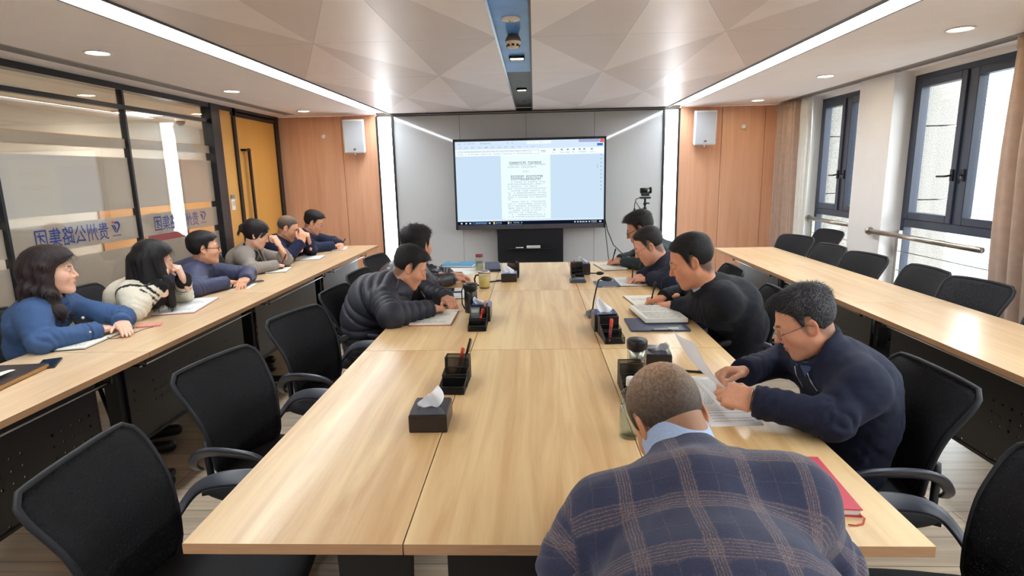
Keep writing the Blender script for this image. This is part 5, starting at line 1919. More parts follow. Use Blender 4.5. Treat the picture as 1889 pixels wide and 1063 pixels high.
_rng = np.random.RandomState(11)
_WK = [( _rng.normal(size=3), _rng.uniform(0, 6.28)) for _ in range(12)]
def wrinkle(P, freq):
    """Soft cloth-like unevenness in -1..1."""
    w = np.zeros(len(P))
    q = P * freq
    for i in range(0, 12, 2):
        a, pa = _WK[i]
        b, pb = _WK[i + 1]
        w += np.sin(q @ nrm(a) * (1 + 0.25 * i) + pa + 1.6 * np.sin(q @ nrm(b) + pb))
    return w / 6.0

def surface(fn, lo, hi, res, bs=10):
    """Surface nets over a box; blocks far from the surface are skipped."""
    lo, hi = np.asarray(lo, float), np.asarray(hi, float)
    n = np.ceil((hi - lo) / res).astype(int) + 2
    n = ((n + bs - 1) // bs) * bs
    nb = n // bs
    G = np.empty(n, dtype=F32)
    bi = np.stack(np.meshgrid(*[np.arange(k) for k in nb], indexing='ij'), -1).reshape(-1, 3)
    cen = lo + (bi * bs + (bs - 1) / 2.0) * res
    dc = fn(cen)
    near = np.abs(dc) < res * bs * 0.87 * 1.35 + 0.02
    off = np.stack(np.meshgrid(*[np.arange(bs)] * 3, indexing='ij'), -1).reshape(-1, 3)
    Gb = np.empty((len(bi), bs ** 3), dtype=F32)
    Gb[:] = dc[:, None]
    idx = np.where(near)[0]
    step = max(1, 220000 // bs ** 3)
    for s in range(0, len(idx), step):
        ii = idx[s:s + step]
        P = (lo + ((bi[ii] * bs)[:, None, :] + off[None]) * res).reshape(-1, 3)
        Gb[ii] = fn(P).reshape(len(ii), -1)
    G = Gb.reshape(*nb, bs, bs, bs).transpose(0, 3, 1, 4, 2, 5).reshape(n)
    S = G < 0
    C = np.zeros(tuple(n - 1), dtype=np.uint8)
    for dx in (0, 1):
        for dy in (0, 1):
            for dz in (0, 1):
                C += S[dx:n[0] - 1 + dx, dy:n[1] - 1 + dy, dz:n[2] - 1 + dz]
    act = (C > 0) & (C < 8)
    cid = -np.ones(act.shape, dtype=np.int64)
    ai = np.argwhere(act)
    cid[act] = np.arange(len(ai))
    acc = np.zeros((len(ai), 3))
    cnt = np.zeros(len(ai))
    cor = [(dx, dy, dz) for dx in (0, 1) for dy in (0, 1) for dz in (0, 1)]
    for a in range(8):
        for b in range(a + 1, 8):
            d = np.abs(np.array(cor[a]) - np.array(cor[b]))
            if d.sum() != 1:
                continue
            va_ = G[ai[:, 0] + cor[a][0], ai[:, 1] + cor[a][1], ai[:, 2] + cor[a][2]]
            vb_ = G[ai[:, 0] + cor[b][0], ai[:, 1] + cor[b][1], ai[:, 2] + cor[b][2]]
            cr = (va_ < 0) != (vb_ < 0)
            t = np.where(cr, va_ / np.where(cr, va_ - vb_, 1), 0)
            p = np.array(cor[a])[None] + t[:, None] * (np.array(cor[b]) - np.array(cor[a]))[None]
            acc[cr] += p[cr]
            cnt[cr] += 1
    V_ = lo + (ai + acc / np.maximum(cnt, 1)[:, None]) * res
    Q = []
    for ax in range(3):
        sl0 = [slice(None)] * 3; sl1 = [slice(None)] * 3
        sl0[ax] = slice(0, n[ax] - 1); sl1[ax] = slice(1, n[ax])
        ed = S[tuple(sl0)] != S[tuple(sl1)]
        u, v = (ax + 1) % 3, (ax + 2) % 3
        e = np.argwhere(ed)
        e = e[(e[:, u] > 0) & (e[:, v] > 0) & (e[:, u] < n[u] - 1) & (e[:, v] < n[v] - 1)]
        def c(du, dv):
            k = e.copy(); k[:, u] += du; k[:, v] += dv
            return cid[k[:, 0], k[:, 1], k[:, 2]]
        q = np.stack([c(-1, -1), c(0, -1), c(0, 0), c(-1, 0)], 1)
        flip = ~S[e[:, 0], e[:, 1], e[:, 2]]
        q[flip] = q[flip][:, ::-1]
        Q.append(q)
    Q = np.concatenate(Q)
    Q = Q[(Q >= 0).all(1)]
    return V_, Q

def np_object(name, parts, m, parent, loc):
    """parts: list of (verts, quads, tint(N,3), cloth(N,3) or None) joined into ONE mesh."""
    vs, fs, ts, cs, o = [], [], [], [], 0
    for v, f, t, c in parts:
        vs.append(v); fs.append(f + o); ts.append(t)
        cs.append(c if c is not None else np.zeros((len(v), 3)))
        o += len(v)
    v = np.concatenate(vs) - np.asarray(loc, float); f = np.concatenate(fs)
    t = np.concatenate(ts); c = np.concatenate(cs)
    me = bpy.data.meshes.new(name)
    me.vertices.add(len(v))
    me.vertices.foreach_set('co', v.astype(F32).ravel())
    me.loops.add(len(f) * 4)
    me.loops.foreach_set('vertex_index', f.astype(np.int32).ravel())
    me.polygons.add(len(f))
    me.polygons.foreach_set('loop_start', np.arange(0, len(f) * 4, 4, dtype=np.int32))
    me.polygons.foreach_set('use_smooth', np.ones(len(f), dtype=bool))
    me.update(calc_edges=True)
    a = me.attributes.new('tint', 'FLOAT_COLOR', 'POINT')
    a.data.foreach_set('color', np.concatenate([t, np.ones((len(t), 1))], 1).astype(F32).ravel())
    a = me.attributes.new('cloth', 'FLOAT_VECTOR', 'POINT')
    a.data.foreach_set('vector', c.astype(F32).ravel())
    me.materials.append(m)
    ob = bpy.data.objects.new(name, me)
    COL.objects.link(ob)
    ob.parent = parent
    return ob

def lc(rgb):
    return np.array(lin(rgb)[:3])

# ---- head field, in head coordinates: x to one side, y out of the face, z up
def skull(P, wide=1.0):
    X = P.copy(); X[:, 0] = np.abs(X[:, 0]) / wide
    d = ell(X, (0, -0.016, 0.042), (0.078, 0.101, 0.088))
    d = smin(d, ell(X, (0, 0.026, -0.028), (0.062, 0.066, 0.088)), 0.04)
    return d
def head_field(P, ne, jaw=1.0, nose=1.0, wide=1.0, neck_r=0.056):
    X = P.copy(); X[:, 0] = np.abs(X[:, 0]) / wide
    d = skull(P, wide)
    d = smin(d, seg(X, (0.047 * jaw, 0.0, -0.058), (0.016, 0.066, -0.100), 0.021, 0.018), 0.034)
    d = smin(d, ball(X, (0, 0.077, -0.102), 0.019), 0.024)
    d = smin(d, ball(X, (0.041, 0.052, -0.022), 0.029), 0.03)
    d = smin(d, seg(X, (0.0, 0.088, 0.028), (0.044, 0.073, 0.030), 0.011, 0.010), 0.018)
    d = smin(d, ell(X, (0, 0.078, -0.058), (0.030, 0.021, 0.028)), 0.02)
    d = smax(d, -ball(X, (0.031, 0.104, 0.007), 0.0175), 0.012)
    d = smin(d, ball(X, (0.031, 0.0765, 0.006), 0.0155), 0.004)
    n = seg(X, (0, 0.090, 0.020), (0, 0.108 + 0.006 * nose, -0.022), 0.007, 0.0105)
    n = smin(n, ball(X, (0.0115, 0.098, -0.027), 0.0085), 0.008)
    d = smin(d, n, 0.012)
    d = smin(d, seg(X, (0, 0.0995, -0.054), (0.022, 0.086, -0.0585), 0.0055, 0.003), 0.005)
    d = smin(d, seg(X, (0, 0.0985, -0.0665), (0.018, 0.087, -0.0635), 0.0065, 0.003), 0.005)
    d = smax(d, -seg(X, (0, 0.108, -0.0603), (0.024, 0.093, -0.061), 0.0022, 0.0016), 0.003)
    # ears, tilted back and standing a little off the head
    E = X - va(0.0765, -0.012, -0.002)
    c, s = math.cos(0.22), math.sin(0.22)
    Ey = E[:, 1] * c + E[:, 2] * s
    Ez = -E[:, 1] * s + E[:, 2] * c
    Ex = E[:, 0] + 0.30 * Ey
    Q = np.stack([Ex, Ey, Ez], 1)
    e = ell(Q, (0, 0, 0), (0.0085, 0.0195, 0.033))
    e = smax(e, -ell(Q, (0.0085, 0.003, 0.004), (0.006, 0.0115, 0.021)), 0.005)
    d = smin(d, e, 0.006)
    d = smin(d, seg(P, va(0, -0.028, -0.045), ne, neck_r, neck_r + 0.006), 0.026)
    return d

HAIRLINE_M = ([-0.2, -0.085, -0.05, -0.032, -0.02, -0.004, 0.010, 0.018, 0.028, 0.042, 0.060, 0.080, 0.12],
              [-0.075, -0.075, -0.062, -0.03, 0.03, 0.034, -0.004, 0.000, 0.044, 0.062, 0.070, 0.080, 0.084])
HAIRLINE_F = ([-0.2, -0.085, -0.05, -0.03, -0.012, 0.004, 0.02, 0.035, 0.05, 0.07, 0.09, 0.12],
              [-0.10, -0.10, -0.09, -0.07, -0.06, -0.05, -0.02, 0.03, 0.052, 0.066, 0.078, 0.08])
def hair_t(P, h):
    """Hair thickness over the skull; negative where skin shows."""
    tab = HAIRLINE_F if h.get('female') else HAIRLINE_M
    zh = np.interp(P[:, 1], tab[0], tab[1]) + h.get('line', 0.0) * sstep(P[:, 1], 0.02, 0.07) + h.get('nape', 0.0) * sstep(-P[:, 1], 0.02, 0.07)
    k = P[:, 2] - zh
    g = sstep(k, -0.002, h.get('soft', 0.03))
    th = h.get('side', 0.007) + h.get('top', 0.022) * sstep(P[:, 2], 0.035, 0.105)
    th = th + h.get('fringe', 0.0) * sstep(P[:, 1], 0.02, 0.08) * sstep(P[:, 2], 0.05, 0.09)
    th = th + h.get('back', 0.0) * sstep(-P[:, 1], 0.03, 0.1)
    if 'part' in h:
        th = th + h['part'] * np.tanh(P[:, 0] / 0.03) * sstep(P[:, 2], 0.05, 0.1)
    return g * th - (1 - g) * 0.004
def strands(P, amp):
    az = np.arctan2(P[:, 0], P[:, 1] + 0.02)
    r = np.sqrt(P[:, 0] ** 2 + P[:, 1] ** 2)
    w = np.sin(38 * az + 9 * np.sin(34 * P[:, 2]) + 3) + 0.7 * np.sin(71 * az + 60 * r + 5 * np.sin(50 * P[:, 2])) + 0.8 * np.sin(90 * P[:, 0] + 55 * P[:, 1]) * sstep(P[:, 2], 0.06, 0.1)
    return amp * w / 2

# ---- hand field. y = fingers, z = back of the hand, +x = thumb side
POSES = {
    'relax': ([(18, 28, 18), (22, 32, 20), (26, 36, 22), (30, 38, 24)], [(0.022, 0.022, -0.004), (0.046, 0.050, -0.016), (0.056, 0.078, -0.022), (0.056, 0.100, -0.026)]),
    'flat': ([(6, 10, 6), (5, 10, 6), (6, 11, 7), (9, 13, 8)], [(0.022, 0.022, -0.002), (0.050, 0.048, -0.008), (0.064, 0.074, -0.012), (0.068, 0.096, -0.014)]),
    'pen': ([(42, 48, 22), (52, 58, 30), (62, 66, 36), (68, 70, 40)], [(0.020, 0.022, -0.010), (0.042, 0.048, -0.030), (0.040, 0.074, -0.046), (0.026, 0.092, -0.058)]),
    'fist': ([(62, 80, 45), (66, 84, 48), (70, 86, 50), (74, 86, 50)], [(0.022, 0.024, -0.010), (0.042, 0.052, -0.028), (0.034, 0.074, -0.046), (0.014, 0.084, -0.054)]),
    'pinch': ([(48, 42, 16), (54, 50, 22), (60, 58, 28), (64, 62, 32)], [(0.024, 0.022, -0.008), (0.046, 0.050, -0.024), (0.046, 0.080, -0.036), (0.036, 0.102, -0.046)]),
}
FING = [(0.029, 0.087, (0.043, 0.026, 0.021)), (0.0095, 0.092, (0.047, 0.030, 0.022)), (-0.0105, 0.087, (0.043, 0.028, 0.021)), (-0.029, 0.077, (0.034, 0.021, 0.019))]
def hand_chains(pose):
    curls, th = POSES[pose]
    ch = []
    for (x, y, ln), cu in zip(FING, curls):
        p = va(x * 0.86, y, 0.0)
        ang = 0.0
        pts = [p]
        spread = x * 0.9
        for L_, c in zip(ln, cu):
            ang += math.radians(c)
            p = p + L_ * va(spread * math.cos(ang), math.cos(ang), -math.sin(ang))
            pts.append(p)
        ch.append(pts)
    return ch, [va(*p) for p in th]
def hand_field(P, pose, chains=None):
    ch, th = chains
    S = P.copy()
    S[:, 2] *= 1.75
    d = seg(S, va(0, -0.07, 0), va(0, 0.012, 0), 0.029, 0.029)
    B = P - va(0, 0.052, -0.001)
    q = np.abs(B) - np.array([0.0295, 0.034, 0.0035])
    box = np.sqrt((np.maximum(q, 0) ** 2).sum(1)) + np.minimum(q.max(1), 0) - 0.0095
    d = smin(d, box, 0.022)
    for pts in ch:
        f = seg(P, pts[0] - va(0, 0.03, 0), pts[0], 0.0088, 0.0094)
        f = smin(f, seg(P, pts[0], pts[1], 0.0092, 0.0082), 0.004)
        f = smin(f, seg(P, pts[1], pts[2], 0.0086, 0.0074), 0.003)
        f = smin(f, seg(P, pts[2], pts[3], 0.0076, 0.0062), 0.003)
        d = smin(d, f, 0.0055)
    t = seg(P, th[0], th[1], 0.0150, 0.0112)
    t = smin(t, seg(P, th[1], th[2], 0.0106, 0.0092), 0.003)
    t = smin(t, seg(P, th[2], th[3], 0.0094, 0.0070), 0.003)
    return smin(d, t, 0.012)

M_SKIN = tinted('skin', rough=0.48, sss=0.15, spec=0.35, noise=0.05, nscale=60, bump=0.06, bscale=420)
M_HAIR = tinted('hair', rough=0.55, spec=0.3, noise=0.3, nscale=140, bump=0.3, bscale=420)
M_CLOTH = tinted('woven_cloth', rough=0.82, spec=0.25, noise=0.07, nscale=240, bump=0.25, bscale=900, sheen=0.03)
M_NYLON = tinted('nylon_shell', rough=0.55, spec=0.35, noise=0.04, nscale=60, bump=0.08, bscale=260)
M_LEATHER = tinted('leather', rough=0.35, spec=0.5, noise=0.1, nscale=50, bump=0.3, bscale=160)

def plaid():
    m = bpy.data.materials.new('plaid_wool')
    m.use_nodes = True
    nt = m.node_tree
    b = nt.nodes['Principled BSDF']
    b.inputs['Roughness'].default_value = 0.85
    b.inputs['Specular IOR Level'].default_value = 0.2
    b.inputs['Sheen Weight'].default_value = 0.2
    at = nt.nodes.new('ShaderNodeAttribute')
    at.attribute_name = 'cloth'
    sp = nt.nodes.new('ShaderNodeSeparateXYZ')
    nt.links.new(at.outputs['Vector'], sp.inputs[0])
    tc = nt.nodes.new('ShaderNodeTexCoord')
    def M(op, a, v=0.0):
        n = nt.nodes.new('ShaderNodeMath')
        n.operation = op
        for k, q in enumerate((a, v)):
            if isinstance(q, (int, float)):
                n.inputs[k].default_value = q
            else:
                nt.links.new(q, n.inputs[k])
        return n.outputs[0]
    nz = nt.nodes.new('ShaderNodeTexNoise')
    nz.inputs['Scale'].default_value = 420
    nz.inputs['Detail'].default_value = 2
    nt.links.new(tc.outputs['Object'], nz.inputs['Vector'])
    slub = M('MULTIPLY', M('SUBTRACT', nz.outputs['Fac'], 0.25), 2.0)
    n2 = nt.nodes.new('ShaderNodeTexNoise')
    n2.inputs['Scale'].default_value = 34
    nt.links.new(tc.outputs['Object'], n2.inputs['Vector'])
    wob = M('MULTIPLY', M('SUBTRACT', n2.outputs['Fac'], 0.5), 0.006)
    def stripes(c, per, offs, w):
        x = M('ADD', M('DIVIDE', M('ADD', c, wob), per), 20.0)
        tot = None
        for o, g in offs:
            d = M('ABSOLUTE', M('SUBTRACT', M('FRACT', M('ADD', x, -o)), 0.5))
            k = M('MULTIPLY', M('LESS_THAN', d, w / per), g)
            tot = k if tot is None else M('MAXIMUM', tot, k)
        return tot
    su = stripes(sp.outputs['X'], 0.105, [(0.0, 0.9), (0.045, 0.7), (0.09, 1.0), (0.135, 0.6), (0.18, 0.9), (0.55, 0.25)], 0.0011)
    sv = stripes(sp.outputs['Y'], 0.115, [(0.0, 0.9), (0.05, 0.7), (0.10, 1.0), (0.15, 0.7), (0.21, 0.9), (0.27, 0.7), (0.6, 0.2)], 0.0011)
    bu = stripes(sp.outputs['X'], 0.105, [(0.09, 1.0)], 0.013)
    bv = stripes(sp.outputs['Y'], 0.115, [(0.13, 1.0)], 0.019)
    def mixc(f, a, c):
        n = nt.nodes.new('ShaderNodeMixRGB')
        if isinstance(f, (int, float)):
            n.inputs[0].default_value = f
        else:
            nt.links.new(f, n.inputs[0])
        for k, q in ((1, a), (2, c)):
            if isinstance(q, tuple):
                n.inputs[k].default_value = q
            else:
                nt.links.new(q, n.inputs[k])
        return n.outputs[0]
    base = mixc(M('MULTIPLY', slub, 0.5), lin((50, 54, 78)), lin((72, 76, 102)))
    base = mixc(M('MULTIPLY', M('MULTIPLY', M('ADD', bu, bv), slub), 0.34), base, lin((126, 110, 110)))
    base = mixc(M('MULTIPLY', M('MULTIPLY', M('MAXIMUM', su, sv), slub), 0.48), base, lin((178, 150, 134)))
    nt.links.new(base, b.inputs['Base Color'])
    bp = nt.nodes.new('ShaderNodeBump')
    bp.inputs['Strength'].default_value = 0.3
    bp.inputs['Distance'].default_value = 0.002
    nt.links.new(nz.outputs['Fac'], bp.inputs['Height'])
    nt.links.new(bp.outputs[0], b.inputs['Normal'])
    return m
M_PLAID = plaid()

SKIN = (214, 158, 126)
def person(label, hip, head, look, yaw, elR, wrR, elL, wrL, hR, hL, hw=0.168, girth=1.0, female=False, hs=1.0, roll=0.0,
           skin=SKIN, hair=None, hair_rgb=(26, 23, 24), hair_extra=None, cloth=(30, 36, 58), cloth_mat=None, cloth_name='jacket', puff=False,
           trousers=(28, 30, 38), collar='stand', shirt=None, glasses=None, eyes='down', res=0.008, hres=0.0032, tintfn=None, vneck=False, collar_r=0.07,
           jaw=1.0, nose=1.0, wide=1.0, lips=(176, 98, 88), brow=(40, 34, 32), cuff=None, fold=1.0, sleeve=1.0, extras=None, fade=0.6, neck_r=0.056, fullmesh=True, neck=0.165, jcol=1.0, shirt_h=0.0, tilt=0.0):
    hip, head = va(*hip), va(*head)
    loc = va(hip[0], hip[1], 0.0)
    t = thing('person', label, 'person', tuple(loc))
    f = va(math.cos(yaw), math.sin(yaw), 0)
    rv = va(math.sin(yaw), -math.cos(yaw), 0)          # the person's right
    up = va(0, 0, 1)
    # head frame
    hy = nrm(look)
    hx = nrm(np.cross(hy, up))
    hz = np.cross(hx, hy)
    cr, sr = math.cos(roll), math.sin(roll)
    hx, hz = hx * cr + hz * sr, hz * cr - hx * sr
    Rh = np.stack([hx, hy, hz], 1)                    # head -> world
    lean = nrm(head - hip)
    N = head - neck * hs * nrm(hz * 0.6 + lean * 0.4 + up * 0.2) - 0.02 * hs * hy
    ctrl = hip + va(0, 0, 0.30) - f * 0.05
    ctrl = ctrl + rv * ((N - ctrl) @ rv) * 0.5
    def spine(q):
        return (1 - q) ** 2 * hip + 2 * q * (1 - q) * ctrl + q * q * N
    S0, S1, S2, S3 = hip, spine(0.35), spine(0.66), spine(0.87)
    T = spine(0.90)
    sp_dir = nrm(N - spine(0.8))
    sh = {}
    for s, el in ((1, elR), (-1, elL)):
        base = T + rv * s * hw - sp_dir * 0.005 + up * s * tilt
        base = base + nrm(va(*el) - base) * 0.018
        sh[s] = base
    EL = {1: va(*elR), -1: va(*elL)}
    WR = {1: va(*wrR), -1: va(*wrL)}
    g = girth
    stretch = 1.46
    def sq(P):
        return P - ((P @ rv) * (1 - 1 / stretch))[:, None] * rv[None]
    def sq1(p):
        return p - rv * ((p @ rv) * (1 - 1 / stretch))
    A0, A1, A2, A3 = sq1(S0), sq1(S1), sq1(S2), sq1(S3)
    tr = (0.095 if female else 0.112) * g
    def torso(P, th):
        q = sq(P)
        d = seg(q, A0, A1, tr * 1.10 + th, tr * 1.0 + th)
        d = smin(d, seg(q, A1, A2, tr * 1.0 + th, tr * 1.04 + th), 0.05)
        d = smin(d, seg(q, A2, A3, tr * 1.04 + th, tr * 0.72 + th), 0.05)
        for s in (1, -1):
            d = smin(d, seg(P, T, sh[s], 0.074 * (0.9 if female else 1) + th, 0.054 + th), 0.05)
            d = smin(d, seg(P, N + up * 0.005, (T + sh[s]) * 0.5 + sp_dir * 0.02, 0.046 + th, 0.046 + th), 0.04)
        return d
    k_f = 0.86 if female else 1.0
    def arm(P, s, th):
        u = seg(P, sh[s], EL[s], 0.050 * k_f + th, 0.045 * k_f + th * 1.1)
        l = seg(P, EL[s], WR[s], 0.043 * k_f + th * 1.1, 0.029 * k_f + th * sleeve)
        return smin(u, l, 0.03), u, l
    LU = {s: np.linalg.norm(EL[s] - sh[s]) for s in (1, -1)}
    LF = {s: np.linalg.norm(WR[s] - EL[s]) for s in (1, -1)}
    def arm_coord(P, s):
        tu, tl = seg_t(P, sh[s], EL[s]), seg_t(P, EL[s], WR[s])
        du = np.linalg.norm(P - sh[s] - tu[:, None] * (EL[s] - sh[s]), axis=1)
        dl = np.linalg.norm(P - EL[s] - tl[:, None] * (WR[s] - EL[s]), axis=1)
        return np.where(du < dl, tu * LU[s], LU[s] + tl * LF[s]), np.where(du < dl, 0, 1)
    slen = np.linalg.norm(S1 - S0) + np.linalg.norm(S2 - S1) + np.linalg.norm(N - S2)
    def torso_coord(P):
        best, val = None, None
        acc = 0.0
        for a, b_ in ((S0, S1), (S1, S2), (S2, N)):
            tt = seg_t(P, a, b_)
            dd = np.linalg.norm(sq(P - a - tt[:, None] * (b_ - a)), axis=1)
            L_ = np.linalg.norm(b_ - a)
            # let the coordinate run past the neck so the pattern does not smear there
            if b_ is N:
                tt = np.maximum(0, ((P - a) @ (b_ - a)) / (L_ * L_))
            v = acc + tt * L_
            if best is None:
                best, val = dd, v
            else:
                m_ = dd < best
                best = np.where(m_, dd, best); val = np.where(m_, v, val)
            acc += L_
        return val
    TH = 0.014 if not puff else 0.026
    def garment(P):
        dt = torso(P, TH)
        ds = {}
        d = dt
        for s in (1, -1):
            da, du, dl = arm(P, s, TH)
            if puff:
                a_, _ = arm_coord(P, s)
                da = da - 0.013 * (np.abs(np.sin(PI * a_ / 0.050)) ** 0.5 - 0.6)
            else:
                a_, _ = arm_coord(P, s)
                x = a_ - LU[s]
                ph = x * 75 + 34 * (P @ nrm([0.3, 0.5, 0.8])) + 2.2 * wrinkle(P, 24)
                da = da - fold * 0.007 * np.exp(-(x / 0.085) ** 2) * (np.abs(np.sin(ph)) - 0.5)
                da = da - fold * 0.005 * np.exp(-((a_ - LU[s] - LF[s] + 0.03) / 0.06) ** 2) * (np.abs(np.sin(ph * 1.3 + 1)) - 0.5)
            # cut the cuff square
            dcut = (P - WR[s]) @ nrm(WR[s] - EL[s]) - 0.006
            da = smax(da, dcut, 0.004)
            ds[s] = da
        if puff:
            v = torso_coord(P)
            dt = dt - 0.016 * (np.abs(np.sin(PI * v / 0.056)) ** 0.5 - 0.6)
        kk = 0.03 if puff else 0.085
        d = smin(smin(dt, ds[1], kk), ds[-1], kk)
        if not puff:
            d = d - fold * 0.007 * (np.sqrt(wrinkle(P, 15) ** 2 + 0.01) - 0.3) - fold * 0.0035 * (np.sqrt(wrinkle(P + 3, 40) ** 2 + 0.01) - 0.3)
        # neck opening
        ax = nrm(head - N)
        h_ = (P - N) @ ax
        rad = np.linalg.norm(P - N - h_[:, None] * ax, axis=1)
        cup = np.maximum(rad - 0.056, -(h_ + 0.005))
        d = smax(d, -cup, 0.008)
        if collar == 'stand' or collar == 'fold':
            fr = (P - N) @ f
            hh = (0.030 if collar == 'stand' else 0.022) * jcol
            open_ = sstep(fr, 0.03, 0.075) * ((0.012 if jcol < 1.01 else 0.052) if collar == 'stand' else 0.02)
            cr_ = collar_r + 0.10 * np.maximum(-h_, 0) - (0.006 if collar == 'stand' else -0.004) * sstep(h_, 0, 0.05)
            q = np.stack([np.abs(rad - cr_) - 0.004, np.abs(h_ - (hh - 0.012 if jcol > 1.01 else 0.012)) - (hh - open_)], 1)
            ring = np.sqrt((np.maximum(q, 0) ** 2).sum(1)) + np.minimum(q.max(1), 0) - 0.005
            d = smin(d, ring, 0.012)
        if vneck:
            fr = nrm(f * 1.0 - up * 0.2)
            x = (P - N) @ rv
            v = torso_coord(P)
            w = 0.062 * np.clip(1 - (slen - v) / 0.24, 0, 1.3)
            w_ = np.abs(x) - w
            front = (P - (S2 + T) * 0.5) @ f
            d = smax(d, -np.maximum(w_, 0.02 - front), 0.004)
        return d
    allp = np.array([hip, N, sh[1], sh[-1], EL[1], EL[-1], WR[1], WR[-1]])
    lo = allp.min(0) - 0.22; hi = allp.max(0) + 0.20
    lo[2] = max(lo[2], hip[2] - 0.17)
    V_, Q = surface(garment, lo, hi, res)
    # cloth coordinates
    d0 = torso(V_, TH); d1 = arm(V_, 1, TH)[0]; d2 = arm(V_, -1, TH)[0]
    own = np.argmin(np.stack([d0 - 0.004, d1, d2], 1), 1)
    uvw = np.zeros((len(V_), 3))
    uvw[:, 0] = (V_ - N) @ rv
    uvw[:, 1] = torso_coord(V_)
    for k, s in ((1, 1), (2, -1)):
        a_, w_ = arm_coord(V_, s)
        bone = nrm(WR[s] - sh[s])
        e1 = nrm(np.cross(bone, f + up * 0.3)); e2 = np.cross(bone, e1)
        rel = V_ - (sh[s] + EL[s]) * 0.5
        ang = np.arctan2(rel @ e2, rel @ e1) * 0.062
        m_ = own == k
        uvw[m_, 0] = ang[m_] + 0.03
        uvw[m_, 1] = a_[m_]
    uvw[:, 2] = own
    tint = np.repeat(lc(cloth)[None], len(V_), 0)
    ctx = dict(N=N, rv=rv, f=f, sh=sh, EL=EL, WR=WR, T=T, own=own, uvw=uvw, LU=LU, LF=LF, slen=slen, S2=S2, arm_coord=arm_coord, garment=garment, head=head, Rh=Rh, loc=loc, up=up)
    if tintfn:
        tint = tintfn(V_, tint, ctx)
    np_object(cloth_name, [(V_, Q, tint, uvw)], cloth_mat or M_CLOTH, t, loc)

    # trousers and shoes
    pel = {s: hip + rv * s * 0.085 for s in (1, -1)}
    kn = {s: hip + f * 0.40 + rv * s * 0.115 + va(0, 0, -0.03) for s in (1, -1)}
    an = {s: va(*(hip + f * 0.40 + rv * s * 0.12)[:2], 0.10) for s in (1, -1)}
    def legs(P):
        q = sq(P)
        d = seg(q, A0 - va(0, 0, 0.02), A0 + va(0, 0, 0.03), tr * 1.02, tr * 1.02)
        for s in (1, -1):
            l = smin(seg(P, pel[s] - va(0, 0, 0.01), kn[s], 0.088, 0.066), seg(P, kn[s], an[s], 0.064, 0.052), 0.03)
            l = smax(l, -(P[:, 2] - 0.095), 0.004)
            d = smin(d, l, 0.03)
        return smax(d - 0.004 * wrinkle(P, 26), P[:, 2] - (hip[2] + 0.10), 0.005)
    lo = np.min([hip, kn[1], kn[-1], an[1], an[-1]], 0) - 0.2; hi = np.max([hip, kn[1], kn[-1]], 0) + 0.2
    lo[2] = 0.05
    V_, Q = surface(legs, lo, hi, 0.014)
    np_object('trousers', [(V_, Q, np.repeat(lc(trousers)[None], len(V_), 0), None)], M_CLOTH, t, loc)
    for s in (1, -1):
        a_ = an[s]
        def shoe(P):
            q = P.copy(); q[:, 2] = (q[:, 2] - 0.03) * 1.0
            d = seg(P, a_ + va(0, 0, -0.055) - f * 0.05, a_ + va(0, 0, -0.062) + f * 0.15, 0.040, 0.034)
            d = smin(d, seg(P, a_ + va(0, 0, 0.0), a_ + va(0, 0, -0.05), 0.045, 0.04), 0.03)
            return smax(d, -(P[:, 2] - 0.002), 0.004)
        V_, Q = surface(shoe, np.minimum(a_ - 0.12, a_ - f * 0.12 - 0.07) * va(1, 1, 0), np.maximum(a_, a_ + f * 0.2) + 0.08, 0.012)
        np_object('shoe', [(V_, Q, np.repeat(lc((26, 22, 22))[None], len(V_), 0), None)], M_LEATHER, t, loc)

    # body: head and neck, hands, and the trunk and arms under the clothes, ONE mesh
    parts = []
    ne = Rh.T @ (N - head) / hs
    ne = ne * 1.05
    loh = np.minimum(va(-0.10, -0.13, -0.135), ne - 0.055); hih = np.maximum(va(0.10, 0.135, 0.15), ne + 0.05)
    hv, hq = surface(lambda P: head_field(P, ne, jaw, nose, wide, neck_r), loh, hih, hres)
    X = np.abs(hv[:, 0]) / wide
    tn = np.repeat(lc(skin)[None], len(hv), 0)
    def blend(tn, w, rgb):
        w = np.clip(w, 0, 1)[:, None]
        return tn * (1 - w) + lc(rgb)[None] * w
    rosy = (min(255, skin[0] + 6), int(skin[1] * 0.86), int(skin[2] * 0.84))
    tn = blend(tn, 0.5 * np.exp(-((X - 0.045) ** 2 + (hv[:, 2] + 0.025) ** 2) / 0.02 ** 2) * (hv[:, 1] > 0.02), rosy)
    tn = blend(tn, 0.55 * np.exp(-(X ** 2 + (hv[:, 2] + 0.024) ** 2) / 0.014 ** 2) * (hv[:, 1] > 0.09), rosy)
    tn = blend(tn, 0.6 * sstep(X, 0.078, 0.088), rosy)
    lipw = (1 - sstep(np.abs(hv[:, 2] + 0.0605 + 0.1 * X), 0.0075, 0.0115)) * (1 - sstep(X, 0.018, 0.024)) * (hv[:, 1] > 0.08)
    tn = blend(tn, 0.85 * lipw, lips)
    bz = 0.034 + 0.10 * (X - 0.012) - 2.2 * (np.maximum(X - 0.035, 0)) ** 1 * 0.12
    brw = (1 - sstep(np.abs(hv[:, 2] - bz), 0.003, 0.006)) * sstep(X, 0.008, 0.014) * (1 - sstep(X, 0.042, 0.050)) * (hv[:, 1] > 0.05)
    tn = blend(tn, 0.85 * brw, brow)
    ex, ez = (X - 0.031) / 0.0135, (hv[:, 2] - 0.005)
    fr_ = hv[:, 1] > 0.06
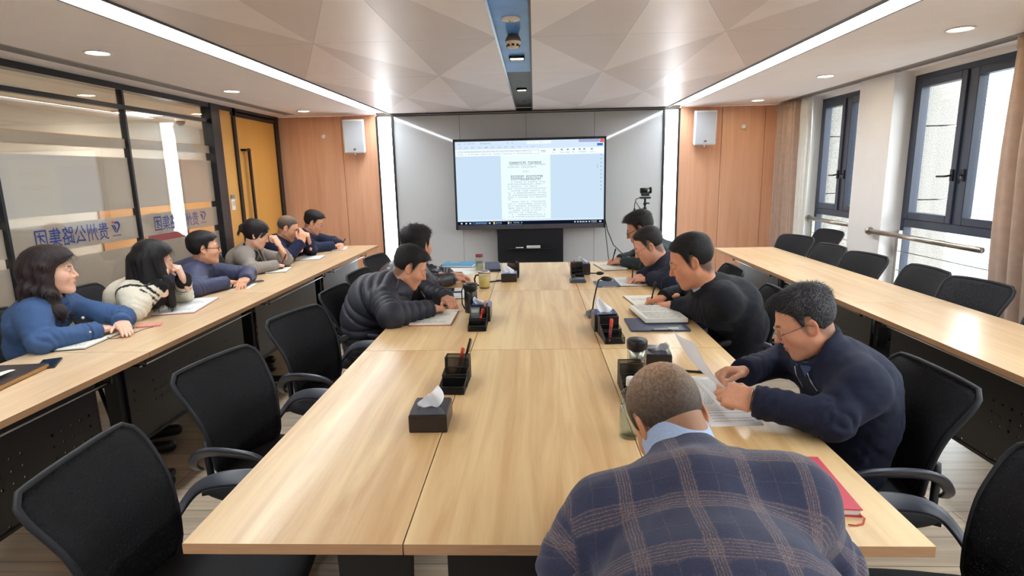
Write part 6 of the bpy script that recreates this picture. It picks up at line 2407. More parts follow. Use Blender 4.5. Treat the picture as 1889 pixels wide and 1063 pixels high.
    if eyes == 'open':
        op = (1 - sstep(np.sqrt(ex ** 2 + (ez / 0.0052) ** 2), 0.85, 1.05)) * fr_
        tn = blend(tn, op, (226, 220, 214))
        iris = (1 - sstep(np.sqrt((X - 0.032) ** 2 + ez ** 2), 0.0045, 0.006)) * op
        tn = blend(tn, iris, (38, 26, 22))
        lash = (1 - sstep(np.abs(ez - 0.0052 * np.sqrt(np.maximum(0, 1 - ex ** 2))), 0.0012, 0.0026)) * (np.abs(ex) < 1.1) * fr_
        tn = blend(tn, 0.85 * lash, (34, 26, 24))
    else:
        lash = (1 - sstep(np.abs(ez + 0.0045 * np.sqrt(np.maximum(0, 1 - ex ** 2)) - 0.0005), 0.0014, 0.003)) * (np.abs(ex) < 1.1) * fr_
        tn = blend(tn, 0.8 * lash, (40, 30, 28))
    hcfg = dict(hair or {})
    if female:
        hcfg['female'] = True
    if not female:
        # clipped stubble fading in at the sides and nape
        tab = HAIRLINE_M
        zh = np.interp(hv[:, 1], tab[0], tab[1])
        fw = fade * sstep(hv[:, 2] - zh + 0.006 * np.sin(hv[:, 0] * 160) * np.sin(hv[:, 1] * 130 + 1), -0.034, 0.006) * (1 - sstep(hv[:, 1], 0.028, 0.040)) * (X < 0.0795)
        tn = blend(tn, fw, hair_rgb)
    hw_ = head + (hv * hs) @ Rh.T
    parts.append((hw_, hq, tn, None))
    for s, hd in ((1, hR), (-1, hL)):
        if hd is None:
            continue
        fd, dn, pose = hd
        fd = nrm(fd); dn = va(*dn); dn = nrm(dn - fd * (dn @ fd))
        th_dir = -np.cross(fd, dn) * s
        Rm = np.stack([th_dir, fd, dn], 1)
        chains = hand_chains(pose)
        allc = np.array([p for c in chains[0] for p in c] + list(chains[1]))
        loh = np.minimum(allc.min(0), va(-0.045, -0.085, -0.03)) - 0.014
        hih = np.maximum(allc.max(0), va(0.045, 0.05, 0.02)) + 0.014
        sc = (0.90 if female else 1.0)
        v, q = surface(lambda P: hand_field(P, pose, chains), loh, hih, 0.0034)
        w = WR[s] + (v * sc) @ Rm.T
        det = np.linalg.det(Rm)
        ctx.setdefault('pinch', {})[s] = WR[s] + Rm @ ((chains[1][3] * 0.6 + chains[0][0][3] * 0.4) * sc)
        ctx.setdefault('hand', {})[s] = Rm
        tt = np.repeat(lc(skin)[None], len(v), 0)
        # knuckles a touch redder, nails paler
        for c in chains[0]:
            kd = np.linalg.norm(v - c[1], axis=1)
            tt = tt * (1 - 0.25 * np.exp(-(kd / 0.008) ** 2))[:, None] + lc(rosy)[None] * (0.25 * np.exp(-(kd / 0.008) ** 2))[:, None]
            nail = c[3] + va(0, 0, 0.005)
            kd = np.linalg.norm(v - (c[3] * 0.8 + c[2] * 0.2 + va(0, 0, 0.006)), axis=1)
            wgt = (1 - sstep(kd, 0.004, 0.0065))[:, None] * 0.6
            tt = tt * (1 - wgt) + lc((232, 190, 172))[None] * wgt
        parts.append((w, q if det > 0 else q[:, ::-1], tt, None))
    if fullmesh:
        def under(P):
            d = torso(P, -0.004)
            for s in (1, -1):
                d = smin(d, arm(P, s, -0.003)[0], 0.03)
            for s in (1, -1):
                d = smin(d, smin(seg(P, pel[s], kn[s], 0.066, 0.048), seg(P, kn[s], an[s], 0.045, 0.036), 0.02), 0.03)
            return d
        lo = np.min([hip, N, sh[1], sh[-1], EL[1], EL[-1], WR[1], WR[-1], an[1], an[-1], kn[1], kn[-1]], 0) - 0.15
        hi = np.max([hip, N, sh[1], sh[-1], EL[1], EL[-1], WR[1], WR[-1], kn[1], kn[-1]], 0) + 0.15
        v, q = surface(under, lo, hi, 0.018)
        parts.append((v, q, np.repeat(lc(skin)[None], len(v), 0), None))
    np_object('body', parts, M_SKIN, t, loc)

    # hair
    if hair is not None:
        na = hcfg.get('noise', 0.002) * 0.5
        Rw = np.stack([rv_head(hy), nrm(va(hy[0], hy[1], 0)), up], 1)   # level frame for hair that hangs
        def hf(P):
            tt = hair_t(P, hcfg)
            d = skull(P, wide) - tt - strands(P, na) * sstep(tt, 0.0, 0.012)
            d = d * 0.8
            if hair_extra:
                Wp = (P * hs) @ Rh.T            # world offset from the head centre
                d = hair_extra(P, Wp @ Rw / hs, d)
            return d
        e = hcfg.get('box', ((-0.12, -0.14, -0.12), (0.12, 0.14, 0.17)))
        v, q = surface(hf, e[0], e[1], hcfg.get('res', hres * 1.15))
        hc = np.repeat(lc(hair_rgb)[None], len(v), 0)
        if 'grey' in hcfg:
            w = hcfg['grey'] * sstep(np.sin(v[:, 0] * 900 + 30 * np.sin(v[:, 1] * 130)) * np.sin(v[:, 2] * 500 + 20 * np.sin(v[:, 0] * 90)), 0.0, 0.9) * sstep(-v[:, 1], -0.06, 0.02)
            hc = hc * (1 - w[:, None]) + lc((168, 168, 172))[None] * w[:, None]
        if 'thin' in hcfg and hcfg['thin'] > 0:      # scalp showing through on the crown
            w = hcfg['thin'] * np.exp(-(v[:, 0] ** 2 + (v[:, 1] + 0.060) ** 2 + (v[:, 2] - 0.105) ** 2) / 0.074 ** 2)
            w = w * (0.8 + 0.35 * np.sin(v[:, 0] * 1500 + 40 * np.sin(v[:, 1] * 200)) * np.sin(v[:, 1] * 1300 + 30 * np.sin(v[:, 2] * 210)))
            w = np.clip(w, 0, 1)
            hc = hc * (1 - w[:, None]) + lc((206, 168, 136))[None] * w[:, None]
        hp_ = [(head + (v * hs) @ Rh.T, q, hc, None)]
        ns = hcfg.get('strands', 2200)
        if ns:
            rg = np.random.RandomState(int(abs(head[0] * 1000 + head[1] * 77)) % 9999)
            tt = hair_t(v, hcfg)
            ok = np.where(hf(v * 0 + v) < 0.02)[0] if hair_extra else np.where(tt > 0.0015)[0]
            if hair_extra:
                far = np.linalg.norm(v - va(0, 0.02, 0), axis=1)
                ok = ok[(tt[ok] > 0.0015) | (far[ok] > 0.115)]
            pk = ok[rg.randint(0, len(ok), ns)]
            p = v[pk]
            e_ = 0.002
            g_ = np.stack([hf(p + va(e_, 0, 0)) - hf(p - va(e_, 0, 0)), hf(p + va(0, e_, 0)) - hf(p - va(0, e_, 0)), hf(p + va(0, 0, e_)) - hf(p - va(0, 0, e_))], 1)
            g_ /= np.maximum(np.linalg.norm(g_, axis=1), 1e-9)[:, None]
            if female:
                down = Rh.T @ va(0, 0, -1)
                fl = np.repeat(down[None], ns, 0) + (p - va(0, -0.02, 0.12)) * 3.0 * sstep(p[:, 2], 0.03, 0.1)[:, None]
            else:
                fl = p - va(0.012, -0.045, 0.125)
                fl = fl / np.maximum(np.linalg.norm(fl, axis=1), 1e-6)[:, None]
                fl = fl + va(0.25, 0.75, 0.0)[None] * sstep(p[:, 2], 0.07, 0.11)[:, None] + va(0, -0.2, -0.6)[None] * (1 - sstep(p[:, 2], 0.03, 0.09))[:, None]
            fl = fl + rg.normal(size=(ns, 3)) * hcfg.get('mess', 0.22)
            fl = fl - (fl * g_).sum(1)[:, None] * g_
            fl /= np.maximum(np.linalg.norm(fl, axis=1), 1e-6)[:, None]
            sd = np.cross(g_, fl)
            Ls = (hcfg.get('len', 0.016) * (0.6 + 0.8 * rg.rand(ns)) * (1.0 if female else 0.45 + 0.55 * sstep(p[:, 2], 0.04, 0.1)))[:, None]
            lift = hcfg.get('lift', 0.22) * (0.4 + rg.rand(ns))[:, None]
            wd = 0.0011 if hres < 0.003 else 0.0015
            rows = []
            for k, (tq, wq) in enumerate(((0.0, 1.0), (0.4, 0.9), (0.75, 0.6), (1.0, 0.12))):
                cpt = p - g_ * 0.0015 + fl * Ls * tq + g_ * Ls * lift * (tq - 0.45 * tq * tq)
                rows += [cpt - sd * wd * wq * 0.5, cpt + sd * wd * wq * 0.5]
            sv = np.stack(rows, 1).reshape(-1, 3)
            base = (np.arange(ns) * 8)[:, None]
            sq_ = np.concatenate([base + np.array([[2 * k, 2 * k + 1, 2 * k + 3, 2 * k + 2]]) for k in range(3)])
            sc_ = np.repeat(hc[pk] * (0.65 + 0.9 * rg.rand(ns))[:, None], 8, 0)
            hp_.append((head + (sv * hs) @ Rh.T, sq_, sc_, None))
        np_object('hair', hp_, M_HAIR, t, loc)

    # shirt collar showing inside the jacket
    if shirt is not None:
        def sc_(P):
            ax = nrm(head - N)
            h_ = (P - N) @ ax
            rad = np.linalg.norm(P - N - h_[:, None] * ax, axis=1)
            fr = (P - N) @ f
            cr_ = collar_r - 0.009 + 0.004 * sstep(-h_, 0, 0.03)
            q = np.stack([np.abs(rad - cr_) - 0.003, np.abs(h_ - 0.024 - shirt_h + 0.35 * np.maximum(fr, 0) * 0.4) - 0.027], 1)
            ring = np.sqrt((np.maximum(q, 0) ** 2).sum(1)) + np.minimum(q.max(1), 0) - 0.003
            gap = np.abs((P - N) @ rv) - 0.012 - 0.3 * np.maximum(0.05 - h_, 0) * 0
            return smax(ring, -np.maximum(gap, 0.03 - fr), 0.004)
        v, q = surface(sc_, N - 0.11, N + 0.11, 0.0042)
        np_object('shirt_collar', [(v, q, np.repeat(lc(shirt)[None], len(v), 0), None)], M_CLOTH, t, loc)
    if vneck:
        def inner(P):
            return smax(torso(P, 0.004), -seg(P, N, head, 0.05, 0.05), 0.01)
        lo = np.minimum(np.minimum(S1, N), np.minimum(sh[1], sh[-1])) - 0.2; hi = np.maximum(np.maximum(S1, N), np.maximum(sh[1], sh[-1])) + 0.15
        v, q = surface(inner, lo, hi, 0.012)
        np_object('top', [(v, q, np.repeat(lc(vneck)[None], len(v), 0), None)], M_CLOTH, t, loc)

    # glasses
    if glasses:
        gm = mat('glasses_%s' % glasses, {'black': (20, 20, 22), 'gold': (176, 152, 110), 'steel': (120, 118, 116)}[glasses], rough=0.3, metal=0.0 if glasses == 'black' else 0.9)
        Mh = Matrix([[Rh[i][j] * hs for j in range(3)] + [head[i] - loc[i]] for i in range(3)] + [[0, 0, 0, 1]])
        b = MB()
        r_ = 0.0021 if glasses == 'black' else 0.0012
        for s in (-1, 1):
            loop = []
            for k in range(20):
                a = 2 * PI * k / 20
                e = 0.6
                cx, cz = math.cos(a), math.sin(a)
                loop.append((wide * (s * 0.034 + 0.0245 * math.copysign(abs(cx) ** e, cx)), 0.106 - 0.12 * abs(0.0 + 0.0245 * cx * s) * 0.4 - 0.006 * (s * cx > 0) * abs(cx), 0.002 + 0.0165 * math.copysign(abs(cz) ** e, cz)))
            b.tube(loop, r_, gm, 6, Mh, close=True)
            b.add(loop, [tuple(range(20))], M_LENS, False, Mh)
            b.tube([(wide * s * 0.058, 0.099, 0.008), (wide * s * 0.073, 0.05, 0.012), (wide * s * 0.0835, 0.0, 0.016), (wide * s * 0.083, -0.02, 0.004), (wide * s * 0.081, -0.03, -0.012)], r_ * 1.15, gm, 6, Mh)
        b.tube([(-0.0105, 0.108, 0.006), (0, 0.112, 0.009), (0.0105, 0.108, 0.006)], r_, gm, 6, Mh)
        b.build('glasses', gm, t)
    if extras:
        extras(t, ctx)
    CAST.append((t, ctx))
    print('person', label[:46], 'torso %.2f' % np.linalg.norm(N - hip), 'arms R %.2f/%.2f L %.2f/%.2f' % (LU[1], LF[1], LU[-1], LF[-1]))
    return t, ctx
def rv_head(hy):
    g = nrm(va(hy[0], hy[1], 0))
    return va(g[1], -g[0], 0)
CAST = []
M_LENS = glassmat('spectacle_lens', (250, 252, 252), refl=0.04)
# ------------------------------------------------------------------ the thirteen people
UP = (0, 0, 1)
def paint(tint, mask, rgb):
    tint = tint.copy()
    w = np.clip(mask.astype(float), 0, 1)[:, None]
    return tint * (1 - w) + lc(rgb)[None] * w

def button_row(pts, rgb, r, name='buttons'):
    def fn(t, ctx):
        for p in pts(ctx):
            b = MB()
            q = va(*p) - ctx['loc']
            b.lathe([(0, -r), (r * 0.7, -r * 0.7), (r, 0), (r * 0.7, r * 0.7), (0, r)], mat('button_%d_%d_%d' % rgb, rgb, rough=0.3, metal=0.3), 10, TR(*q))
            b.build('button', None, t)
    return fn

# -- woman in the denim shirt: long loose waves
def waves(P, W, d):
    x, y, z = W[:, 0], W[:, 1], W[:, 2]
    wob = 0.010 * np.sin(46 * z + 14 * x) + 0.007 * np.sin(80 * z + 30 * y) + 0.004 * np.sin(160 * x + 120 * y)
    for a, b_, ra, rb in (((-0.075, -0.03, 0.03), (-0.115, -0.01, -0.20), 0.042, 0.040), ((0.075, -0.03, 0.03), (0.108, -0.01, -0.20), 0.040, 0.040),
                          ((-0.05, -0.09, 0.03), (-0.085, -0.10, -0.25), 0.055, 0.052), ((0.05, -0.09, 0.03), (0.075, -0.10, -0.25), 0.055, 0.048),
                          ((0.0, -0.10, 0.03), (0.0, -0.125, -0.26), 0.06, 0.05), ((0.085, 0.0, -0.1), (0.10, 0.035, -0.24), 0.03, 0.022),
                          ((-0.09, 0.0, -0.1), (-0.115, 0.03, -0.25), 0.032, 0.024)):
        d = smin(d, seg(W + np.stack([wob, wob * 0.6, wob * 0], 1), va(*a), va(*b_), ra, rb) * 0.9, 0.025)
    return d
def denim_tint(V_, tint, c):
    for s, k in ((1, 1), (-1, 2)):
        a_, _ = c['arm_coord'](V_, s)
        e = c['LU'][s] + c['LF'][s]
        tint = paint(tint, (c['own'] == k) & (np.abs(a_ - (e - 0.05)) < 0.004), (38, 56, 88))
    x = (V_ - c['N']) @ c['rv']; z = V_[:, 2] - c['N'][2]
    fr = ((V_ - c['N']) @ c['f'] > 0.04) & (c['own'] == 0)
    tint = paint(tint, fr & (np.abs(np.abs(x) - 0.020) < 0.004) & (z < -0.05), (40, 58, 92))
    for s in (1, -1):
        px, pz = np.abs(x - s * 0.085), np.abs(z + 0.17)
        rim = (np.maximum(px / 0.05, pz / 0.055) < 1.0) & (np.maximum(px / 0.05, pz / 0.055) > 0.86)
        tint = paint(tint, fr & rim, (42, 60, 96))
    return tint
def denim_extras(t, ctx):
    N, f, rv = ctx['N'], ctx['f'], ctx['rv']
    for k, (dz, df) in enumerate(((-0.10, 0.125), (-0.17, 0.155), (-0.235, 0.155))):
        b = MB()
        q = N + f * df + va(0, 0, dz) - ctx['loc']
        b.lathe([(0, -0.008), (0.006, -0.006), (0.008, 0), (0.006, 0.006), (0, 0.008)], mat('pearl_button', (214, 206, 186), rough=0.3), 10, TR(*q))
        b.build('button', None, t)
person('woman in a blue denim shirt with long wavy dark hair at the partition desk', (-2.68, 2.95, 0.53), (-2.446, 2.823, 1.10), (0.86, 0.50, 0.0), 0.42,
       (-2.37, 2.60, 0.80), (-2.272, 2.84, 0.797), (-2.30, 3.08, 0.805), (-2.235, 2.97, 0.80),
       ((0.02, 1, -0.12), (0.15, 0.05, 1), 'relax'), ((0.5, -0.5, -0.1), (0, 0, 1), 'flat'), hw=0.15, female=True, girth=1.06, hs=0.90,
       hair={'side': 0.026, 'top': 0.010, 'line': -0.012, 'noise': 0.003, 'strands': 4200, 'len': 0.05, 'lift': 0.10, 'mess': 0.3, 'box': ((-0.21, -0.23, -0.34), (0.21, 0.16, 0.17)), 'res': 0.0052, 'fringe': 0.006}, hair_extra=waves, hair_rgb=(40, 28, 28),
       cloth=(62, 88, 130), cloth_name='denim_shirt', trousers=(24, 28, 44), collar='fold', eyes='open', tintfn=denim_tint, jaw=0.92, nose=0.6, lips=(186, 104, 98), skin=(226, 180, 156), extras=denim_extras, fold=1.5, sleeve=1.5, neck_r=0.047)

# -- woman in the cream cardigan: long straight hair falling forward
def longhair(P, W, d):
    x, y, z = W[:, 0], W[:, 1], W[:, 2]
    wob = 0.003 * np.sin(150 * x + 90 * y) + 0.002 * np.sin(310 * x + 20 * z)
    for a, b_, ra, rb in (((0.072, 0.0, 0.04), (0.085, 0.05, -0.14), 0.036, 0.040), ((0.085, 0.05, -0.14), (0.10, 0.060, -0.27), 0.040, 0.028), ((0.06, -0.06, 0.03), (0.085, -0.03, -0.24), 0.05, 0.050),
                          ((-0.072, 0.0, 0.04), (-0.09, 0.02, -0.18), 0.030, 0.034), ((0.0, -0.095, 0.02), (0.0, -0.13, -0.20), 0.058, 0.05), ((-0.05, -0.08, 0.02), (-0.07, -0.10, -0.2), 0.05, 0.045)):
        d = smin(d, (seg(W, va(*a), va(*b_), ra, rb) + wob) * 0.9, 0.028)
    return d
def cream_tint(V_, tint, c):
    for s, k in ((1, 1), (-1, 2)):
        a_, _ = c['arm_coord'](V_, s)
        n = nrm(c['EL'][s] - c['sh'][s] + c['rv'] * s * 0.10)
        h_ = (V_ - c['sh'][s]) @ n
        near = np.linalg.norm(V_ - c['sh'][s], axis=1) < 0.15
        tint = paint(tint, (np.abs(h_ - 0.012) < 0.0085) & near, (26, 24, 26))
        tint = paint(tint, (c['own'] == k) & (a_ > c['LU'][s] + c['LF'][s] - 0.045), (26, 24, 26))
        # black toggles along the placket below the cuff
        for q in (0.075, 0.105, 0.135):
            tint = paint(tint, (c['own'] == k) & (np.abs(a_ - (c['LU'][s] + c['LF'][s] - q)) < 0.007) & (np.sin(V_ @ (c['rv'] * 90)) > 0.1), (30, 28, 28))
    x = (V_ - c['N']) @ c['rv']
    fr = (V_ - c['N']) @ c['f']
    tint = paint(tint, (np.abs(np.abs(x) - 0.03) < 0.008) & (fr > 0.05) & (c['own'] == 0), (26, 24, 26))
    return tint
person('woman in a cream cardigan with black trim, cheek resting on her hands', (-2.68, 3.64, 0.53), (-2.314, 3.424, 1.062), (0.80, 0.60, -0.25), 0.32,
       (-2.335, 3.235, 0.805), (-2.235, 3.36, 0.945), (-2.33, 3.70, 0.805), (-2.205, 3.52, 0.94),
       ((-0.15, 0.30, 0.85), (0.5, -0.85, 0.1), 'relax'), ((-0.1, -0.25, 0.9), (0.9, 0.3, 0.1), 'fist'), hw=0.15, female=True, hs=0.92, roll=-0.1,
       hair={'side': 0.016, 'top': 0.010, 'line': -0.004, 'noise': 0.002, 'strands': 3600, 'len': 0.05, 'lift': 0.04, 'mess': 0.1, 'box': ((-0.19, -0.22, -0.40), (0.19, 0.18, 0.16)), 'res': 0.005}, hair_extra=longhair, hair_rgb=(22, 18, 20),
       cloth=(222, 213, 194), cloth_name='cardigan', trousers=(40, 40, 46), collar='stand', eyes='down', jaw=0.9, nose=0.7, skin=(228, 184, 160), tintfn=cream_tint, sleeve=1.6, fold=1.1, neck_r=0.047)

# -- man with black glasses
person('man in navy with black-framed glasses looking up from the partition desk', (-2.70, 4.33, 0.53), (-2.443, 4.199, 1.045), (0.84, 0.54, -0.03), 0.42,
       (-2.37, 3.88, 0.805), (-2.28, 4.14, 0.80), (-2.28, 4.48, 0.805), (-2.20, 4.27, 0.80),
       ((0.10, 1, -0.1), (0.1, 0, 1), 'relax'), ((0.2, -0.9, -0.1), (0, 0, 1), 'relax'), hw=0.172, girth=1.08, hs=0.92,
       hair={'side': 0.012, 'top': 0.012, 'fringe': 0.004, 'line': -0.012, 'noise': 0.002}, hair_rgb=(24, 20, 22), fade=0.5,
       cloth=(58, 62, 92), cloth_mat=M_NYLON, trousers=(26, 28, 36), collar='fold', shirt=(62, 76, 120), glasses='black', eyes='open', skin=(220, 164, 132), wide=1.06, sleeve=1.5, fold=1.3)

# -- woman in the grey blazer, hair pinned up
def bun(P, W, d):
    d = smin(d, ball(P, (0, -0.128, 0.030), 0.036) + 0.004 * np.sin(120 * P[:, 0] + 90 * P[:, 2]), 0.02)
    d = smin(d, seg(P, va(0.01, -0.14, 0.02), va(0.03, -0.155, -0.035), 0.02, 0.008), 0.015)
    d = smin(d, seg(P, va(0.05, 0.075, 0.07), va(0.078, 0.045, 0.0), 0.014, 0.008), 0.015)
    return d
def blazer_extras(t, ctx):
    # lapels along the open neck
    N, f, rv, loc = ctx['N'], ctx['f'], ctx['rv'], ctx['loc']
    for s in (-1, 1):
        b = MB()
        pts = []
        b.sheet(lambda u, v: tuple(N - loc + rv * s * (0.062 * (1 - v) + 0.008 + 0.040 * u * math.sin(PI * min(1, v * 1.1 + 0.1))) + f * (0.055 + 0.085 * v + 0.008 * u + 0.004) + va(0, 0, 0.035 - 0.26 * v)), 4, 12, mat('blazer_lapel', (126, 118, 112), rough=0.85, var=0.06, vscale=300), 0.008)
        b.build('lapel', None, t)
person('woman in a grey blazer over a black top, hair pinned up', (-2.70, 5.18, 0.53), (-2.442, 5.022, 1.06), (0.88, 0.40, -0.40), 0.30,
       (-2.38, 4.75, 0.805), (-2.27, 4.97, 0.80), (-2.28, 5.22, 0.81), (-2.27, 5.08, 0.965),
       ((0.15, 0.95, -0.15), (0.15, 0, 1), 'pen'), ((-0.35, -0.25, 0.85), (0.9, -0.1, 0.2), 'fist'), hw=0.152, female=True, hs=0.92,
       hair={'side': 0.012, 'top': 0.010, 'len': 0.03, 'lift': 0.06, 'mess': 0.15, 'back': 0.008, 'line': -0.004, 'noise': 0.002, 'box': ((-0.12, -0.19, -0.12), (0.12, 0.14, 0.17))}, hair_extra=bun, hair_rgb=(30, 22, 24),
       cloth=(142, 133, 127), cloth_name='blazer', trousers=(34, 34, 40), collar='fold', vneck=(22, 22, 26), eyes='down', jaw=0.92, nose=0.7, skin=(226, 178, 152), lips=(190, 92, 86), extras=blazer_extras, neck_r=0.048, sleeve=1.5)

# -- man with hands at his mouth
person('man with a shaved head and thin glasses, both hands at his mouth', (-2.70, 5.82, 0.53), (-2.463, 5.737, 1.05), (0.93, 0.26, -0.45), 0.12,
       (-2.37, 5.48, 0.805), (-2.29, 5.62, 0.92), (-2.33, 5.95, 0.805), (-2.26, 5.75, 0.91),
       ((0.05, 0.35, 0.75), (0.75, -0.6, 0.1), 'relax'), ((0.1, -0.4, 0.75), (0.9, 0.3, 0.1), 'fist'), hw=0.175, girth=1.12, hs=0.94,
       hair={'side': 0.003, 'top': 0.004, 'noise': 0.0006, 'soft': 0.02, 'thin': 0.5, 'line': 0.004, 'len': 0.005, 'strands': 900}, hair_rgb=(70, 62, 58), fade=0.35,
       cloth=(28, 32, 60), trousers=(24, 26, 34), collar='stand', glasses='gold', skin=(216, 158, 126), wide=1.08, sleeve=1.5)

# -- farthest man of the partition row
person('man in dark blue writing at the far end of the partition desks', (-2.70, 6.46, 0.53), (-2.452, 6.401, 1.048), (0.95, 0.25, -0.45), 0.12,
       (-2.38, 6.16, 0.805), (-2.23, 6.33, 0.80), (-2.34, 6.68, 0.805), (-2.2, 6.48, 0.80),
       ((0.45, 0.85, -0.1), (0, 0, 1), 'pen'), ((0.3, -0.8, -0.1), (0, 0, 1), 'flat'), hw=0.17, hs=0.95,
       hair={'side': 0.008, 'top': 0.018, 'fringe': 0.012, 'noise': 0.003, 'lift': 0.4}, hair_rgb=(28, 24, 26),
       cloth=(34, 42, 68), trousers=(26, 28, 38), collar='fold', shirt=(50, 62, 104), glasses='steel', skin=(214, 156, 126), sleeve=1.5)

# -- man in the puffer jacket
person('man in a dark quilted puffer jacket bent over a red-edged notebook', (-1.02, 3.45, 0.53), (-0.747, 3.406, 1.006), (0.90, 0.22, -0.52), 0.0,
       (-0.775, 3.03, 0.808), (-0.60, 3.21, 0.80), (-0.74, 3.72, 0.808), (-0.55, 3.50, 0.80),
       ((0.45, 0.88, -0.12), (0.1, 0, 1), 'pen'), ((0.4, -0.75, -0.1), (0, 0, 1), 'relax'), hw=0.172, girth=1.10, hs=0.94,
       hair={'side': 0.006, 'top': 0.014, 'fringe': 0.010, 'noise': 0.0025, 'len': 0.022, 'lift': 0.35}, hair_rgb=(26, 24, 26), fade=0.7,
       cloth=(42, 43, 54), cloth_mat=M_NYLON, cloth_name='puffer_jacket', puff=True, trousers=(26, 26, 32), collar='stand', skin=(216, 156, 124), res=0.0065, collar_r=0.078, sleeve=0.8)

# -- man in the leather jacket
person('man in a dark leather jacket turned towards the screen, left of the table', (-1.06, 4.12, 0.53), (-0.802, 3.944, 1.065), (0.40, 0.90, 0.0), 0.5,
       (-0.76, 3.98, 0.81), (-0.60, 4.17, 0.80), (-0.86, 4.46, 0.81), (-0.64, 4.36, 0.80),
       ((0.5, 0.8, -0.1), (0, 0, 1), 'relax'), ((0.9, 0.1, -0.1), (0, 0, 1), 'relax'), hw=0.172,
       hair={'side': 0.010, 'top': 0.020, 'fringe': 0.006, 'noise': 0.004, 'back': 0.004, 'len': 0.026, 'lift': 0.5, 'mess': 0.4}, hair_rgb=(24, 22, 26), fade=0.8,
       cloth=(34, 36, 46), cloth_mat=M_LEATHER, cloth_name='leather_jacket', trousers=(24, 26, 32), collar='fold', skin=(206, 148, 120), fold=1.8)

# -- far right man
person('man in dark green with glasses writing at the far right of the table', (1.13, 4.95, 0.53), (0.849, 4.75, 1.08), (-0.92, 0.20, -0.45), PI,
       (0.90, 5.14, 0.808), (0.725, 5.00, 0.80), (0.90, 4.66, 0.808), (0.735, 4.86, 0.80),
       ((-0.95, -0.2, -0.12), (0, 0, 1), 'pen'), ((-0.7, 0.6, -0.1), (0, 0, 1), 'relax'), hw=0.17,
       hair={'side': 0.012, 'top': 0.016, 'fringe': 0.010, 'noise': 0.003, 'len': 0.024, 'lift': 0.4}, hair_rgb=(26, 24, 28),
       cloth=(44, 56, 60), cloth_name='jacket', trousers=(26, 28, 32), collar='stand', glasses='black', skin=(200, 144, 116))

# -- navy sweater man
def badge(t, ctx):
    q = ctx['N'] + ctx['f'] * 0.125 - ctx['rv'] * 0.07 + va(0, 0, -0.13) - ctx['loc']
    b = MB()
    for k in range(3):
        b.box(tuple(q + va(0.0, -0.012 + 0.012 * k, 0.004 * (k % 2))), (0.008, 0.009, 0.012), M_WHITE)
    b.build('chest_mark', M_WHITE, t)
person('man in a navy sweater with thin glasses writing beside the man in black', (1.12, 4.12, 0.53), (0.818, 4.189, 1.013), (-0.92, 0.14, -0.55), PI,
       (0.93, 4.40, 0.808), (0.755, 4.16, 0.80), (0.91, 3.86, 0.808), (0.80, 4.05, 0.80),
       ((-0.9, -0.4, -0.12), (0, 0, 1), 'pen'), ((-0.7, 0.6, -0.1), (0, 0, 1), 'relax'), hw=0.176, girth=1.12,
       hair={'side': 0.004, 'top': 0.010, 'fringe': 0.006, 'noise': 0.002, 'line': 0.004, 'soft': 0.045, 'len': 0.012}, hair_rgb=(34, 30, 32), fade=0.75,
       cloth=(26, 31, 50), cloth_name='sweater', trousers=(24, 26, 32), collar='stand', glasses='steel', skin=(222, 164, 138), extras=badge)

# -- man in the black coat
def cuff_button(t, ctx):
    w = ctx['WR'][-1] + nrm(ctx['EL'][-1] - ctx['WR'][-1]) * 0.03
    b = MB()
    b.lathe([(0, -0.006), (0.005, -0.004), (0.006, 0), (0.005, 0.004), (0, 0.006)], mat('dark_button', (70, 72, 76), rough=0.25), 10, TR(*(w + va(0.012, -0.036, 0.012) - ctx['loc'])))
    b.build('button', None, t)
person('man in a black coat over a pale blue collar, writing', (1.12, 3.24, 0.53), (0.811, 3.029, 1.078), (-0.90, 0.20, -0.42), PI,
       (0.94, 3.56, 0.808), (0.76, 3.43, 0.80), (0.92, 2.96, 0.808), (0.795, 3.235, 0.795),
       ((-0.95, 0.0, -0.15), (0, 0, 1), 'pen'), ((-0.55, 0.8, -0.08), (-0.1, -0.2, 1), 'flat'), hw=0.178, girth=1.10, hs=1.05,
       hair={'side': 0.007, 'top': 0.008, 'noise': 0.0015, 'line': 0.004, 'len': 0.010, 'lift': 0.5, 'strands': 3500}, hair_rgb=(24, 22, 24), fade=0.85,
       cloth=(23, 24, 33), cloth_name='coat', trousers=(24, 24, 30), collar='fold', shirt=(170, 190, 216), skin=(214, 150, 118), extras=cuff_button, sleeve=1.5, res=0.0075)

# -- man reading from papers
def zips(t, ctx):
    N, f, rv, loc = ctx['N'], ctx['f'], ctx['rv'], ctx['loc']
    for s in (-1, 1):
        b = MB()
        pts = []
        for k in range(9):
            o_ = N + rv * s * (0.035 + 0.008 * k) + va(0, 0, -0.03 - 0.028 * k) + f * 0.02
            q = np.linspace(0, 0.3, 120)[:, None] * f[None] + o_[None]
            d_ = ctx['garment'](q)
            ins = np.where(d_ < 0)[0]
            if len(ins):
                pts.append(tuple(q[ins[-1]] + f * 0.002 - loc))
        if len(pts) > 2:
            b.tube(pts, 0.0022, mat('zip_white', (216, 218, 222), rough=0.4), 6)
        if pts:
            b.build('zip', None, t)
    w = ctx['WR'][-1]
    d = nrm(ctx['WR'][-1] - ctx['EL'][-1])
    M4 = Matrix.Translation(Vector(w + d * 0.012 - loc)) @ Vector(d).to_track_quat('Z', 'Y').to_matrix().to_4x4()
    b = MB()
    b.tube([(0.031 * math.cos(a), 0.027 * math.sin(a), 0) for a in [2 * PI * k / 20 for k in range(20)]], 1.0, M_STEEL, 8, M4, flat=(0.006, 0.002), close=True)
    b.build('watch_strap', M_STEEL, t)
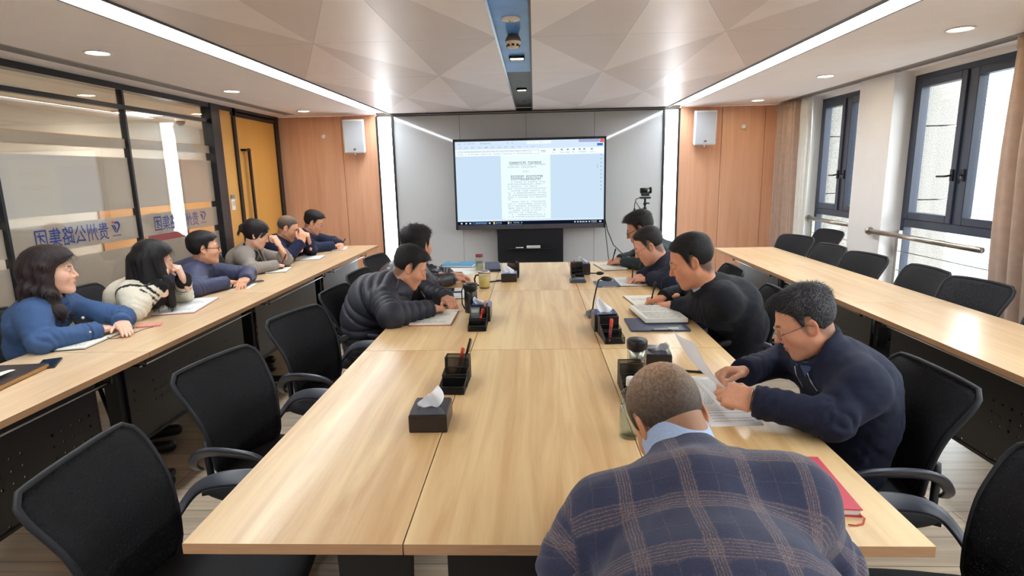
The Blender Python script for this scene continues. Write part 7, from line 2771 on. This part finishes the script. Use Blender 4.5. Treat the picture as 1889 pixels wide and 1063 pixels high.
person('man in a navy jacket and thin glasses reading a sheet in both hands', (1.10, 2.02, 0.52), (0.882, 1.888, 1.045), (-0.88, 0.24, -0.48), PI + 0.05,
       (0.98, 2.20, 0.82), (0.735, 2.01, 0.835), (0.875, 1.66, 0.812), (0.685, 1.755, 0.83),
       ((-0.92, -0.30, 0.12), (-0.1, 0.6, 0.8), 'pinch'), ((-0.88, 0.42, 0.12), (-0.2, -0.75, 0.65), 'pinch'), hw=0.175, girth=1.0, jcol=1.7, hs=0.88,
       hair={'side': 0.006, 'top': 0.016, 'fringe': 0.014, 'noise': 0.0028, 'grey': 0.36, 'line': 0.006, 'soft': 0.035, 'strands': 5200, 'len': 0.024, 'lift': 0.35}, hair_rgb=(34, 33, 38), fade=0.5,
       cloth=(29, 34, 55), trousers=(26, 28, 40), collar='stand', shirt=(84, 100, 136), glasses='steel', skin=(220, 160, 128), res=0.0065, hres=0.0026, extras=zips, wide=1.05, sleeve=1.6, fold=1.3, collar_r=0.084)

# -- man in the plaid blazer
person('man in a blue plaid blazer seen from behind at the near table end', (0.25, 0.60, 0.55), (0.284, 1.181, 1.018), (-0.12, 0.62, -0.78), PI / 2,
       (0.545, 1.01, 0.80), (0.44, 1.25, 0.80), (0.062, 0.965, 0.83), (0.14, 1.22, 0.80),
       ((-0.5, 0.8, -0.1), (0, 0, 1), 'pen'), ((0.5, 0.8, -0.1), (0, 0, 1), 'flat'), hw=0.155, girth=1.0, hs=0.92, neck=0.100, tilt=0.022, shirt_h=0.016, roll=0.2,
       hair={'side': 0.0035, 'top': 0.003, 'noise': 0.0007, 'soft': 0.02, 'thin': 1.25, 'nape': -0.016, 'strands': 9000, 'len': 0.0065, 'lift': 0.5}, hair_rgb=(62, 54, 49), fade=0.45,
       cloth=(50, 56, 88), cloth_mat=M_PLAID, cloth_name='plaid_blazer', trousers=(30, 32, 40), collar='', shirt=(178, 196, 228), skin=(214, 156, 118), res=0.0062, hres=0.0026, fold=0.9, sleeve=1.6, collar_r=0.075)
# ================================================================== THINGS HELD IN HANDS
def held_pen(i, s, label, tilt, z_tip, length=0.142, rgb=(26, 24, 26)):
    c = CAST[i][1]
    p = Vector(c['pinch'][s])
    d = Vector(tilt).normalized()
    k = (p.z - z_tip) / d.z
    a = p - d * k
    pen(label, a, a + d * length, rgb, r=0.0048)
ZN = ZT + 0.013
held_pen(3, 1, 'dark pen in the right hand of the woman in the grey blazer', (0.15, 0.35, 0.5), ZN - 0.003)
held_pen(5, 1, 'dark pen in the hand of the farthest man of the partition row', (0.2, 0.5, 0.5), ZN - 0.003)
held_pen(6, 1, 'dark pen in the hand of the man in the puffer jacket', (-0.35, 0.3, 0.5), ZN)
held_pen(8, 1, 'black pen upright in the hand of the farthest writing man on the right', (0.18, -0.1, 0.8), ZN + 0.002)
held_pen(9, 1, 'black pen upright in the hand of the man in the navy sweater', (0.05, 0.02, 0.9), ZN - 0.002)
held_pen(10, 1, 'black pen upright in the hand of the man in the black coat', (0.16, 0.04, 0.8), ZN)
# the sheet the reading man holds up between both hands
cR, cL = CAST[11][1]['pinch'][1], CAST[11][1]['pinch'][-1]
t = thing('held_paper', 'printed sheet held up in both hands by the man reading aloud', 'paper', tuple((cR + cL) / 2))
o = (cR + cL) / 2
ey = nrm((cR - cL) * va(0, 1, 0) + va(-0.005, 0, -0.005))
ez = nrm(va(-0.165, -0.005, 0.20)); ez = nrm(ez - ey * (ez @ ey))
en = np.cross(ey, ez)
M_HELD = mat('held_paper', (240, 240, 242), rough=0.7, var=0.015, vscale=20)
_nt = M_HELD.node_tree
_tl = _nt.nodes.new('ShaderNodeBsdfTranslucent'); _tl.inputs[0].default_value = lin((242, 242, 246))
_mx = _nt.nodes.new('ShaderNodeMixShader'); _mx.inputs[0].default_value = 0.45
_nt.links.new(_nt.nodes['Principled BSDF'].outputs[0], _mx.inputs[1]); _nt.links.new(_tl.outputs[0], _mx.inputs[2])
_nt.links.new(_mx.outputs[0], _nt.nodes['Material Output'].inputs[0])
def hp(u, v, off=0.0):
    w = (u - 0.5) * 0.21
    h = -0.03 + v * 0.26
    bend = 0.020 * math.sin(PI * v) + 0.012 * math.cos(2 * (u - 0.5)) - 0.010
    return tuple(ey * w + ez * h + en * (bend * -1 + off))
b = MB(); b.sheet(hp, 10, 14, M_HELD, 0.0006); sh = b.build('sheet', M_HELD, t)
b = MB()
rnd = random.Random(5)
for k in range(22):
    v = 0.14 + 0.78 * k / 22
    u = 0.12
    while u < 0.86:
        w_ = rnd.uniform(0.02, 0.06)
        for sg in (1, -1):
            b.add([hp(u, v, sg * 0.0011), hp(u + w_, v, sg * 0.0011), hp(u + w_, v + 0.006, sg * 0.0011), hp(u, v + 0.006, sg * 0.0011)], [(0, 1, 2, 3)], M_INK) if sg > 0 else None
        u += w_ + 0.014
b.build('print', M_INK, sh)
